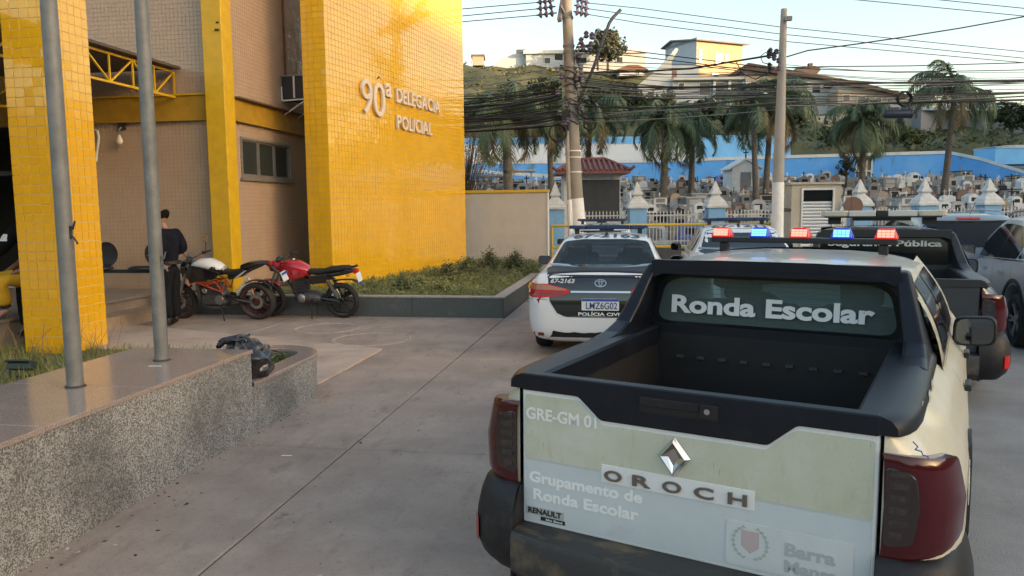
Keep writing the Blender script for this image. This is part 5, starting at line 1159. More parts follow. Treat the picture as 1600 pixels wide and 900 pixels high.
# ================================================================== cemetery walls
M_WBLUE = mat('wall_blue', (.10,.36,.80), .75, noise=.10, nscale=.7); mix_layer(M_WBLUE, .8, (.05,.07,.09), .58, .72, .75, (1,1,.5)); mix_layer(M_WBLUE, .35, (.20,.42,.70), .55, .75, .5)
M_WLBLUE = mat('wall_light_blue', (.20,.52,.88), .75, noise=.08, nscale=.8)
M_WWHITE = mat('wall_pale', (.62,.67,.72), .8, noise=.05, nscale=.5); mix_layer(M_WWHITE, .5, (.50,.55,.60), .5, .7, .5)
M_COPW = mat('coping_white', (.60,.62,.64), .8, noise=.15, nscale=2); mix_layer(M_COPW, 2, (.15,.15,.15), .58, .75, .5)
def wall_run(name, label, pts, zb, m, cope=None, ch=.22, th=.3):
    """pts: (x, y_top, d); foot at height zb"""
    P = [at(x, y, d) for x, y, d in pts]; t = thing(name, label, 'wall', (P[0].x, P[0].y, zb)); O = Vector((P[0].x, P[0].y, zb))
    bk = Vector((FH.x, FH.y, 0))*th
    b = MB(); rows = [[Vector((p.x,p.y,zb))-O for p in P], [p-O for p in P], [p+bk-O for p in P], [Vector((p.x,p.y,zb))+bk-O for p in P]]
    b.grid(rows); b.add([r[0] for r in rows], [(0,1,2,3)]); b.add([r[-1] for r in rows], [(0,1,2,3)]); b.build('wall_face', m, t)
    if cope:
        b = MB(); o = -Vector((FH.x, FH.y, 0))*.06; up = Vector((0,0,1))
        rows = [[p-O+o-up*ch for p in P],[p-O+o+up*.03 for p in P],[p-O+bk-o+up*.03 for p in P],[p-O+bk-o-up*ch for p in P]]; b.grid(rows, 0, True)
        b.add([r[0] for r in rows], [(0,1,2,3)]); b.add([r[-1] for r in rows], [(0,1,2,3)]); b.build('coping', cope, t)
    return t
wall_run('cemetery_wall', 'long blue cemetery back wall with a stained white coping', [(560,254,66),(1000,250,65),(1235,243,64),(1480,236,63),(1530,246,61.5),(1610,270,59),(1900,340,55)], 2.5, M_WBLUE, M_COPW)
wall_run('upper_wall', 'pale upper terrace wall with a light blue top band behind the palms', [(560,218,69),(1000,215,69),(1090,213,69)], 5.0, M_WWHITE, M_WLBLUE, .5)
wall_run('upper_wall', 'bright blue upper terrace wall right of the pale one', [(1091,211,68.5),(1180,211,68.5),(1236,213,68.5)], 5.0, M_WLBLUE, None)
wall_run('blue_building', 'light blue wall at the far right edge above the cemetery', [(1556,229,64),(1590,227,64),(1900,227,64)], 5.0, M_WLBLUE, M_COPW, .12, 3)
q = at(1350,247,62.5); g = thing('wall_gate', 'white framed gate in the blue cemetery wall', 'gate', (q.x,q.y,cem_z(62)), YAW)
b = MB()
for x in (-.62,-.2,.2,.62): b.bb((x-.05,-.1,0), (x+.05,.0,q.z-cem_z(62)))
for z in (.3,.9,q.z-cem_z(62)-.1): b.bb((-.62,-.09,z), (.62,-.01,z+.09))
b.build('gate_frame', M_CAPW, g); b = MB(); b.bb((-.62,.0,0), (.62,.03,q.z-cem_z(62))); b.build('gate_back', mat('olive_grey', (.12,.13,.10), .8), g)
b = MB(); b.bb((-.8,-.5,q.z-cem_z(62)), (.8,.2,q.z-cem_z(62)+.12)); b.build('hood', mat('weathered_dark', (.10,.10,.09), .8), g)
# ================================================================== tombs
TC = {'white':mat('tomb_white',(.62,.62,.60),.6,noise=.12,nscale=3),'pale grey':mat('tomb_pale_grey',(.38,.38,.38),.7,noise=.15,nscale=3),'grey':mat('tomb_grey',(.20,.20,.20),.7,noise=.18,nscale=3),
      'black':mat('tomb_black',(.025,.025,.028),.25,noise=.2,nscale=4),'beige':mat('tomb_beige',(.36,.29,.22),.7,noise=.15,nscale=3),'brown':mat('tomb_brown',(.16,.095,.075),.6,noise=.2,nscale=3),'blue':mat('tomb_blue',(.16,.22,.45),.7,noise=.12,nscale=3),'pink':mat('tomb_pink',(.36,.22,.20),.65,noise=.12,nscale=3)}
for m_ in TC.values(): mix_layer(m_, 2.5, (.06,.06,.058), .60, .80, .55)
def cross_mb(b, x, y, z, h, t=.07):
    b.bb((x-t/2,y-t/2,z), (x+t/2,y+t/2,z+h)); b.bb((x-h*.28,y-t/2+.001,z+h*.58), (x-t/2,y+t/2-.001,z+h*.58+t)); b.bb((x+t/2,y-t/2+.001,z+h*.58), (x+h*.28,y+t/2-.001,z+h*.58+t))
def tomb_proto(kind, c1, c2):
    t = thing('tomb', '', 'tomb', (0,0,-50))
    A, B_ = TC[c1], TC[c2]; w_ = .55
    if kind == 'box':
        b = MB(); b.bb((-w_,0,-.6), (w_,1.9,.55)); b.build('base', A, t); b = MB(); b.bb((-w_-.05,-.05,.55), (w_+.05,1.95,.63)); b.build('lid', B_, t)
        b = MB(); b.prism([(x,1.7,z) for x, z in [(-.42,.63),(.42,.63),(.42,1.05),(.3,1.25),(0,1.33),(-.3,1.25),(-.42,1.05)]], (0,.14,0)); b.build('headstone', A, t)
        b = MB(); cross_mb(b, 0, 1.77, 1.33, .45); b.build('cross', B_, t)
    if kind == 'niche':
        b = MB(); b.bb((-.6,0,-.6), (.6,1.7,.85)); b.build('base', A, t)
        b = MB(); b.prism([(x,.5,z) for x, z in [(-.5,.85),(.5,.85),(.5,1.35),(0,1.62),(-.5,1.35)]], (0,1.0,0)); b.build('shrine', A, t)
        b = MB(); b.bb((-.26,.485,.95), (.26,.499,1.28)); b.build('opening', TC['black'], t); b = MB(); cross_mb(b, 0, .95, 1.60, .40, .06); b.build('cross', B_, t)
    if kind == 'cross':
        b = MB(); b.bb((-.5,0,-.6), (.5,1.6,.35)); b.build('base', A, t); b = MB(); b.prism([(-.3,1.1,.35),(.3,1.1,.35),(.2,1.1,.75),(-.2,1.1,.75)], (0,.3,0)); b.build('pedestal', A, t)
        b = MB(); cross_mb(b, 0, 1.25, .75, .85, .11); b.build('cross', B_, t)
    if kind == 'stack':
        b = MB(); b.bb((-.62,0,-.6), (.62,1.9,1.15)); b.build('base', A, t); b = MB(); b.bb((-.68,-.05,1.15), (.68,1.95,1.24)); b.build('lid', B_, t)
        b = MB(); b.bb((-.42,-.02,.25), (.42,.0,.60)); b.bb((-.42,-.02,.70), (.42,.0,1.05)); b.build('door_slab', B_, t); b = MB(); cross_mb(b, .1, 1.0, 1.24, .42, .06); b.build('cross', A, t)
    if kind == 'slab':
        b = MB(); b.bb((-.6,0,-.6), (.6,2.0,.42)); b.build('base', A, t); b = MB(); b.bb((-.52,.05,.42), (.52,1.95,.50)); b.build('lid', B_, t)
        b = MB(); b.bb((-.40,1.75,.50), (.40,1.87,1.02)); b.build('headstone', B_, t); b = MB(); b.lathe([(.02,.5),(.10,.55),(.12,.68),(.07,.75),(.09,.8)], 8, (.3,.5,0)); b.build('vase', A, t)
    if kind == 'arch':
        b = MB(); b.bb((-.6,0,-.6), (.6,1.8,.5)); b.build('base', A, t); b = MB(); pts = [(-.5,.5),(.5,.5)]+[(.5*cos(R(a)),1.05+.4*sin(R(a))) for a in range(0,181,20)]; b.prism([(x,1.3,z) for x, z in pts], (0,.2,0)); b.build('headstone', A, t)
        b = MB(); b.bb((-.25,1.28,.65), (.25,1.30,1.15)); b.build('plaque', B_, t)
    return t
KW = {'box':'headstone tomb','niche':'gabled shrine tomb','cross':'cross grave','stack':'block tomb','slab':'slab tomb','arch':'arched tomb'}
protos = []
for kind, c1, c2 in (('box','grey','black'),('box','white','pale grey'),('box','beige','brown'),('niche','white','pale grey'),('niche','grey','black'),('niche','blue','white'),('cross','white','white'),('cross','grey','black'),('cross','pale grey','white'),('stack','grey','pale grey'),('stack','white','grey'),('stack','beige','black'),('slab','black','grey'),('slab','pale grey','black'),('slab','pink','brown'),('arch','white','grey'),('arch','brown','beige'),('arch','pale grey','black'),('stack','pale grey','black'),('box','brown','grey')):
    protos.append((kind, c1, tomb_proto(kind, c1, c2)))
TR = random.Random(11)
ORD = ['first','second','third','fourth','fifth','sixth','seventh','eighth']
used = {}; firsts = set(); drow = [27.0,29.0,31.2,33.6,36.2,39.0,42.2,45.6,49.2,53,57,61]
tomb_list = []
for ri, d in enumerate(drow):
    half = 1.16 if ri < 5 else 1.22
    x = 700.0 if ri > 4 else 985
    while x < 1612:
        step = half*FPX/d*TR.uniform(.8,1.12)
        if not (1130 < x < 1200 and 48 < d < 54) and not (x < 990 and d < 34):
            tomb_list.append((x, d+TR.uniform(-.6,.6), ri))
        x += step
WEI = [1.6,.8,.9,.8,1.6,.25,1.2,1.4,1.0,1.9,.6,.9,1.6,1,.6,.6,.9,1.2,1.2,1.1]
ZONE = ['in row one from the fence','in row two','in row three','in row four','in row five','in row six','in row seven','in row eight','in row nine','in row ten','in the last row but one','in the last row']
for x, d, ri in tomb_list:
    kind, c1, pr = TR.choices(protos, WEI)[0]
    p = at(x, 300, d); p.z = cem_z(d); sc = TR.uniform(.48,.76)
    if id(pr) not in firsts:
        firsts.add(id(pr)); o = pr; o.location = p; o.rotation_euler = (0,0,YAW+TR.uniform(-.12,.12)); o.scale = (sc,)*3
    else: o = copy_thing(pr, p, YAW+TR.uniform(-.12,.12), None, sc)
    i = min(range(len(PX)), key=lambda k: abs(PX[k]-x)); dx = x-PX[i]
    wh = 'behind' if abs(dx) < 14 else ('just left of' if dx < 0 else 'just right of')
    if x < 850: pl_ = 'over the beige wall' if x > 790 else 'near the dry shrub'
    else: pl_ = '%s the %s pillar' % (wh, ORD[i])
    o['label'] = '%s %s %s, %s' % (c1, KW[kind], ZONE[ri], pl_)
    o['group'] = 'tombs on the cemetery slope'
    used.setdefault(o['label'], []).append((x, o))
for l, os_ in used.items():
    if len(os_) > 1:
        os_.sort(key=lambda q: q[0])
        for k, (x, o) in enumerate(os_):
            o['label'] = l+(', left' if k == 0 else ', right' if k == len(os_)-1 else ', middle')
for kind, c1, pr in protos:
    if id(pr) not in firsts:
        for ch in list(pr.children):
            bpy.data.objects.remove(ch)
        bpy.data.objects.remove(pr)
# crosses, vases, kerbs and blocks too small and too many to pick apart
b = MB()
for _ in range(620):
    d = 27+35*TR.random()**.8; x = TR.uniform(985 if d < 35 else 690, 1615); p_ = at(x, 300, d); z = cem_z(d); k = TR.random(); mi = TR.choice((0,0,1,1,2,2,3,4,5)); hh = TR.uniform(.15,.75); ww = TR.uniform(.08,.30)
    if k < .35: n0 = len(b.v); cross_mb(b, p_.x, p_.y, z, hh+.25, .06); b.m[-18:] = [mi]*18
    else: b.bb((p_.x-ww,p_.y-ww*.6,z-.3), (p_.x+ww,p_.y+ww*.6,z+hh), mi)
tag(b.build('grave_ornaments', [TC[k] for k in ('white','pale grey','grey','black','brown','beige')]), kind='stuff')
# white mortuary chapel
cdp = 51.5; q = at(1165, 290, cdp); zq = lambda y: at(1165,y,cdp).z-cem_z(cdp)
ch = thing('chapel_tomb', 'small white chapel tomb with a gabled roof and cross below the blue wall', 'tomb', (q.x,q.y,cem_z(cdp)), YAW)
hw = 21/FPX*cdp; b = MB(); b.prism([(x,0,z) for x, z in ((-hw,-.5),(hw,-.5),(hw,zq(263)),(0,zq(250)),(-hw,zq(263)))], (0,2.2,0)); b.build('wall', TC['white'], ch)
b = MB()
for s in (-1, 1): b.prism([(0,-.12,zq(250)+.02),(s*(hw+.22),-.12,zq(263)-.08),(s*(hw+.22),-.12,zq(263)+.03),(0,-.12,zq(250)+.14)], (0,2.4,0))
b.build('roof', TC['white'], ch); b = MB(); b.bb((-.35,-.02,0), (.35,.0,zq(269))); b.build('door', TC['grey'], ch)
b = MB(); cross_mb(b, 0, .1, zq(250)+.1, .62, .08); b.build('cross', TC['black'], ch)
for x, y, d, l in ((770,276,50,'small open concrete canopy over a grave above the beige wall, left one'),(815,268,55,'small open concrete canopy over a grave above the beige wall, right one')):
    q = at(x, y, d); t = thing('grave_canopy', l, 'canopy', (q.x,q.y,cem_z(d)), YAW, 'concrete grave canopies'); h = q.z-cem_z(d)
    for sx in (-.7,.7):
        for sy in (0,1.2): b = MB(); b.bb((sx-.05,sy-.05,-.3), (sx+.05,sy+.05,h)); b.build('post', TC['pale grey'], t)
    b = MB(); b.bb((-.95,-.25,h), (.95,1.45,h+.12)); b.build('roof', TC['pale grey'], t); b = MB(); b.bb((-.5,.1,-.3), (.5,1.1,.6)); b.build('base', TC['grey'], t)
# ================================================================== houses on the hill
M_HCREAM = mat('house_cream', (.52,.37,.22), .8, noise=.06, nscale=.5)
M_HGREY = mat('house_grey', (.44,.49,.54), .85, noise=.08, nscale=.4)
M_HWHITE = mat('house_white', (.60,.62,.63), .85, noise=.08, nscale=.4); mix_layer(M_HWHITE, .6, (.32,.30,.27), .55, .75, .5)
M_HBEIGE = mat('house_beige', (.44,.36,.28), .85, noise=.1, nscale=.4); mix_layer(M_HBEIGE, .5, (.25,.21,.17), .55, .75, .5)
M_RETW = mat('retaining_wall', (.40,.36,.30), .9, noise=.1, nscale=.4); mix_layer(M_RETW, .4, (.20,.18,.16), .52, .75, .6)
M_BROOF = mat('brown_roof', (.085,.055,.045), .8, noise=.2, nscale=1.5)
M_GROOF = mat('grey_roof', (.20,.19,.185), .8, noise=.15, nscale=1)
M_ROOF_O = mat('orange_roof', (.17,.08,.055), .8, noise=.15, nscale=1)
M_WIN = mat('far_window', (.03,.035,.04), .15)
class House:
    """block whose front is square to the view; pieces are placed in metres from its lower front corner"""
    def __init__(s, name, label, x, y, d, rz=0, cat='house'):
        s.o = at(x, y, d); s.d = d; s.k = d/FPX; s.t = thing(name, label, cat, s.o, YAW+rz); s.x0, s.y0 = x, y
    def m(s, px, py): return ((px-s.x0)*s.k, (s.y0-py)*s.k)
    def block(s, name, x0, y0, x1, y1, dep, m, fwd=0, par=None):
        a, b_ = s.m(x0, y0), s.m(x1, y1); b = MB(); b.bb((a[0],fwd,min(a[1],b_[1])), (b_[0],fwd+dep,max(a[1],b_[1]))); return b.build(name, m, par or s.t)
    def poly(s, name, pts, dep, m, fwd=0, par=None):
        P = [s.m(*p) for p in pts]; b = MB(); b.prism([(x,fwd,z) for x, z in P], (0,dep,0)); return b.build(name, m, par or s.t)
    def win(s, x0, y0, x1, y1, fwd=0, frame=M_HWHITE):
        a, b_ = s.m(x0, y0), s.m(x1, y1); f = .09; b = MB()
        X0, X1, Z0, Z1 = a[0], b_[0], min(a[1],b_[1]), max(a[1],b_[1])
        for p, q in (((X0-f,fwd-.08,Z0-f),(X1+f,fwd-.001,Z0)),((X0-f,fwd-.08,Z1),(X1+f,fwd-.001,Z1+f)),((X0-f,fwd-.08,Z0),(X0,fwd-.001,Z1)),((X1,fwd-.08,Z0),(X1+f,fwd-.001,Z1))): b.bb(p, q)
        w_ = b.build('window', frame, s.t); b = MB(); b.bb((X0,fwd-.03,Z0), (X1,fwd-.002,Z1)); b.build('pane', M_WIN, w_); return w_
# cream tower house, turned so that its lit front looks to the right
h = House('tower_house', 'tall cream house with a sloping roof lit by the low sun on the hill', 1088, 128, 104, R(24))
fw_ = 96; b = MB(); K_ = h.k
Wm, Hm = 88*K_, 62*K_; dep = 7
b.bb((0,0,-6*K_), (Wm,dep,Hm)); b.build('wall', M_HCREAM, h.t)
b = MB(); b.bb((-.03,-.012,-6*K_), (-.001,dep,Hm+.4)); b.prism([(-.03,0,Hm),(-.03,dep,Hm),(-.03,dep*.8,Hm+.8)], (.3,0,0)); b.build('side_wall', M_HGREY, h.t)
b = MB(); b.prism([(-.5,-.6,Hm+.05),(-.5,dep*.75,Hm+1.0),(-.5,dep+.5,Hm+.35),(-.5,dep+.5,Hm+.2),(-.5,dep*.75,Hm+.82),(-.5,-.6,Hm-.12)], (Wm+1.2,0,0)); b.build('roof', M_GROOF, h.t)
for x0, y0, x1, y1 in ((10,28,18,14+28),(38,22,52,42),(58,26,63,33)):
    pass
def hwin(x0, z0, x1, z1, m=M_WIN):
    b = MB(); f = .08
    for p, q in (((x0-f,-.08,z0-f),(x1+f,-.001,z0)),((x0-f,-.08,z1),(x1+f,-.001,z1+f)),((x0-f,-.08,z0),(x0,-.001,z1)),((x1,-.08,z0),(x1+f,-.001,z1))): b.bb(p, q)
    w_ = b.build('window', M_HWHITE, h.t); b = MB(); b.bb((x0,-.04,z0), (x1,-.002,z1)); b.build('pane', m, w_)
for x0, z0, x1, z1 in ((.35,2.6,.8,4.2),(3.1,2.6,4.3,3.9),(4.7,3.2,5.2,3.8),(2.6,.2,3.6,1.3)): hwin(x0, z0, x1, z1)
b = MB(); b.bb((.9,-1.0,-1.2*1), (7.2,-.05,-.95)); b.build('balcony', M_HGREY, h.t)
# lower storeys of the same house
h = House('terrace_house', 'grey two storey house with white columns and dark openings below the cream tower', 1050, 168, 101)
h.block('wall', 1050, 170, 1163, 126, 8, M_HGREY)
for a in ((1092,132,1108,150),(1116,132,1130,158),(1138,132,1152,152),(1060,132,1068,142)): h.win(a[0], a[3], a[2], a[1])
for x in (1111, 1134, 1155): h.block('column', x, 168, x+4, 130, .5, M_HWHITE, -.6)
h.block('slab', 1050, 128, 1166, 124, 9, M_HWHITE, -.8)
h.poly('ramp_wall', [(1000,168),(1050,168),(1050,98),(1060,80),(1056,78),(1030,108),(1000,132)], 1.2, M_HWHITE, .4)
h.block('block', 1040, 126, 1092, 104, 6, M_HGREY, .6)
h.block('shutter_door', 1045, 124, 1058, 112, .1, mat('brick_red', (.25,.12,.09), .8), .49)
h = House('long_house', 'long pale house with a low brown roof right of the tower house', 1162, 178, 100)
h.block('wall', 1164, 180, 1335, 128, 8, M_HWHITE)
h.poly('roof', [(1158,108),(1165,103),(1252,118),(1338,134),(1338,138),(1250,124),(1158,113)], 9, M_BROOF, -.8)
h.poly('gable', [(1164,128),(1164,108),(1250,122),(1335,134),(1335,128.5)], 7.9, M_HBEIGE, .05)
for a in ((1172,130,1182,142),(1192,132,1202,144),(1240,134,1256,146),(1266,136,1278,148),(1292,140,1306,150)): h.win(a[0], a[3], a[2], a[1])
h.block('slab', 1164, 156, 1336, 153, 8.6, M_HGREY, -.6)
h.block('lower_wall', 1200, 186, 1330, 180, 7, M_RETW, .2)
h = House('roof_pavilion', 'small dark roofed pavilion with a chimney rising above the long house', 1234, 122, 108)
h.poly('roof', [(1234,117),(1247,106),(1272,104),(1282,109),(1274,118)], 4, M_BROOF); h.block('wall', 1240, 124, 1272, 114, 3.6, M_HBEIGE, .2); h.block('chimney', 1267, 106, 1273, 98, .6, M_BROOF, 1)
h = House('hillside_house', 'two storey beige house with a sloping brown roof line, upper right of the hill', 1306, 186, 97)
h.block('wall', 1308, 186, 1402, 144, 7, M_HBEIGE); h.poly('roof', [(1300,130),(1306,126),(1360,138),(1412,152),(1412,156),(1358,143),(1300,134)], 8, M_BROOF, -.8)
h.poly('gable', [(1308,144),(1308,133),(1360,143),(1402,153),(1402,144)], 6.8, M_HWHITE, .1)
for a in ((1316,150,1326,160),(1338,152,1350,162),(1366,154,1374,164),(1384,156,1392,165)): h.win(a[0], a[3], a[2], a[1])
h.block('slab', 1306, 170, 1404, 167, 7.6, M_HGREY, -.5); h.block('annex', 1402, 186, 1440, 160, 6, mat('house_blue_grey', (.42,.47,.52), .8, noise=.1, nscale=.5), .3)
wall_run('retaining_wall', 'pale beige concrete retaining wall below the hillside houses', [(1262,182,92),(1300,180,92),(1432,182,92)], at(1300,214,92).z, M_RETW, None, .2, 1.2)
wall_run('retaining_wall', 'dark stained retaining wall under the long house', [(1205,188,95),(1262,186,95),(1290,188,95)], at(1250,218,95).z, mat('dark_stone', (.16,.155,.15), .9, noise=.2, nscale=.5), None, .2, 1)
wall_run('retaining_wall', 'long grey retaining wall at the far right of the hill', [(1440,168,90),(1500,160,92),(1610,166,88),(1900,170,85)], at(1500,214,90).z, mat('grey_retaining', (.24,.25,.27), .9, noise=.15, nscale=.3), M_HGREY, .3, 2)
h = House('ridge_house', 'long low grey building along the ridge behind the first pole', 820, 112, 128)
h.block('wall', 822, 114, 1004, 86, 8, M_HGREY); h.block('parapet', 818, 86, 1006, 81, 9, M_HWHITE, -.5)
for x in (850, 905, 960): h.win(x, 100, x+9, 92)
h = House('ridge_wall', 'bare concrete wall with a water tank on the ridge at left', 770, 104, 129, 0, 'wall')
h.poly('wall', [(768,106),(780,94),(806,84),(850,86),(850,108)], .6, M_HGREY); h.block('water_tank', 806, 85, 820, 79, 2, mat('tank_dark', (.08,.09,.10), .7))
h = House('ridge_hut', 'tiny pale hut on the ridge at the far left', 738, 100, 130); h.block('wall', 738, 102, 755, 88, 4, M_HBEIGE); h.block('roof', 736, 88, 757, 86, 4.6, M_GROOF, -.3)
h = House('red_roof_house', 'low house with an orange tiled roof beside the ridge tree', 966, 116, 122)
h.block('wall', 968, 118, 1006, 110, 6, M_HWHITE); h.poly('roof', [(962,110),(980,103),(996,103),(1012,110)], 7, M_ROOF_O, -.4)
# ================================================================== poles and cables
M_POLE = mat('pole_concrete', (.27,.24,.205), .85, noise=.14, nscale=2.2, bump=.12, bscale=30); mix_layer(M_POLE, 1.5, (.14,.12,.10), .55, .75, .6, (1,1,.25))
M_POLE2 = mat('pole_concrete_pale', (.36,.33,.29), .85, noise=.12, nscale=2.2, bump=.1, bscale=30)
M_INS = mat('insulator', (.10,.075,.12), .3, noise=.2, nscale=10)
M_CAB = mat('cable_black', (.018,.018,.02), .6); M_CABG = mat('cable_grey', (.16,.165,.17), .55)
def pole(name, label, pts, d, rs, base_y, mbody):
    P = [at(x, y, d) for x, y in pts]; g = P[0].copy(); g.z = 0
    t = thing(name, label, 'pole', g)
    b = MB(); b.tube([p-g for p in P], .1, 20, rs=rs); b.build('shaft', mbody, t, auto=50)
    zt = at(pts[0][0], base_y, d).z; i = 0
    b = MB(); a = P[0]-g; c = P[1]-g; k = (zt-a.z)/(c.z-a.z); b.tube([a, a.lerp(c, k)], rs[0]+.004, 20, rs=[rs[0]+.005, lerp(rs[0], rs[1], k)+.005]); b.build('painted_base', M_WHITE, t, auto=50)
    return t, g
p1, g1_ = pole('utility_pole', 'leaning concrete utility pole loaded with cables, coils and insulators', [(909,408),(900,300),(893,160),(887,40),(884,-60)], 21.5, [.205,.185,.165,.14,.125], 310, M_POLE)
def lo1(x, y, d=21.5): return at(x, y, d)-g1_
b = MB(); b.tube([lo1(892,400,21.4), lo1(889,300,21.4), lo1(886,205,21.4)], .06, 8); b.build('conduit', M_POLE2, p1)
b = MB(); b.tube([lo1(893,400,21.38), lo1(890,312,21.38)], .066, 8); b.build('painted_base', M_WHITE, p1)
for y in (236, 246, 269):
    b = MB(); c = lo1(lerp(893,900,(y-160)/140), y); b.lathe([(.19,-.015),(.196,-.015),(.196,.015),(.19,.015)], 16, c); b.build('strap', M_WHITE, p1)
for y in (28, 72, 82):
    b = MB(); c = lo1(lerp(887,893,(y-40)/120), y); b.lathe([(.15,-.03),(.165,-.03),(.165,.03),(.15,.03)], 14, c); b.build('clamp', M_CABG, p1)
b = MB(); b.tube([lo1(874,32,21.2), lo1(884,-30,23)], .075, 4); b.tube([lo1(888,30), lo1(876,8,21.3)], .03, 5); b.build('crossarm', mat('crossarm_grey', (.16,.155,.16), .7), p1)
def ins_string(a, c, n=3):
    a, c = Vector(a), Vector(c); d = (c-a).normalized(); q = d.to_track_quat('Z','Y').to_matrix(); b = MB(); L_ = (c-a).length
    prof = [(.02,0)]
    for k in range(n):
        z = L_*(.25+.55*k/max(1,n-1)); prof += [(.022,z-.06),(.10,z-.03),(.085,z+.01),(.025,z+.05)]
    prof.append((.02,L_)); b.lathe(prof, 12, a, 'Z', 0, q); return b.build('insulator', M_INS, p1)
INL = [((866,1),(838,4)),((868,10),(838,14)),((870,20),(838,24))]; INR = [((898,-2),(921,5)),((897,8),(921,14)),((896,18),(921,23))]
for k, ((a, c), (e_, f_)) in enumerate(zip(INL, INR)):
    dd = 21.3+.4*(2-k); ins_string(lo1(*a, dd), lo1(*c, dd)); ins_string(lo1(*e_, dd), lo1(*f_, dd))
for k in range(26):                                            # clutter of clamps, junctions and looped tails round the shaft
    y = random.uniform(88, 205); sx = random.choice((-1,1)); x = lerp(890,896,(y-80)/120)+sx*random.uniform(8,22)
    b = MB()
    if random.random() < .45: b.box(lo1(x, y, 21.4), (random.uniform(.1,.26),.12,random.uniform(.08,.24)), rot=Matrix.Rotation(random.uniform(-.4,.4),3,'Y')); b.build('junction_box', random.choice((M_CAB, M_CABG, M_CAB)), p1)
    else: b.lathe([(.03,0),(.07,.03),(.05,.08),(.075,.11),(.03,.16)], 8, lo1(x, y, 21.3)); b.build('small_insulator', random.choice((M_INS, M_CABG)), p1)
for k in range(16):
    y0 = random.uniform(95,190); b = MB(); a = random.uniform(0,6); r = .19
    pts = [lo1(lerp(887,894,(y0-40)/120), y0+j*random.uniform(1,2.2))+Vector((r*cos(a+j*.7), r*sin(a+j*.7), 0)) for j in range(12)]
    b.tube(pts, .014, 5); b.build('wrapped_cable', random.choice((M_CAB, M_CABG)), p1)
b = MB(); b.tube([lo1(904,160), lo1(915,134), lo1(928,104), lo1(941,66), lo1(952,36), lo1(958,27), lo1(970,15)], .045, 8); b.build('lamp_arm', mat('arm_dark', (.08,.075,.08), .6), p1)
b = MB(); b.tube([lo1(898,82), lo1(905,66), lo1(914,57), lo1(924,56), lo1(934,64), lo1(938,78)], .02, 5); b.tube([lo1(906,72), lo1(898,92), lo1(884,118), lo1(878,124)], .03, 5); b.build('service_loop', M_POLE2, p1)
b = MB(); b.tube([lo1(900,74), lo1(926,72)], .03, 5); b.tube([lo1(898,80), lo1(918,80)], .03, 5); b.build('bracket', M_CAB, p1)
for x, y in ((916,60),(925,62),(908,70),(911,80),(922,79)): b = MB(); b.lathe([(.03,0),(.08,.04),(.05,.1),(.08,.14),(.03,.2)], 8, lo1(x, y, 21.2)); b.build('small_insulator', M_INS, p1)
p2, g2_ = pole('utility_pole', 'straight pale concrete pole with white painted foot and a small floodlight on top', [(1214,402),(1216,285),(1220,160),(1225,14)], 20.0, [.150,.142,.118,.074], 285, M_POLE2)
def lo2(x, y, d=20.0): return at(x, y, d)-g2_
b = MB(); b.box(lo2(1231,29,19.8), (.20,.10,.11), rot=Matrix.Rotation(YAW,3,'Z')); b.build('floodlight', M_CABG, p2, bevel=.01)
for k in range(15):
    x, y = random.uniform(1200,1217), random.uniform(80,126); b = MB(); b.lathe([(.02,0),(.06,.03),(.04,.07),(.06,.10),(.02,.14)], 8, lo2(x, y, 19.8)); b.build('small_insulator', random.choice((M_INS, M_CAB)), p2)
b = MB(); b.tube([lo2(1212,85), lo2(1196,82), lo2(1188,88), lo2(1192,98), lo2(1208,102)], .012, 5); b.tube([lo2(1150,96), lo2(1160,115), lo2(1180,124), lo2(1206,112)], .014, 5); b.build('looped_cable', M_CAB, p2)
b = MB(); b.tube([lo2(1214,328), lo2(1234,328,20.6)], .05, 6); b.build('arm_stub', M_CAB, p2)
def cable(pts, d, r, m, label, group, sag=0):
    """pts: picture points with depth d (one value, or a pair for the ends)"""
    d0, d1 = d if isinstance(d, tuple) else (d, d); P = [at(x, y, lerp(d0, d1, i/(len(pts)-1))) for i, (x, y) in enumerate(pts)]
    Q = []
    for a, c in zip(P, P[1:]): Q += catenary(a, c, sag*(c-a).length, 7)[:-1]
    Q.append(P[-1]); b = MB(); b.tube(Q, r, 5, caps=False); o = b.build('cable', m, None, smooth=True); tag(o, label, 'cable', group); return o
CG = 'overhead cables'
for k, (y0, y1) in enumerate(((15,4),(26,14),(35,24))): cable([(560,y0+13),(711,y0),(838,y1)], 21.6, .013, M_CAB, '%s high voltage wire left of the first pole' % ('top','middle','lowest')[k], CG)
for k, pts in enumerate(([(921,5),(1000,13),(1218,42),(1600,81),(1800,99)],[(921,14),(1000,25),(1218,53),(1600,91),(1800,108)],[(921,23),(1000,36),(1218,64),(1600,98),(1800,113)])): cable(pts, (21.6,26), .012, M_CAB, '%s high voltage wire right of the first pole' % ('top','middle','lowest')[k], CG)
for k, (y0, y1) in enumerate(((128,106),(139,117),(150,125))): cable([(560,y0+14),(713,y0),(874,y1)], 21.4, .016, M_CABG, '%s thick grey insulated cable left of the first pole' % ('top','middle','lowest')[k], CG)
rc = random.Random(5)
for k in range(34):
    y1 = rc.uniform(128,196); y0 = lerp(y1, 172, .25)+rc.uniform(6,26)
    cable([(560,y0+10),(713,y0),(790,lerp(y0,y1,.5)+rc.uniform(1,5)),(878,y1)], rc.uniform(21.2,22), rc.choice((.010,.014,.018,.024)), rc.choice((M_CAB,M_CAB,M_CABG)), 'one of the tangled telephone cables between the yellow slab and the first pole', 'tangled cables left of the first pole', .01)
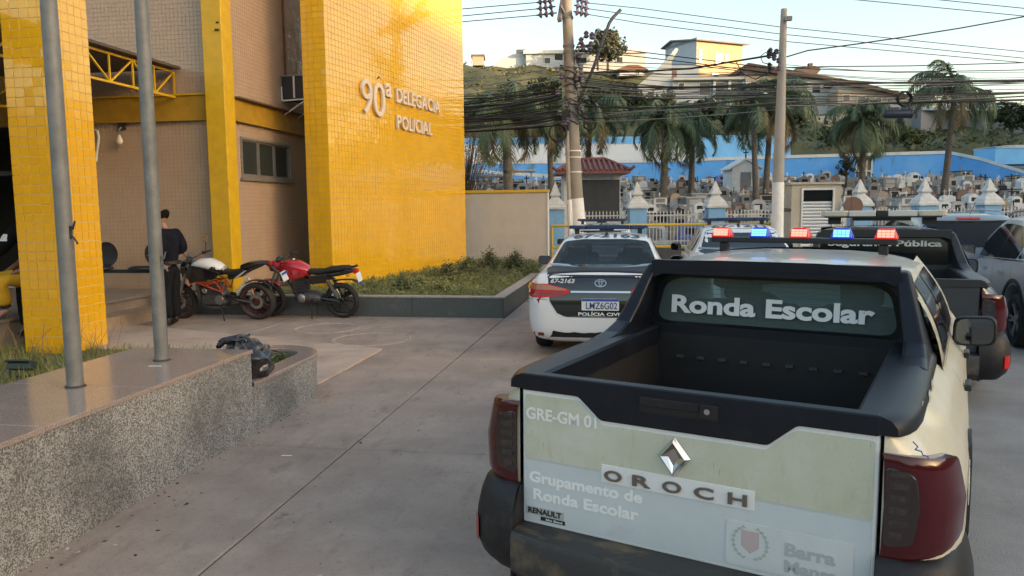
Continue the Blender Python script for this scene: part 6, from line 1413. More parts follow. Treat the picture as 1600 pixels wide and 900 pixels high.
for k in range(26):
    y0 = rc.uniform(95,195); y1 = lerp(y0, 136, .45)+rc.uniform(-12,14)
    cable([(905,y0),(1040,lerp(y0,y1,.55)+rc.uniform(1,5)),(1214,y1-4)], (21.4,20.3), rc.choice((.008,.010,.013)), rc.choice((M_CAB,M_CAB,M_CABG)), 'one of the thin cables strung between the two utility poles', 'thin cables between the poles', .004)
for k in range(18):
    y0 = rc.uniform(100,172); y1 = lerp(y0, 142, .4)+rc.uniform(-14,12)
    cable([(1217,y0),(1400,lerp(y0,y1,.5)+rc.uniform(2,6)),(1800,y1-8)], (20.1,24), rc.choice((.008,.010,.013)), rc.choice((M_CAB,M_CAB,M_CABG)), 'one of the thin cables running right from the second pole', 'thin cables right of the second pole', .003)
cable([(905,136),(1080,136.5),(1220,132),(1600,126),(1800,122)], (21.4,23), .030, M_CAB, 'thick black bundled cable crossing behind the second pole, upper one', CG)
cable([(905,166),(1000,169),(1220,164),(1410,161),(1600,156),(1800,152)], (21.4,23), .030, M_CAB, 'thick black bundled cable crossing behind the second pole, lower one', CG)
cable([(905,114),(1000,112),(1080,107),(1140,97),(1208,86)], (21.4,20), .026, M_CAB, 'twisted black cable rising from the first pole to the second', CG)
cable([(1214,93),(1232,88),(1262,79),(1337,69),(1412,58),(1500,44),(1600,26),(1750,0)], (20,22), .018, M_CAB, 'twisted cable rising to the upper right from the second pole', CG)
cable([(1217,106),(1290,104),(1420,103),(1600,98),(1750,94)], (20,23), .014, M_CAB, 'nearly level cable right of the second pole', CG)
for k, pts in enumerate(([(1290,-5),(1600,25),(1700,34)],[(1420,-5),(1600,13),(1700,22)])): cable(pts, 24, .012, M_CAB, '%s wire crossing the top right corner of the sky' % ('lower','upper')[k], CG)
for k, (pts) in enumerate(([(902,69),(1000,81),(1080,91),(1130,97),(1210,108)],[(905,78),(1080,98),(1210,115)],[(916,96),(1080,101),(1210,118)])): cable(pts, (21.4,20), .013, M_CABG if k == 2 else M_CAB, '%s low voltage wire between the two poles' % ('top','middle','lowest')[k], CG)
def coil(x, y, d, rp, label):
    q = at(x, y, d); r = rp*d/FPX; b = MB()
    for k in range(5):
        pts = [q+R0*((r+rc.uniform(-.02,.02))*cos(2*pi*i/28))+Vector((0,0,1))*((r+rc.uniform(-.02,.02))*sin(2*pi*i/28))+FH*(.03*k) for i in range(29)]; b.tube(pts, .02, 5, caps=False)
    tag(b.build('cable_coil', M_CAB, smooth=True), label, 'cable coil', 'coils of spare cable')
coil(918,170,21.2,14,'black coil of spare cable just right of the leaning pole'); coil(872,207,21.2,13,'black coil of spare cable low on the left of the leaning pole'); coil(922,193,21.6,9,'small cable coil below the larger one right of the leaning pole'); coil(1415,154,21.4,10.5,'black cable coil hanging over the dark blue splice case')
q = at(1403,178,21.4); t = thing('splice_case', 'dark blue cylindrical cable splice case hanging under the cables at right', 'splice case', q, YAW)
b = MB(); b.lathe([(.06,-.40),(.11,-.37),(.12,-.34),(.12,.30),(.13,.31),(.13,.36),(.05,.38)], 16, (0,0,0), 'X'); b.build('case', mat('case_blue', (.012,.018,.040), .45), t, auto=40)
for x in (-.25,.28): b = MB(); b.tube([(x,0,.12),(x,0,.34)], .012, 5); b.build('hanger', M_CAB, t)
for y, z in ((.03,0),(-.03,.03)): b = MB(); b.tube([(.36,y,z),(.5,y,z+.03),(.62,y,z+.25)], .014, 5); b.build('tail', M_CAB, t)
# ================================================================== people
def skin(name, nodes, edges, m, par=None, lvl=2, root=0, rad=None):
    """grow one smooth surface round a skeleton: nodes {key: (pos, radius or (rx, ry))}"""
    keys = list(nodes); ix = {k: i for i, k in enumerate(keys)}
    me = bpy.data.meshes.new(name); me.from_pydata([tuple(nodes[k][0]) for k in keys], [(ix[a], ix[c]) for a, c in edges], [])
    o = bpy.data.objects.new(name, me); COL.objects.link(o)
    bm = bmesh.new(); bm.from_mesh(me); L_ = bm.verts.layers.skin.verify(); bm.verts.ensure_lookup_table()
    for k in keys:
        r = nodes[k][1]; bm.verts[ix[k]][L_].radius = r if isinstance(r, tuple) else (r, r)
    bm.verts[root][L_].use_root = True
    bm.to_mesh(me); bm.free()
    s = o.modifiers.new('s', 'SKIN'); s.use_smooth_shade = True; s.branch_smoothing = .3
    u = o.modifiers.new('u', 'SUBSURF'); u.levels = lvl; u.render_levels = lvl
    dg = bpy.context.evaluated_depsgraph_get(); nm = bpy.data.meshes.new_from_object(o.evaluated_get(dg), depsgraph=dg); nm.name = name
    bpy.data.objects.remove(o); nm.materials.clear(); nm.materials.append(m)
    nm.polygons.foreach_set('use_smooth', [True]*len(nm.polygons))
    return link_mesh(name, nm, par)
M_SKIN = mat('skin', (.33,.17,.10), .55, noise=.06, nscale=20); M_HAIR = mat('dark_hair', (.010,.008,.007), .8, spec=.1, bump=.3, bscale=200)
M_NAVY = mat('navy_cloth', (.010,.011,.017), .9, spec=.12, noise=.3, nscale=9, bump=.5, bscale=22); M_TROU = mat('black_cloth', (.011,.012,.014), .9, spec=.12, noise=.3, nscale=7, bump=.6, bscale=16)
M_YCLOTH = mat('yellow_cloth', (.66,.36,.015), .8, noise=.12, nscale=7, bump=.6, bscale=14); M_BOOT = mat('boot_leather', (.02,.02,.02), .35, bump=.1)
V3 = Vector
def hand(nd, ed, wrist, key, dirv, up, side, curl=.5):
    """palm with five separate curled fingers, added to a body skeleton"""
    d = V3(dirv).normalized(); u = V3(up).normalized(); s = d.cross(u).normalized()*side; w_ = V3(wrist)
    nd[key+'p'] = (w_+d*.055, (.034,.017)); ed.append((key, key+'p'))
    for k, (off, ln) in enumerate(((-.030,.070),(-.010,.080),(.010,.076),(.029,.060))):
        a = w_+d*.095+s*off; b_ = a+(d*(1-curl*.4)-u*curl*.5)*ln*.5; c = b_+(d*(1-curl)-u*curl)*ln*.5
        nd[key+'a%d' % k] = (a, .0095); nd[key+'b%d' % k] = (b_, .009); nd[key+'c%d' % k] = (c, .0075); ed += [(key+'p', key+'a%d' % k), (key+'a%d' % k, key+'b%d' % k), (key+'b%d' % k, key+'c%d' % k)]
    a = w_+d*.035-s*.04; c = w_+d*.085-s*.055-u*.015; nd[key+'t0'] = (a, .012); nd[key+'t1'] = (c, .009); ed += [(key+'p', key+'t0'), (key+'t0', key+'t1')]
def make_person(name_label, loc, rz, J, shirt, trousers, shoes, hair=True, group=None, sleeve='long', shoe_m=None, collar=True):
    """J: joints in local metres (person faces +y, x to the right)"""
    t = thing('person', name_label, 'person', loc, rz, group)
    nd, ed = {}, []
    def N(k, r, p=None): nd[k] = (V3(J[k] if p is None else p), r)
    N('hip', .12); N('spine', (.11,.09)); N('chest', (.13,.10)); N('neck', .055); N('jaw', (.062,.072)); N('head', (.078,.094)); N('crown', (.066,.078))
    ed += [('hip','spine'),('spine','chest'),('chest','neck'),('neck','jaw'),('jaw','head'),('head','crown')]
    fw = V3(J.get('face', (0,1,0))).normalized(); hd = V3(J['head']); jw = V3(J['jaw']); upv = (V3(J['crown'])-jw).normalized(); rt = fw.cross(upv).normalized()
    nd['nose'] = (hd*.55+jw*.45+fw*.098, .011); ed.append(('head','nose'))
    for s, k in ((1,'earr'),(-1,'earl')): nd[k] = (hd*.6+jw*.4+rt*s*.084-fw*.005, (.012,.02)); ed.append(('head', k))
    for s in ('l','r'):
        N('sh'+s, .06); N('el'+s, .043); N('wr'+s, .031); ed += [('chest','sh'+s),('sh'+s,'el'+s),('el'+s,'wr'+s)]
        d = V3(J['wr'+s])-V3(J['el'+s]); hand(nd, ed, J['wr'+s], 'wr'+s, J.get('hd'+s, d), J.get('hu'+s, (0,0,1)), 1 if s == 'r' else -1, J.get('curl', .5))
        N('th'+s, .085); N('kn'+s, .058); N('an'+s, .040); N('to'+s, .034); ed += [('hip','th'+s),('th'+s,'kn'+s),('kn'+s,'an'+s),('an'+s,'to'+s)]
    body = skin('body', nd, ed, J.get('skin', M_SKIN), t)
    # eyes and mouth
    m = MB()
    for s in (-1, 1): m.lathe([(.001,.012),(.009,.008),(.012,0),(.009,-.008),(.001,-.012)], 8, hd*.72+jw*.28+fw*.080+rt*s*.030)
    m.build('eye', mat('eye_dark', (.05,.03,.02), .2), body, smooth=True)
    m = MB(); q = jw+fw*.076-upv*.005; m.tube([q-rt*.022-fw*.006, q, q+rt*.022-fw*.006], .006, 6); m.build('mouth', mat('lips', (.25,.10,.08), .5), body)
    if hair:
        m = MB(); rows = []; c = hd+upv*.022-fw*.010; n = 18
        for i in range(9):
            ph = pi*.5*i/8*1.25
            rows.append([c+upv*(.112*cos(ph))+(rt*cos(2*pi*j/n)*.088+fw*sin(2*pi*j/n)*(.106))*sin(ph)*(1 if not (sin(2*pi*j/n) > .2 and i > 5) else .86)+(upv*.055*(i-5)/3 if sin(2*pi*j/n) > .35 and i > 5 else V3((0,0,0))) for j in range(n)])
        m.grid(rows, 0, True); m.build('hair', J.get('hairm', M_HAIR), t, smooth=True)
    cl, ce = {}, []
    def C(k, r, p=None): cl[k] = (V3(J[k] if p is None else p), r)
    lowp = V3(J['hip'])-(V3(J['spine'])-V3(J['hip'])).normalized()*.02
    C('hip', (.185,.15), lowp); C('spine', (.18,.145)); C('chest', (.212,.168)); C('neck', .072, V3(J['chest'])*.35+V3(J['neck'])*.65); ce += [('hip','spine'),('spine','chest'),('chest','neck')]
    for s in ('l','r'):
        C('sh'+s, .108); C('el'+s, .088); ce += [('chest','sh'+s),('sh'+s,'el'+s)]
        if sleeve == 'long': cl['wr'+s] = (V3(J['el'+s]).lerp(V3(J['wr'+s]), .92), .055); ce.append(('el'+s,'wr'+s))
        else: cl['el'+s] = (V3(J['sh'+s]).lerp(V3(J['el'+s]), .8), .07)
    sh = skin('shirt', cl, ce, shirt, t, 2)
    tn, te = {}, []
    tn['hip'] = (V3(J['hip']), (.18,.145)); tn['w'] = (V3(J['hip']).lerp(V3(J['spine']), .45), (.172,.138)); te.append(('hip','w'))
    for s in ('l','r'):
        tn['th'+s] = (V3(J['th'+s]), .132); tn['md'+s] = (V3(J['th'+s]).lerp(V3(J['kn'+s]), .5), .125); tn['kn'+s] = (V3(J['kn'+s]), .108); tn['cf'+s] = (V3(J['kn'+s]).lerp(V3(J['an'+s]), .4), .104); tn['an'+s] = (V3(J['kn'+s]).lerp(V3(J['an'+s]), .88), .088)
        te += [('hip','th'+s),('th'+s,'md'+s),('md'+s,'kn'+s),('kn'+s,'cf'+s),('cf'+s,'an'+s)]
    skin('trousers', tn, te, trousers, t, 2)
    for s in ('l','r'):
        a, k, q = V3(J['an'+s]), V3(J['kn'+s]), V3(J['to'+s]); h = (k-a).normalized()
        sn = {'a': (a+h*(.16 if shoes == 'boot' else .04), .054), 'b': (a+h*.02, .052), 'heel': (a+(a-q).normalized()*.035-V3((0,0,.045)), .040), 'm': (a.lerp(q, .55)-V3((0,0,.012)), (.046,.040)), 't': (q+(q-a).normalized()*.02, (.044,.034))}
        skin('boot' if shoes == 'boot' else 'shoe', sn, [('a','b'),('b','heel'),('b','m'),('m','t')], shoe_m or M_BOOT, t, 2)
    return t, sh, body
# officer behind the farther flagpole: stands facing left, reading something in his hands
oc = gz(268, 513)
HJ = dict(hip=(0,-.02,.97), spine=(0,-.01,1.16), chest=(0,.0,1.36), neck=(0,.03,1.535), jaw=(0,.078,1.618), head=(0,.062,1.688), crown=(0,.040,1.752), face=(0,1,-.35),
    shl=(-.195,-.02,1.465), ell=(-.285,-.13,1.20), wrl=(-.12,.15,1.13), shr=(.195,-.02,1.465), elr=(.285,-.10,1.20), wrr=(.10,.18,1.14), hdl=(.4,.8,.1), hdr=(-.4,.8,.1),
    thl=(-.095,-.01,.92), knl=(-.115,.02,.51), anl=(-.12,-.03,.10), tol=(-.145,.13,.045), thr=(.095,-.01,.92), knr=(.115,.03,.51), anr=(.12,-.0,.10), tor=(.14,.16,.045))
off_, sh_, _b = make_person('officer in dark uniform and boots standing behind the farther flagpole, looking down', (oc.x-.03, oc.y+.05, 0), R(88), HJ, M_NAVY, M_TROU, 'boot')
b = MB(); b.lathe([(.175,.99),(.185,.995),(.185,1.04),(.175,1.045)], 20, (0,-.02,0)); b.build('belt', M_BLACK, off_)
bvs = bvh_of(sh_)
def patch(par, bv, p, d, u, w_, h_, m, name='patch', pts=None):
    d = V3(d).normalized(); u = V3(u).normalized(); v = u.cross(d).normalized() ; v = -v if v.z < 0 else v
    q = pts or rrect(-w_/2,-h_/2,w_/2,h_/2,.008,2); p = V3(p)
    return wrap(name, q, bv, lambda a, c: p+u*a+v*c-d*.4, d, m, par, .004, .03, 0)
arc = [(.062*cos(R(a)), .042*sin(R(a))-.02) for a in range(0,181,20)]+[(.035*cos(R(a)), .020*sin(R(a))-.02) for a in range(180,-1,-20)]
patch(off_, bvs, (-.21,-.03,1.41), (1,.15,-.1), (0,1,0), 0, 0, mat('patch_gold', (.52,.26,.03), .6), 'shoulder_patch', arc)
patch(off_, bvs, (-.17,.0,1.50), (.35,.1,-1), (0,1,0), .05, .03, M_WTXT, 'epaulette_pin')
b = MB(); b.box((-.02,.27,1.15), (.10,.02,.15), rot=Matrix.Rotation(R(-40),3,'X')); b.build('phone', M_BLACK, off_)
b = MB(); b.tube([(-.19,-.10,1.28),(-.12,.05,1.25),(-.08,.12,1.22)], .012, 6); b.build('cord', mat('grey_cord', (.3,.32,.35), .6), off_)
for s in ('l','r'):
    a = V3(HJ['an'+s]); b = MB()
    for k in range(4): b.tube([a+V3((-.04,.045-k*.012,.035+k*.045)), a+V3((0,.062-k*.014,.035+k*.045)), a+V3((.04,.045-k*.012,.035+k*.045))], .006, 5)
    b.build('laces', mat('lace_grey', (.16,.16,.17), .6), off_)
# people at the left edge, on the plinth
pz_ = .388
SJ = dict(hip=(0,-.02,.50), spine=(0,-.04,.70), chest=(0,.0,.92), neck=(0,.03,1.09), jaw=(0,.075,1.17), head=(0,.06,1.24), crown=(0,.04,1.305), face=(0,1,-.2),
    shl=(-.19,0,1.0), ell=(-.27,.06,.73), wrl=(-.20,.27,.62), shr=(.19,0,1.0), elr=(.26,.08,.74), wrr=(.16,.28,.62),
    thl=(-.10,.05,.50), knl=(-.15,.46,.53), anl=(-.13,.40,.12), tol=(-.14,.55,.045), thr=(.10,.05,.50), knr=(.14,.46,.53), anr=(.14,.48,.12), tor=(.15,.63,.045))
q = gz(8, 503, pz_)
A_, sA, _ = make_person('seated person in a yellow uniform, mostly hidden behind the tiled pillar', (-8.16, 9.34, pz_), R(146), SJ, M_YCLOTH, M_YCLOTH, 'shoe', True, None, 'short', mat('pink_shoe', (.42,.22,.20), .6))
b = MB(); b.bb((-8.36,9.22,pz_), (-7.92,9.62,pz_+.40)); tag(b.build('stool', M_DARK), 'low dark bench under the seated person in yellow', 'stool')
for s in ('l','r'):
    b = MB(); a, k = V3(SJ['an'+s]), V3(SJ['kn'+s]); b.tube([a+(k-a)*.08, a+(k-a)*.16], .064, 12); b.build('ankle_band', M_BLACK, A_)
b = MB(); e_, w_ = V3(SJ['ell']), V3(SJ['wrl']); b.tube([e_.lerp(w_,-.12), e_.lerp(w_,.25)], .054, 12); b.build('elbow_bandage', M_WHITE, A_)
BJ = dict(HJ); BJ.update(face=(0,1,-.3), ell=(-.33,.10,1.20), wrl=(-.26,.36,1.12), elr=(.30,.1,1.2), wrr=(.22,.34,1.1), hdl=(0,1,0), hdr=(0,1,0))
q = at(38, 360, 10.4); B_, sB, _ = make_person('person in a black shirt with sleeve patches standing half hidden behind the tiled pillar', (q.x+.03, q.y+.05, pz_-.28), R(75), BJ, mat('black_shirt', (.010,.010,.012), .9, spec=.12, bump=.4, bscale=20), M_TROU, 'boot')
bvB = bvh_of(sB); patch(B_, bvB, (-.26,.03,1.36), (1,.1,0), (0,1,0), .09, .09, M_WTXT, 'sleeve_patch'); patch(B_, bvB, (-.265,.03,1.36), (1,.1,0), (0,1,0), .04, .05, mat('patch_red', (.4,.03,.03), .6), 'sleeve_patch')
q = at(-52, 380, 10.5); C_, sC, _ = make_person('person in a yellow shirt with black letters cut off by the left edge', (q.x+.02, q.y, pz_), R(-70), HJ, M_YCLOTH, M_YCLOTH, 'shoe', True, None, 'short')
bvC = bvh_of(sC); P, F, _, _ = text_geo('UPJ', .04)
wrap('shirt_letters', [(.02+c*0+a*.24, 1.10+c*.09) for a, c in P], bvC, lambda a, c: V3((1, .12-a, c)), (-1,0,0), M_BLACK, C_, .006, .03, 0, F, False)
# ================================================================== motorcycles
def eloft(b, secs, n=14, mi=0, pw=2.4):
    """sections (y, z, half width, half height)"""
    rows = []
    for (y, z, rx, rz) in secs:
        r = []
        for j in range(n):
            a = 2*pi*j/n; c, s = cos(a), sin(a); r.append(V3((rx*math.copysign(abs(c)**(2/pw), c), y, z+rz*math.copysign(abs(s)**(2/pw), s))))
        rows.append(r)
    b.grid(rows, mi, True); b.add(rows[0], [tuple(range(n))], mi); b.add(rows[-1], [tuple(range(n))], mi); return b
M_ORANGE = mat('orange_frame', (.40,.055,.014), .35, coat=.3); M_RED = mat('tank_red', (.42,.008,.018), .2, coat=1, crough=.04); M_GBLK = mat('gloss_black', (.012,.012,.014), .2, coat=.6)
M_ENG = mat('engine_grey', (.09,.09,.095), .45, metal=.5, noise=.3, nscale=25); M_ENGS = mat('engine_silver', (.32,.32,.33), .4, metal=.8, noise=.2, nscale=30); M_MAROON = mat('maroon_rim', (.07,.012,.012), .35, coat=.4); M_WTANK = mat('tank_white', (.72,.72,.72), .22, coat=.8)
M_SEAT = mat('seat_vinyl', (.014,.014,.015), .5, bump=.1)
def moto_wheel(t, y, r, w_, rim, ns, spoke_w, disc=True):
    b = MB(); b.lathe([(r*.78,-w_*.40),(r*.86,-w_*.5),(r*.95,-w_*.38),(r,-w_*.12),(r,w_*.12),(r*.95,w_*.38),(r*.86,w_*.5),(r*.78,w_*.40),(r*.76,0),(r*.78,-w_*.40)], 40, (0,y,r), 'X', caps=False); tw = b.build('wheel', M_TYRE, t, auto=45)
    b = MB(); b.lathe([(r*.79,-w_*.36),(r*.79,w_*.36),(r*.72,w_*.30),(r*.70,0),(r*.72,-w_*.30),(r*.79,-w_*.36)], 40, (0,y,r), 'X', caps=False); rm = b.build('rim', rim, tw, auto=45)
    b = MB()
    for k in range(ns):
        for dk in (-.13,.13):
            a = 2*pi*k/ns; a2 = a+dk; p = V3((0, y+.03*cos(a), r+.03*sin(a))); q = V3((0, y+r*.73*cos(a2), r+r*.73*sin(a2))); b.tube([p, q], spoke_w, 5)
    b.lathe([(.05,-.06),(.055,-.03),(.055,.03),(.05,.06)], 14, (0,y,r), 'X'); b.build('spokes', rim, rm)
    if disc:
        b = MB(); b.lathe([(.07,-.055),(.12,-.055),(.12,-.049),(.07,-.049),(.07,-.055)], 28, (0,y,r), 'X', caps=False); b.build('brake_disc', M_ENGS, tw)
    return tw
def handlebar(t, y, z, wd, rise, par_m=M_BLACK):
    b = MB(); b.tube([(-wd,y-.10,z+rise),(-wd*.55,y-.04,z+rise*.8),(-.10,y+.02,z),(.10,y+.02,z),(wd*.55,y-.04,z+rise*.8),(wd,y-.10,z+rise)], .012, 8); o = b.build('handlebar', par_m, t)
    for s in (-1, 1):
        b = MB(); b.tube([(s*(wd-.11),y-.075,z+rise*.97),(s*wd,y-.10,z+rise)], .018, 10); b.build('grip', M_BLACK, o)
        b = MB(); b.tube([(s*(wd-.13),y-.04,z+rise*.95),(s*(wd-.01),y-.03,z+rise*.9)], .007, 6); b.build('lever', M_ENGS, o)
        b = MB(); b.box((s*(wd-.15),y-.06,z+rise*.95), (.06,.05,.05)); b.build('switch', M_BLACK, o, bevel=.008)
    return o
def moto_mirror(t, p, q, s):
    b = MB(); b.tube([p, (V3(p)+V3(q))/2+V3((s*.02,.01,0)), q], .007, 6); m = b.build('mirror', M_BLACK, t)
    b = MB(); pts = [(V3(q)+V3((.055*cos(2*pi*k/16)*1.2, -.012, .045*sin(2*pi*k/16)+.03))) for k in range(16)]; b.add(pts, [tuple(range(16))]); b.prism([p_+V3((0,.003,0)) for p_ in pts], (0,.022,0)); b.build('mirror_glass', mat('mirror_brown', (.30,.20,.13), .15, metal=.6), m)
def naked_bike(label, loc, rz, lean):
    t = thing('motorcycle', label, 'motorcycle', loc); t.matrix_world = Matrix.Translation(V3(loc)) @ Matrix.Rotation(rz,4,'Z') @ Matrix.Rotation(lean,4,'Y')
    moto_wheel(t, 0, .315, .15, M_MAROON, 5, .013); moto_wheel(t, 1.36, .30, .11, M_MAROON, 5, .012)
    for s in (-1, 1):
        b = MB(); b.tube([(s*.095,1.36,.30),(s*.095,1.30,.45),(s*.095,1.08,.95)], .024, 8, rs=[.026,.028,.022]); b.build('fork', M_ENG if s > 0 else M_ENGS, t)
        b = MB()
        J = dict(a=(s*.12,.98,.86), b=(s*.15,.52,.50), c=(s*.15,.80,.62), d=(s*.14,.42,.74), e=(s*.15,.60,.66), f=(s*.15,.94,.66))
        for p, q in (('a','e'),('e','b'),('a','f'),('f','b'),('f','e'),('c','e'),('d','e'),('d','b'),('c','b')): b.tube([J[p], J[q]], .0115, 6)
        b.build('trellis_frame', M_ORANGE, t)
        b = MB(); b.prism([(s*.13,1.12,.84),(s*.172,.98,.955),(s*.172,.66,.89),(s*.15,.50,.82),(s*.14,.62,.72),(s*.16,.90,.70),(s*.13,1.10,.62)], (s*.02,0,0)); b.build('tank_shroud', M_GBLK, t, bevel=.008)
        b = MB(); b.tube([(s*.10,.03,.315),(s*.11,.30,.37),(s*.10,.50,.42)], .028, 8, rs=[.024,.032,.030]); b.build('swingarm', M_GBLK, t)
        b = MB(); b.box((s*.19,.46,.36), (.07,.04,.02)); b.build('footpeg', M_ENGS, t)
    b = MB(); eloft(b, [(.50,.86,.08,.05),(.58,.88,.12,.09),(.72,.93,.15,.105),(.88,.95,.155,.09),(1.0,.93,.12,.06),(1.06,.91,.07,.03)]); b.build('tank', M_WTANK, t, smooth=True)
    b = MB(); eloft(b, [(.50,.855,.082,.052),(.60,.87,.130,.085),(.66,.88,.148,.09),(.70,.86,.152,.06)]); b.build('tank_rear', M_GBLK, t, smooth=True)
    b = MB(); eloft(b, [(.54,.83,.09,.035),(.40,.80,.115,.045),(.24,.815,.125,.045),(.12,.86,.11,.04)]); b.build('seat', M_SEAT, t, smooth=True)
    b = MB(); eloft(b, [(.18,.90,.10,.045),(.06,.93,.115,.055),(-.10,.955,.10,.045),(-.24,.965,.07,.03),(-.30,.965,.04,.018)]); b.build('tail', M_GBLK, t, smooth=True)
    b = MB(); eloft(b, [(.42,.74,.09,.06),(.20,.79,.10,.06),(.02,.87,.09,.04),(-.18,.93,.06,.02)]); b.build('subframe_cover', M_GBLK, t, smooth=True)
    b = MB(); b.prism([(-.131,.28,.74),(-.131,.10,.86),(-.131,.06,.86),(-.131,.22,.74)], (.004,0,0)); b.build('side_decal', mat('decal_grey', (.4,.4,.4), .4), t)
    b = MB(); b.bb((-.06,-.34,.945), (.06,-.29,.975)); b.build('tail_lamp', M_REDL2, t)
    b = MB(); b.tube([(0,-.24,.95),(0,-.42,.80),(0,-.50,.68)], .02, 6, rs=[.03,.022,.018]); b.bb((-.05,-.50,.66),(.05,-.46,.80)); b.build('plate_hanger', M_BLACK, t)
    b = MB(); b.box((0,-.515,.74), (.19,.008,.16), rot=Matrix.Rotation(R(-18),3,'X')); pl = b.build('number_plate', mat('plate_white', (.66,.68,.70), .4), t)
    b = MB(); b.box((0,-.515-.015,.795), (.185,.008,.035), rot=Matrix.Rotation(R(-18),3,'X')); b.build('plate_band', mat('plate_blue', (.02,.06,.33), .4), pl)
    b = MB(); b.lathe([(.001,-.10),(.085,-.10),(.10,-.07),(.10,.09),(.08,.11),(.001,.11)], 16, (0,.62,.42), 'X'); b.bb((-.10,.56,.40),(.10,.86,.62)); b.bb((-.13,.50,.28),(.13,.90,.44)); eloft(b, [(.52,.25,.10,.03),(.7,.22,.13,.05),(.92,.26,.10,.04)]); b.build('engine', M_ENG, t, bevel=.01)
    b = MB(); b.lathe([(.001,-.135),(.075,-.135),(.085,-.12),(.085,-.10)], 18, (0,.60,.36), 'X'); b.lathe([(.001,-.145),(.04,-.145),(.05,-.13)], 12, (0,.84,.52), 'X'); b.build('engine_cover', M_ENGS, t)
    b = MB(); b.bb((-.14,.92,.38),(.14,.97,.70)); b.build('radiator', M_ENG, t)
    b = MB(); q = [V3((0,.10,.70)).lerp(V3((0,.34,.44)), k/60) for k in range(61)]; ax = (q[-1]-q[0]).normalized(); u = ax.orthogonal().normalized(); v = ax.cross(u)
    b.tube([p+u*.042*cos(k*.85)+v*.042*sin(k*.85) for k, p in enumerate(q)], .008, 5); b.tube([q[0],q[-1]], .018, 6); b.build('shock', mat('spring_white', (.62,.60,.56), .4), t)
    b = MB(); b.tube([(.12,.80,.40),(.14,.55,.24),(.15,.25,.30),(.16,.05,.38)], .035, 8, rs=[.022,.028,.045,.05]); b.build('exhaust', M_ENGS, t)
    b = MB(); b.prism([(x,1.10,z) for x, z in rpoly([(-.10,.72),(.10,.72),(.14,.90),(.08,1.0),(-.08,1.0),(-.14,.90)], .02, 3)], (0,.12,0)); b.build('headlamp_mask', M_GBLK, t, bevel=.02)
    b = MB(); eloft(b, [(1.14,.56,.05,.012),(1.28,.63,.065,.012),(1.40,.64,.065,.012),(1.54,.59,.05,.01)]); b.build('front_fender', M_GBLK, t, smooth=True)
    b = MB(); b.prism([(s_*.14,1.10,.60) for s_ in ()] or [(-.165,1.14,.66),(-.15,1.02,.80),(-.15,.98,.74),(-.16,1.08,.60)], (.01,0,0)); b.prism([(.165,1.14,.66),(.15,1.02,.80),(.15,.98,.74),(.16,1.08,.60)], (-.01,0,0)); b.build('radiator_scoop', mat('scoop_white_red', (.55,.25,.22), .3, noise=.5, nscale=20), t)
    handlebar(t, 1.02, 1.04, .37, .05); b = MB(); b.tube([(0,1.02,1.04),(0,1.06,.90)], .03, 8); b.box((0,1.08,1.09),(.13,.03,.08)); b.build('steering_head', M_ENGS, t)
    moto_mirror(t, (-.28,.96,1.10), (-.36,.98,1.26), -1); moto_mirror(t, (.28,.96,1.10), (.36,.98,1.26), 1)
    b = MB(); b.tube([(-.10,.60,.26),(-.20,.52,.10),(-.26,.48,-.01)], .012, 6); b.tube([(-.24,.48,-.005),(-.29,.46,-.005)], .02, 6); b.build('side_stand', M_BLACK, t)
    b = MB(); eloft(b, [(-.30,.56,.06,.01),(-.18,.645,.07,.012),(.0,.68,.07,.012),(.16,.63,.06,.012)]); b.build('rear_hugger', M_GBLK, t, smooth=True)
    return t
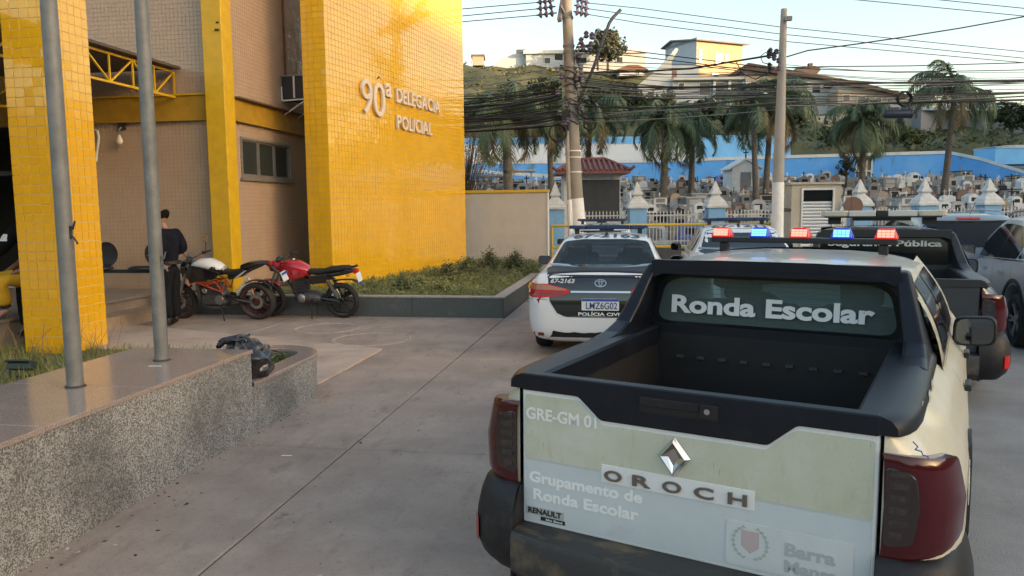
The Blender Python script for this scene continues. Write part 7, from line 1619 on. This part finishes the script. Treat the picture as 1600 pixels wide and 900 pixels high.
def street_bike(label, loc, rz, lean):
    t = thing('motorcycle', label, 'motorcycle', loc); t.matrix_world = Matrix.Translation(V3(loc)) @ Matrix.Rotation(rz,4,'Z') @ Matrix.Rotation(lean,4,'Y')
    moto_wheel(t, 0, .30, .10, M_GBLK, 6, .010, False); moto_wheel(t, 1.31, .30, .085, M_GBLK, 6, .010)
    for s in (-1, 1):
        b = MB(); b.tube([(s*.085,1.31,.30),(s*.085,1.24,.48),(s*.085,1.04,.94)], .022, 8, rs=[.026,.028,.018]); b.build('fork', M_ENGS, t)
        b = MB(); b.tube([(s*.085,0,.30),(s*.085,.25,.34),(s*.085,.45,.38)], .018, 8); b.build('swingarm', M_GBLK, t)
        b = MB(); b.tube([(s*.11,.02,.36),(s*.11,.10,.50)], .024, 8); b.tube([(s*.11,.10,.50),(s*.11,.18,.66)], .034, 8); b.build('shock', M_ENG, t)
        b = MB(); b.prism([(s*.12,.20,.62),(s*.13,.48,.60),(s*.13,.50,.74),(s*.12,.15,.78)], (s*.018,0,0)); b.build('side_panel', M_GBLK, t, bevel=.008)
        b = MB(); b.prism([(s*.13,1.02,.90),(s*.16,.86,.94),(s*.165,.66,.84),(s*.15,.54,.74),(s*.14,.74,.68),(s*.13,.96,.70)], (s*.016,0,0)); b.build('tank_wing', M_RED, t, bevel=.008)
        b = MB(); b.tube([(s*.10,-.05,.80),(s*.12,-.15,.84),(s*.10,-.28,.88),(0,-.33,.885)], .011, 6); b.build('grab_rail', M_GBLK, t)
        b = MB(); b.tube([(s*.07,-.20,.76),(s*.13,-.21,.76)], .010, 6); b.lathe([(.001,-.035),(.02,-.03),(.03,0),(.02,.03),(.001,.035)], 10, (s*.16,-.21,.76), 'X'); b.build('indicator', mat('amber_lens', (.55,.20,.02), .2), t)
        b = MB(); b.box((s*.17,.46,.34), (.09,.03,.02)); b.build('footpeg', M_BLACK, t)
    b = MB(); eloft(b, [(.50,.78,.06,.05),(.56,.80,.11,.10),(.70,.85,.145,.125),(.84,.88,.15,.12),(.95,.88,.12,.09),(1.03,.87,.06,.05)]); b.build('tank', M_RED, t, smooth=True)
    b = MB(); b.lathe([(.001,.012),(.03,.012),(.035,0)], 14, (0,.80,.995)); b.build('fuel_cap', M_CHROME, t)
    b = MB(); eloft(b, [(.56,.80,.08,.04),(.42,.785,.11,.05),(.26,.79,.12,.05),(.14,.83,.125,.05),(-.04,.85,.11,.045),(-.16,.865,.08,.035),(-.20,.868,.05,.02)]); b.build('seat', M_SEAT, t, smooth=True)
    b = MB(); eloft(b, [(.20,.74,.09,.05),(.0,.77,.09,.05),(-.16,.80,.08,.045),(-.28,.82,.05,.03)]); b.build('tail', M_GBLK, t, smooth=True)
    b = MB(); b.bb((-.06,-.31,.77), (.06,-.26,.83)); b.build('tail_lamp', M_REDL2, t)
    b = MB(); eloft(b, [(.10,.64,.05,.012),(-.06,.66,.06,.012),(-.22,.66,.06,.012),(-.34,.62,.055,.012),(-.40,.55,.05,.01)]); b.build('rear_fender', M_GBLK, t, smooth=True)
    b = MB(); b.box((0,-.335,.70), (.18,.008,.15), rot=Matrix.Rotation(R(-14),3,'X')); b.build('number_plate', mat('plate_white', (.66,.68,.70), .4), t)
    b = MB()
    for k in range(7): b.bb((-.11,.60,.46+k*.024), (.11,.80,.472+k*.024))
    b.bb((-.07,.63,.40),(.07,.77,.64)); b.build('cylinder', M_ENG, t)
    b = MB(); eloft(b, [(.34,.34,.11,.07),(.44,.36,.15,.10),(.60,.36,.15,.11),(.74,.36,.12,.10),(.80,.36,.08,.07)]); b.build('engine', M_ENG, t, smooth=True)
    b = MB(); b.lathe([(.001,-.165),(.05,-.165),(.075,-.15),(.08,-.12)], 18, (0,.66,.36), 'X'); b.build('engine_cover', M_ENGS, t, smooth=True)
    b = MB(); b.tube([(.08,.78,.60),(.11,.84,.40),(.13,.55,.24),(.14,.20,.30),(.15,-.16,.42)], .03, 8, rs=[.02,.02,.025,.04,.045]); b.build('exhaust', M_GBLK, t)
    b = MB(); b.tube([(0,1.0,.86),(0,.84,.40),(0,.60,.26)], .022, 6); b.tube([(0,.98,.80),(0,.5,.66),(0,.2,.72)], .022, 6); b.build('frame', M_GBLK, t)
    b = MB(); eloft(b, [(1.02,.88,.10,.06),(1.10,.90,.12,.10),(1.18,.88,.10,.10),(1.22,.86,.06,.07)]); b.build('headlamp_cowl', M_RED, t, smooth=True)
    b = MB(); b.lathe([(.001,.03),(.05,.02),(.07,0)], 14, (0,1.20,.87), 'Y'); b.build('headlamp', M_CLEARL, t)
    b = MB(); b.box((0,1.05,1.0), (.16,.06,.08), rot=Matrix.Rotation(R(35),3,'X')); b.build('instruments', M_GBLK, t, bevel=.01)
    b = MB(); eloft(b, [(1.08,.54,.05,.012),(1.20,.63,.065,.014),(1.34,.65,.065,.014),(1.50,.58,.055,.012),(1.58,.48,.045,.01)]); b.build('front_fender', M_RED, t, smooth=True)
    handlebar(t, .99, .98, .37, .07)
    b = MB(); b.tube([(-.10,.52,.26),(-.18,.48,.10),(-.24,.46,-.005)], .011, 6); b.tube([(-.22,.46,-.002),(-.27,.45,-.002)], .018, 6); b.build('side_stand', M_BLACK, t)
    b = MB(); b.bb((-.105,-.02,.27), (-.09,.40,.30)); b.build('chain_guard', M_GBLK, t)
    return t
p = gz(405, 499); naked_bike('black and white motorcycle with an orange trellis frame, parked nearer the officer', (p.x, p.y+.02, 0), R(91), R(-9))
p = gz(538, 496); street_bike('red motorcycle with a black seat, parked at the end of the dark planter', (p.x, p.y-.02, 0), R(88), R(-8))
# ================================================================== plants
def leaf_mat(name, c1, c2, sc=1.5, rough=.6):
    m = mat(name, c1, rough, col2=c2, nscale=sc, spec=.3); b = m.node_tree.nodes['Principled BSDF']; b.inputs['Subsurface Weight'].default_value = 0
    return m
M_PALM = leaf_mat('palm_leaf', (.070,.105,.055), (.15,.19,.105)); M_PALMD = leaf_mat('palm_dry', (.13,.10,.05), (.20,.15,.08)); M_TRUNK = mat('palm_trunk', (.13,.11,.09), .9, noise=.25, nscale=5, bump=.4, bscale=14); mix_layer(M_TRUNK, 6, (.05,.045,.04), .5, .7, .5, (1,1,4))
rp = random.Random(21)
def palm_mesh(seed, nf, L_, droop):
    q = random.Random(seed); b = MB()
    for k in range(nf):
        az = 2*pi*k/nf*2.39996+q.uniform(-.2,.2); el = R(q.uniform(5,72) if k > nf*.3 else q.uniform(-40,15)); ln = L_*q.uniform(.8,1.12)
        h = V3((cos(az), sin(az), 0)); pts = []; n = 12; p = V3((0,0,0)); a = el
        mi = 1 if (k < nf*.12) else 0
        for i in range(n+1):
            pts.append(p.copy()); p = p+(h*cos(a)+V3((0,0,sin(a))))*(ln/n); a -= droop*q.uniform(.8,1.2)/n*(1.0+i*.12)
        b.tube(pts, .02, 4, mi, False, [.035*(1-.8*i/n) for i in range(n+1)])
        sd = V3((-sin(az), cos(az), 0))
        for i in range(1, n):
            for sub in (0,.2,.4,.6,.8):
                p = pts[i].lerp(pts[i+1], sub); d = (pts[i+1]-pts[i]).normalized(); f = (i+sub)/n; ll = ln*.27*(sin(pi*min(1,f*.95+.05))**.6)*q.uniform(.75,1.15)
                for s in (-1, 1):
                    o = (sd*s*q.uniform(.45,.75)+d*.45+V3((0,0,q.uniform(-.6,-.05)))).normalized(); w_ = .009
                    m_ = p+o*ll*.5+V3((0,0,-.02*ll)); e_ = p+o*ll*.9+V3((0,0,-ll*.42)); t_ = d*w_
                    b.add([p-t_, p+t_, m_+t_*.9, m_-t_*.9, e_], [(0,1,2,3),(3,2,4)], mi)
    return b.mesh('crown', [M_PALM, M_PALMD], False, False)
PM = [palm_mesh(s, nf, 1.0, dr) for s, nf, dr in ((1,20,1.55),(2,17,1.35),(3,23,1.7))]
def palm(label, xb, yb, xc, yc, d, lpx, k, r=.14):
    a = at(xb, yb, d); c = at(xc, yc, d); a.z = cem_z(d)-.3 if d > 26 else 0
    t = thing('palm_tree', label, 'palm tree', a, rp.uniform(0,6), 'palms in the cemetery'); inv = Matrix.Rotation(-t.rotation_euler.z,3,'Z')
    top = inv @ (c-a); b = MB(); pts = [V3((0,0,0)), top*.3+V3((.04,0,0)), top*.7, top]
    rings = []; b.tube([pts[0].lerp(top, i/14)+V3((sin(i*.9)*.012,0,0)) for i in range(15)], r, 10, rs=[r*(1.25-.5*i/14)*(1+.05*(i % 2)) for i in range(15)]); b.build('trunk', M_TRUNK, t, smooth=True)
    o = link_mesh('crown', PM[k], t, top); s = 1.22*lpx*d/FPX; o.scale = (s, s, s)
for a in (('dark palm with a thick trunk just right of the yellow slab, above the beige wall',796,300,790,178,40,92,2,.24),('slim palm close left of the leaning pole, above the beige wall',862,300,858,190,43,72,1,.16),('palm directly behind the leaning pole',912,300,925,176,45,72,0,.15),
    ('bushy palm left of the straight pole over the pale wall',1036,302,1040,192,44,74,2,.20),('smaller palm immediately right of the bushy one, over the bright blue wall',1080,302,1082,206,47,58,0,.18),
    ('left trunk of the pair of palms beside the straight pole',1183,304,1176,166,42,76,1,.14),('right trunk of the pair of palms beside the straight pole',1195,304,1205,160,43,82,0,.15),
    ('palm in front of the white wall gate',1345,302,1350,188,46,72,2,.15),('tall palm standing highest at the right edge of the cemetery',1474,302,1492,140,46,84,1,.17)): palm(*a)
def leaf_cloud(b, c, rx, ry, rz, n, s, q, mi=0, shell=.55, tip=False):
    for _ in range(n):
        while True:
            v = V3((q.uniform(-1,1), q.uniform(-1,1), q.uniform(-1,1)))
            if shell < v.length < 1: break
        p = V3(c)+V3((v.x*rx, v.y*ry, v.z*rz)); a = V3((q.gauss(0,1), q.gauss(0,1), q.gauss(0,.7))).normalized()*s*q.uniform(.6,1.3); d = a.orthogonal().normalized(); d = (d*cos(q.uniform(0,6))+a.normalized().cross(d)*sin(q.uniform(0,6)))*s*.5
        b.add([p-a, p+d, p+a, p-d], [(0,1,2,3)], mi)
M_TREE1 = leaf_mat('tree_leaf_grey', (.045,.055,.035), (.12,.125,.085), .5); M_TREE2 = leaf_mat('tree_leaf_dark', (.020,.034,.015), (.065,.085,.035), .5); M_TREE3 = leaf_mat('tree_leaf_olive', (.055,.070,.025), (.13,.135,.055), .4); M_BARK = mat('bark', (.10,.08,.06), .9, noise=.2, nscale=4)
def tree(label, x, yb, d, wpx, hpx, m, seed, clumps=16, name='tree', trunk=.35, group='trees on the hill', n=90, ls=.34):
    q = random.Random(seed); a = at(x, yb, d); k = d/FPX; W_, H_ = wpx*k/2, hpx*k; t = thing(name, label, 'tree' if name == 'tree' else 'shrub', a, 0, group); b = MB(); br = MB()
    br.tube([(0,0,-.6),(q.uniform(-.1,.1),0,H_*trunk),(q.uniform(-.3,.3),0,H_*.75)], .12, 7, rs=[H_*.035,H_*.025,H_*.01])
    for i in range(clumps):
        v = V3((q.gauss(0,.5), q.gauss(0,.5), q.uniform(-.9,.9))); v.x = max(-1,min(1,v.x)); v.y = max(-1,min(1,v.y))
        c = V3((v.x*W_*.75, v.y*W_*.7, H_*(.62+.33*v.z*(1-.35*abs(v.x))))); r = W_*q.uniform(.22,.42); leaf_cloud(b, c, r, r, r*.8, n, ls*q.uniform(.8,1.2)*W_*.30, q, 0, .35)
        br.tube([(0,0,H_*trunk*q.uniform(.6,1.0)), tuple(c*.6+V3((0,0,H_*trunk*.4))), tuple(c)], .03, 5, rs=[H_*.012,H_*.008,H_*.003])
    br.build('trunk', M_BARK, t); b.build('crown', m, t, fix=False)
for a in (('broad grey green tree on the ridge just right of the leaning pole',950,112,123,62,66,M_TREE1,3,30),('small dark tree rising left behind the ridge tree',934,104,126,26,58,M_TREE2,4,12),('round green tree on the slope left of the grey terrace house',1030,200,88,56,60,M_TREE3,5,18),
    ('dark tree below the cream tower house',1100,214,84,70,58,M_TREE2,6,22),('light green bush tree on the bare slope left of the pole',800,190,95,44,34,M_TREE3,7,12),('dark bushy tree on the lower slope at left',740,215,80,70,60,M_TREE2,8,20),('dark bushy tree on the lower slope left of the pole',850,215,80,60,46,M_TREE2,9,18),
    ('tree behind the straight pole below the long house',1225,214,84,60,44,M_TREE2,10,18),('low green tree below the retaining wall',1300,236,74,56,40,M_TREE3,12,16),('dark tree by the grey retaining wall at the far right',1582,214,82,66,52,M_TREE2,13,20),
    ('green tree at the right end of the hillside houses',1440,170,96,44,30,M_TREE2,14,14),('pale green tree above the retaining wall right of the houses',1540,176,94,50,32,M_TREE1,15,14),('yellow green bush against the hill above the blue wall at right',1420,238,73,60,38,M_TREE3,16,16),('dark green tree on the slope beside the ramp wall',1000,190,92,50,44,M_TREE2,17,14),('tall dark tree close right of the leaning pole on the slope',935,200,88,60,60,M_TREE2,41,20),('olive bush tree between the pole and the ramp wall',968,176,97,54,40,M_TREE3,42,16),('dark tree under the terrace house left of the straight pole',1150,216,82,64,46,M_TREE2,43,20),('dark bush tree high on the slope left of the leaning pole',845,160,106,54,38,M_TREE2,44,15)): tree(*a)
# slender tree inside the cemetery by the gate
tree('slim ivy covered tree left of the white wall gate in the cemetery',1322,296,50,34,62,M_TREE2,30,14,'tree',.4,'trees on the hill')
# scrub on the slope
q = random.Random(8); b = MB()
for _ in range(1500):
    x = q.uniform(560,1780); d = 71+59*q.random()**1.1; p = hill_pt(x, d); s = q.uniform(.25,.75)
    if q.random() < .35: s *= 1.7
    leaf_cloud(b, p+V3((0,0,s*.35)), s*1.3, s*1.3, s*.55, 9, s*.38, q, q.choice((0,0,1,2)), .2)
tag(b.build('hill_scrub', [M_TREE3, M_TREE2, mat('dry_grass_tuft', (.15,.125,.06), .9, noise=.2, nscale=1)], fix=False), kind='stuff')
# weeds in the long planter
M_WEED = leaf_mat('weed_leaf', (.12,.155,.05), (.27,.28,.12), 3); M_WEED2 = leaf_mat('weed_leaf_dark', (.065,.085,.036), (.16,.175,.075), 3); M_GRASS = leaf_mat('grass_blade', (.12,.165,.03), (.25,.255,.075), 4)
M_DRY = mat('dry_stalk', (.20,.14,.075), .8, noise=.25, nscale=5)
q = random.Random(12); b = MB()
def weed(b, p, h, n, s, mi):
    for _ in range(n):
        az = q.uniform(0,2*pi); d = V3((cos(az),sin(az),0)); l = h*q.uniform(.5,1); e = p+d*l*q.uniform(.15,.6)+V3((0,0,l)); side = d.cross(V3((0,0,1)))
        b.add([p-side*.003, p+side*.003, e], [(0,1,2)], mi)
        for k in range(5):
            c = p.lerp(e, .3+.7*k/4); a = (V3((q.gauss(0,1),q.gauss(0,1),q.uniform(-.2,.8)))).normalized()*s*q.uniform(.6,1.3); w_ = a.orthogonal().normalized()*s*.42; b.add([c, c+a*.5+w_, c+a, c+a*.5-w_], [(0,1,2,3)], mi)
def slab_x(y): return P0.x+(y-P0.y)*math.tan(SA)+.02
for _ in range(1500):
    y = 12.45+9*q.random()**1.2; x0 = slab_x(y) if y < P0.y+6.6 else -4.6
    if y < P0.y: x0 = -6.5
    x = lerp(x0+.02, -2.33, q.random()); edge = (x-x0)/(-2.3-x0)
    bare = math.exp(-((y-14.6)/.55)**2)*math.exp(-((x+3.2)/.8)**2)
    if q.random() < bare*.9 or q.random() < .8*math.exp(-((y-13.2)/1.4)**2)*min(1, max(0, edge*1.5)): continue
    h = .07+.11*q.random()
    weed(b, V3((x,y,SZ+.01)), h, 3, .035, 0 if q.random() < .7 else 1)
tag(b.build('weeds', [M_WEED, M_WEED2], fix=False), kind='stuff')
b = MB()
for _ in range(9000):
    y = 12.44+4.2*q.random()**1.3; x = q.uniform(-6.4 if y < P0.y else slab_x(y), -2.33); h = q.uniform(.04,.11); az = q.uniform(0,6.3); d = V3((cos(az),sin(az),0)); p = V3((x,y,SZ+.012)); s_ = d.cross(V3((0,0,1)))*.004
    b.add([p-s_, p+s_, p+d*h*.45+V3((0,0,h))], [(0,1,2)])
tag(b.build('planter_grass', [M_GRASS], fix=False), kind='stuff')
def bush(label, x, yb, d, w_, h_, n, m, s=.05, dry=0):
    h_ *= .8
    p = at(x, yb, d); p.z = SZ; t = thing('weed_bush', label, 'weed', p, 0, 'weed bushes in the planter'); b = MB(); st_ = MB()
    for _ in range(n):
        az = q.uniform(0,2*pi); r = abs(q.gauss(0,.42)); e = V3((cos(az)*r*w_, sin(az)*r*w_*.8, h_*q.uniform(.35,1)*max(.25,1-r*.7))); st_.tube([(0,0,0), e*.5+V3((0,0,h_*.1)), e], .006, 4, rs=[.009,.006,.002])
        for k in range(12):
            c = e*q.uniform(.35,1)+V3((q.gauss(0,.035),q.gauss(0,.035),q.gauss(0,.035))); a = V3((q.gauss(0,1),q.gauss(0,1),q.uniform(-.3,.8))).normalized()*s*q.uniform(.6,1.3); v = a.orthogonal().normalized()*s*.42; b.add([c, c+a*.5+v, c+a, c+a*.5-v], [(0,1,2,3)])
    st_.build('stem', M_DRY, t); b.build('foliage', m, t, fix=False)
for a in (('leafy weed bush against the yellow slab, left of the others',628,448,14.3,.40,.40,60,M_WEED2),('leafy weed bush against the yellow slab, second from the left',655,446,14.9,.36,.34,45,M_WEED),('wide dark weed bush at the far end of the yellow slab',700,438,16.4,.6,.55,90,M_WEED2),('weed bush where the yellow slab meets the beige wall',730,430,17.6,.6,.62,100,M_WEED2),
    ('tall dark weed bush in front of the beige wall at centre',765,425,18.6,.7,.72,130,M_WEED2),('dark weed bush in front of the beige wall towards its right end',805,424,18.8,.65,.66,120,M_WEED2),('low weed bush at the planter corner by the sedan',832,432,17.2,.45,.38,60,M_WEED),('pale weed bush in the middle of the planter',690,452,14.2,.45,.26,60,M_WEED)): bush(*a)
# dry shrub above the beige wall
p = at(722, 300, 23.2); t = thing('dry_shrub', 'orange brown dry shrub over the beige wall beside the yellow slab', 'shrub', (p.x,p.y,.2)); b = MB(); st_ = MB(); k = 23.2/FPX; zb0_ = at(722,285,23.2).z-.2; zt0_ = at(722,205,23.2).z-.2
for _ in range(190):
    e = V3((q.gauss(.1,.42), q.gauss(0,.4), q.uniform(zb0_, zt0_))); m_ = e*.55+V3((0,0,zb0_*.25)); st_.tube([(q.uniform(-.1,.1),0,0), m_, e], .012, 4, rs=[.02,.010,.003])
    for _k in range(9):
        c = e+V3((q.gauss(0,.11),q.gauss(0,.11),q.gauss(0,.11))); a = V3((q.gauss(0,1),q.gauss(0,1),q.gauss(0,1))).normalized()*q.uniform(.03,.07); v = a.orthogonal().normalized()*.02; b.add([c, c+a*.5+v, c+a, c+a*.5-v], [(0,1,2,3)], 0 if e.z > lerp(zb0_,zt0_,.25) or q.random() < .4 else 1)
st_.build('branches', M_BARK, t); b.build('foliage', [leaf_mat('dry_leaf', (.16,.085,.035), (.28,.17,.07), 5), M_WEED2], t, fix=False)
# grass behind the granite wall
b = MB()
for _ in range(9500):
    y = 4.2+4.6*q.random(); x = q.uniform(-8.6, -4.07); h = q.uniform(.06,.17); az = q.uniform(0,6.3); d = V3((cos(az),sin(az),0)); p = V3((x,y,.015))
    if px0-.02 < x < px1+.02 and y > py0-.02: continue
    s_ = d.cross(V3((0,0,1)))*.004; m_ = p+d*h*.25+V3((0,0,h*.65)); b.add([p-s_, p+s_, m_+s_*.8, m_-s_*.8, p+d*h*.7+V3((0,0,h))], [(0,1,2,3),(3,2,4)], 0 if q.random() < .85 else 1)
tag(b.build('grass', [M_GRASS, M_DRY], fix=False), kind='stuff')
b = MB()
for k in range(60):
    x, y = (q.uniform(-8.6,-7.7), q.uniform(8.2,8.5)) if k < 34 else (q.uniform(-7.6,-6.2), q.uniform(7.8,8.5)); h = q.uniform(.25,.55); az = q.uniform(0,6.3); d = V3((cos(az),sin(az),0)); p = V3((x,y,0)); e = p+d*h*q.uniform(.2,.6)+V3((0,0,h)); b.tube([p, p.lerp(e,.5)+V3((0,0,.06)), e], .003, 3, rs=[.005,.0035,.0015])
    if k % 3 == 0: b.tube([p.lerp(e,.6), p.lerp(e,.8)+d.cross(V3((0,0,1)))*.08], .002, 3)
tag(b.build('dry_stalks', [M_DRY], fix=False), kind='stuff')
# plant and bag in the granite planter
t = thing('planter_shrub', 'dark green low shrub inside the rounded granite planter', 'shrub', (-3.53,6.75,.3)); b = MB(); leaf_cloud(b, (0,0,.02), .30, .33, .13, 700, .035, q, 0, .2); b.build('foliage', M_WEED2, t, fix=False); b = MB()
for k in range(8): b.tube([(0,0,0),(q.uniform(-.2,.2),q.uniform(-.2,.2),.1)], .006, 4)
b.build('stem', M_BARK, t)
M_BAG = mat('black_bin_bag', (.022,.020,.022), .22, coat=.4, crough=.15)
rows = []; n = 40; q2 = random.Random(4); fold = [q2.uniform(.80,1.12) for _ in range(n)]; fold2 = [q2.uniform(.85,1.1) for _ in range(n)]
from mathutils import noise as mnoise
for i in range(26):
    f = i/25; r = interp([(0,.02),(.04,.20),(.2,.235),(.45,.23),(.62,.19),(.74,.165),(.86,.11),(.94,.055),(1,.012)], f); z = interp([(0,0),(.04,.01),(.45,.18),(.74,.28),(.86,.325),(.94,.345),(1,.35)], f)
    row = []
    for j in range(n):
        a = 2*pi*j/n; nn = mnoise.noise(V3((cos(a)*2.2, sin(a)*2.2, f*5))); rid = 1-abs(mnoise.noise(V3((cos(a)*3.5+9, sin(a)*3.5, f*3.2+2)))); k = lerp(fold[j], fold2[j], f) if f > .6 else lerp(1, fold[j], f)
        rr = r*(k*.5+.5+.22*nn)+.055*(rid-.72)*(1 if .05 < f < .8 else .4); row.append(V3((rr*cos(a)*1.0-.05*f, rr*sin(a), z*(1+.10*nn))))
    rows.append(row)
b = MB(); b.grid(rows, 0, True); o = b.build('rubbish_bag', M_BAG, None, auto=35); o.location = (-3.17,5.875,.412); o.scale = (.84,.80,1.0); o.rotation_euler = (R(4),R(-6),R(40)); fl = []
for i in range(9):
    u = i/8; row = []
    for j in range(9):
        v = j/8-.5; row.append(V3((.03-.30*u, v*(.26-.07*u)+.02*sin(u*9), (.335-.045*u)+.02*sin(u*3.0)+.03*mnoise.noise(V3((u*4,v*7,1)))+.03*(1 if j % 3 == 0 else 0)*u)))
    fl.append(row)
bf = MB(); bf.grid(fl); fo = bf.build('bag_flap', M_BAG, o, auto=30); sm_ = fo.modifiers.new('thick', 'SOLIDIFY'); sm_.thickness = .006
fo.rotation_euler = (0,0,R(-20))
tag(o, 'crumpled black rubbish bag leaning against the end of the granite wall', 'rubbish bag')

# grit, crumbs and dead leaves along the wall foot and over the forecourt
q3 = random.Random(77); b = MB()
for k in range(420):
    if k < 150: x, y = -3.0+abs(q3.gauss(0,.10)), q3.uniform(3.0,7.0)
    else: x, y = q3.uniform(-3.0,-.9), q3.uniform(3.2,12.0)
    if k > 330: x, y = q3.uniform(-5.5,-2.3), 12.22-abs(q3.gauss(0,.12))
    s_ = q3.uniform(.003,.011) if q3.random() < .85 else q3.uniform(.012,.022); a = q3.uniform(0,6.3); c, d = cos(a)*s_, sin(a)*s_; h = s_*q3.uniform(.25,.6); z = .001 if not (-8 < x < -3.2 and 7 < y < 9.3) else .031
    b.add([(x-c,y-d,z),(x+d*.6,y-c*.6,z),(x+c,y+d,z),(x-d*.6,y+c*.6,z),(x,y,z+h)], [(0,1,4),(1,2,4),(2,3,4),(3,0,4)], q3.choice((0,0,1,2,2)))
tag(b.build('ground_litter', [mat('grit_dark', (.07,.06,.05), .9), mat('leaf_brown', (.15,.09,.045), .8), mat('grit_pale', (.42,.38,.34), .9)]), kind='stuff')
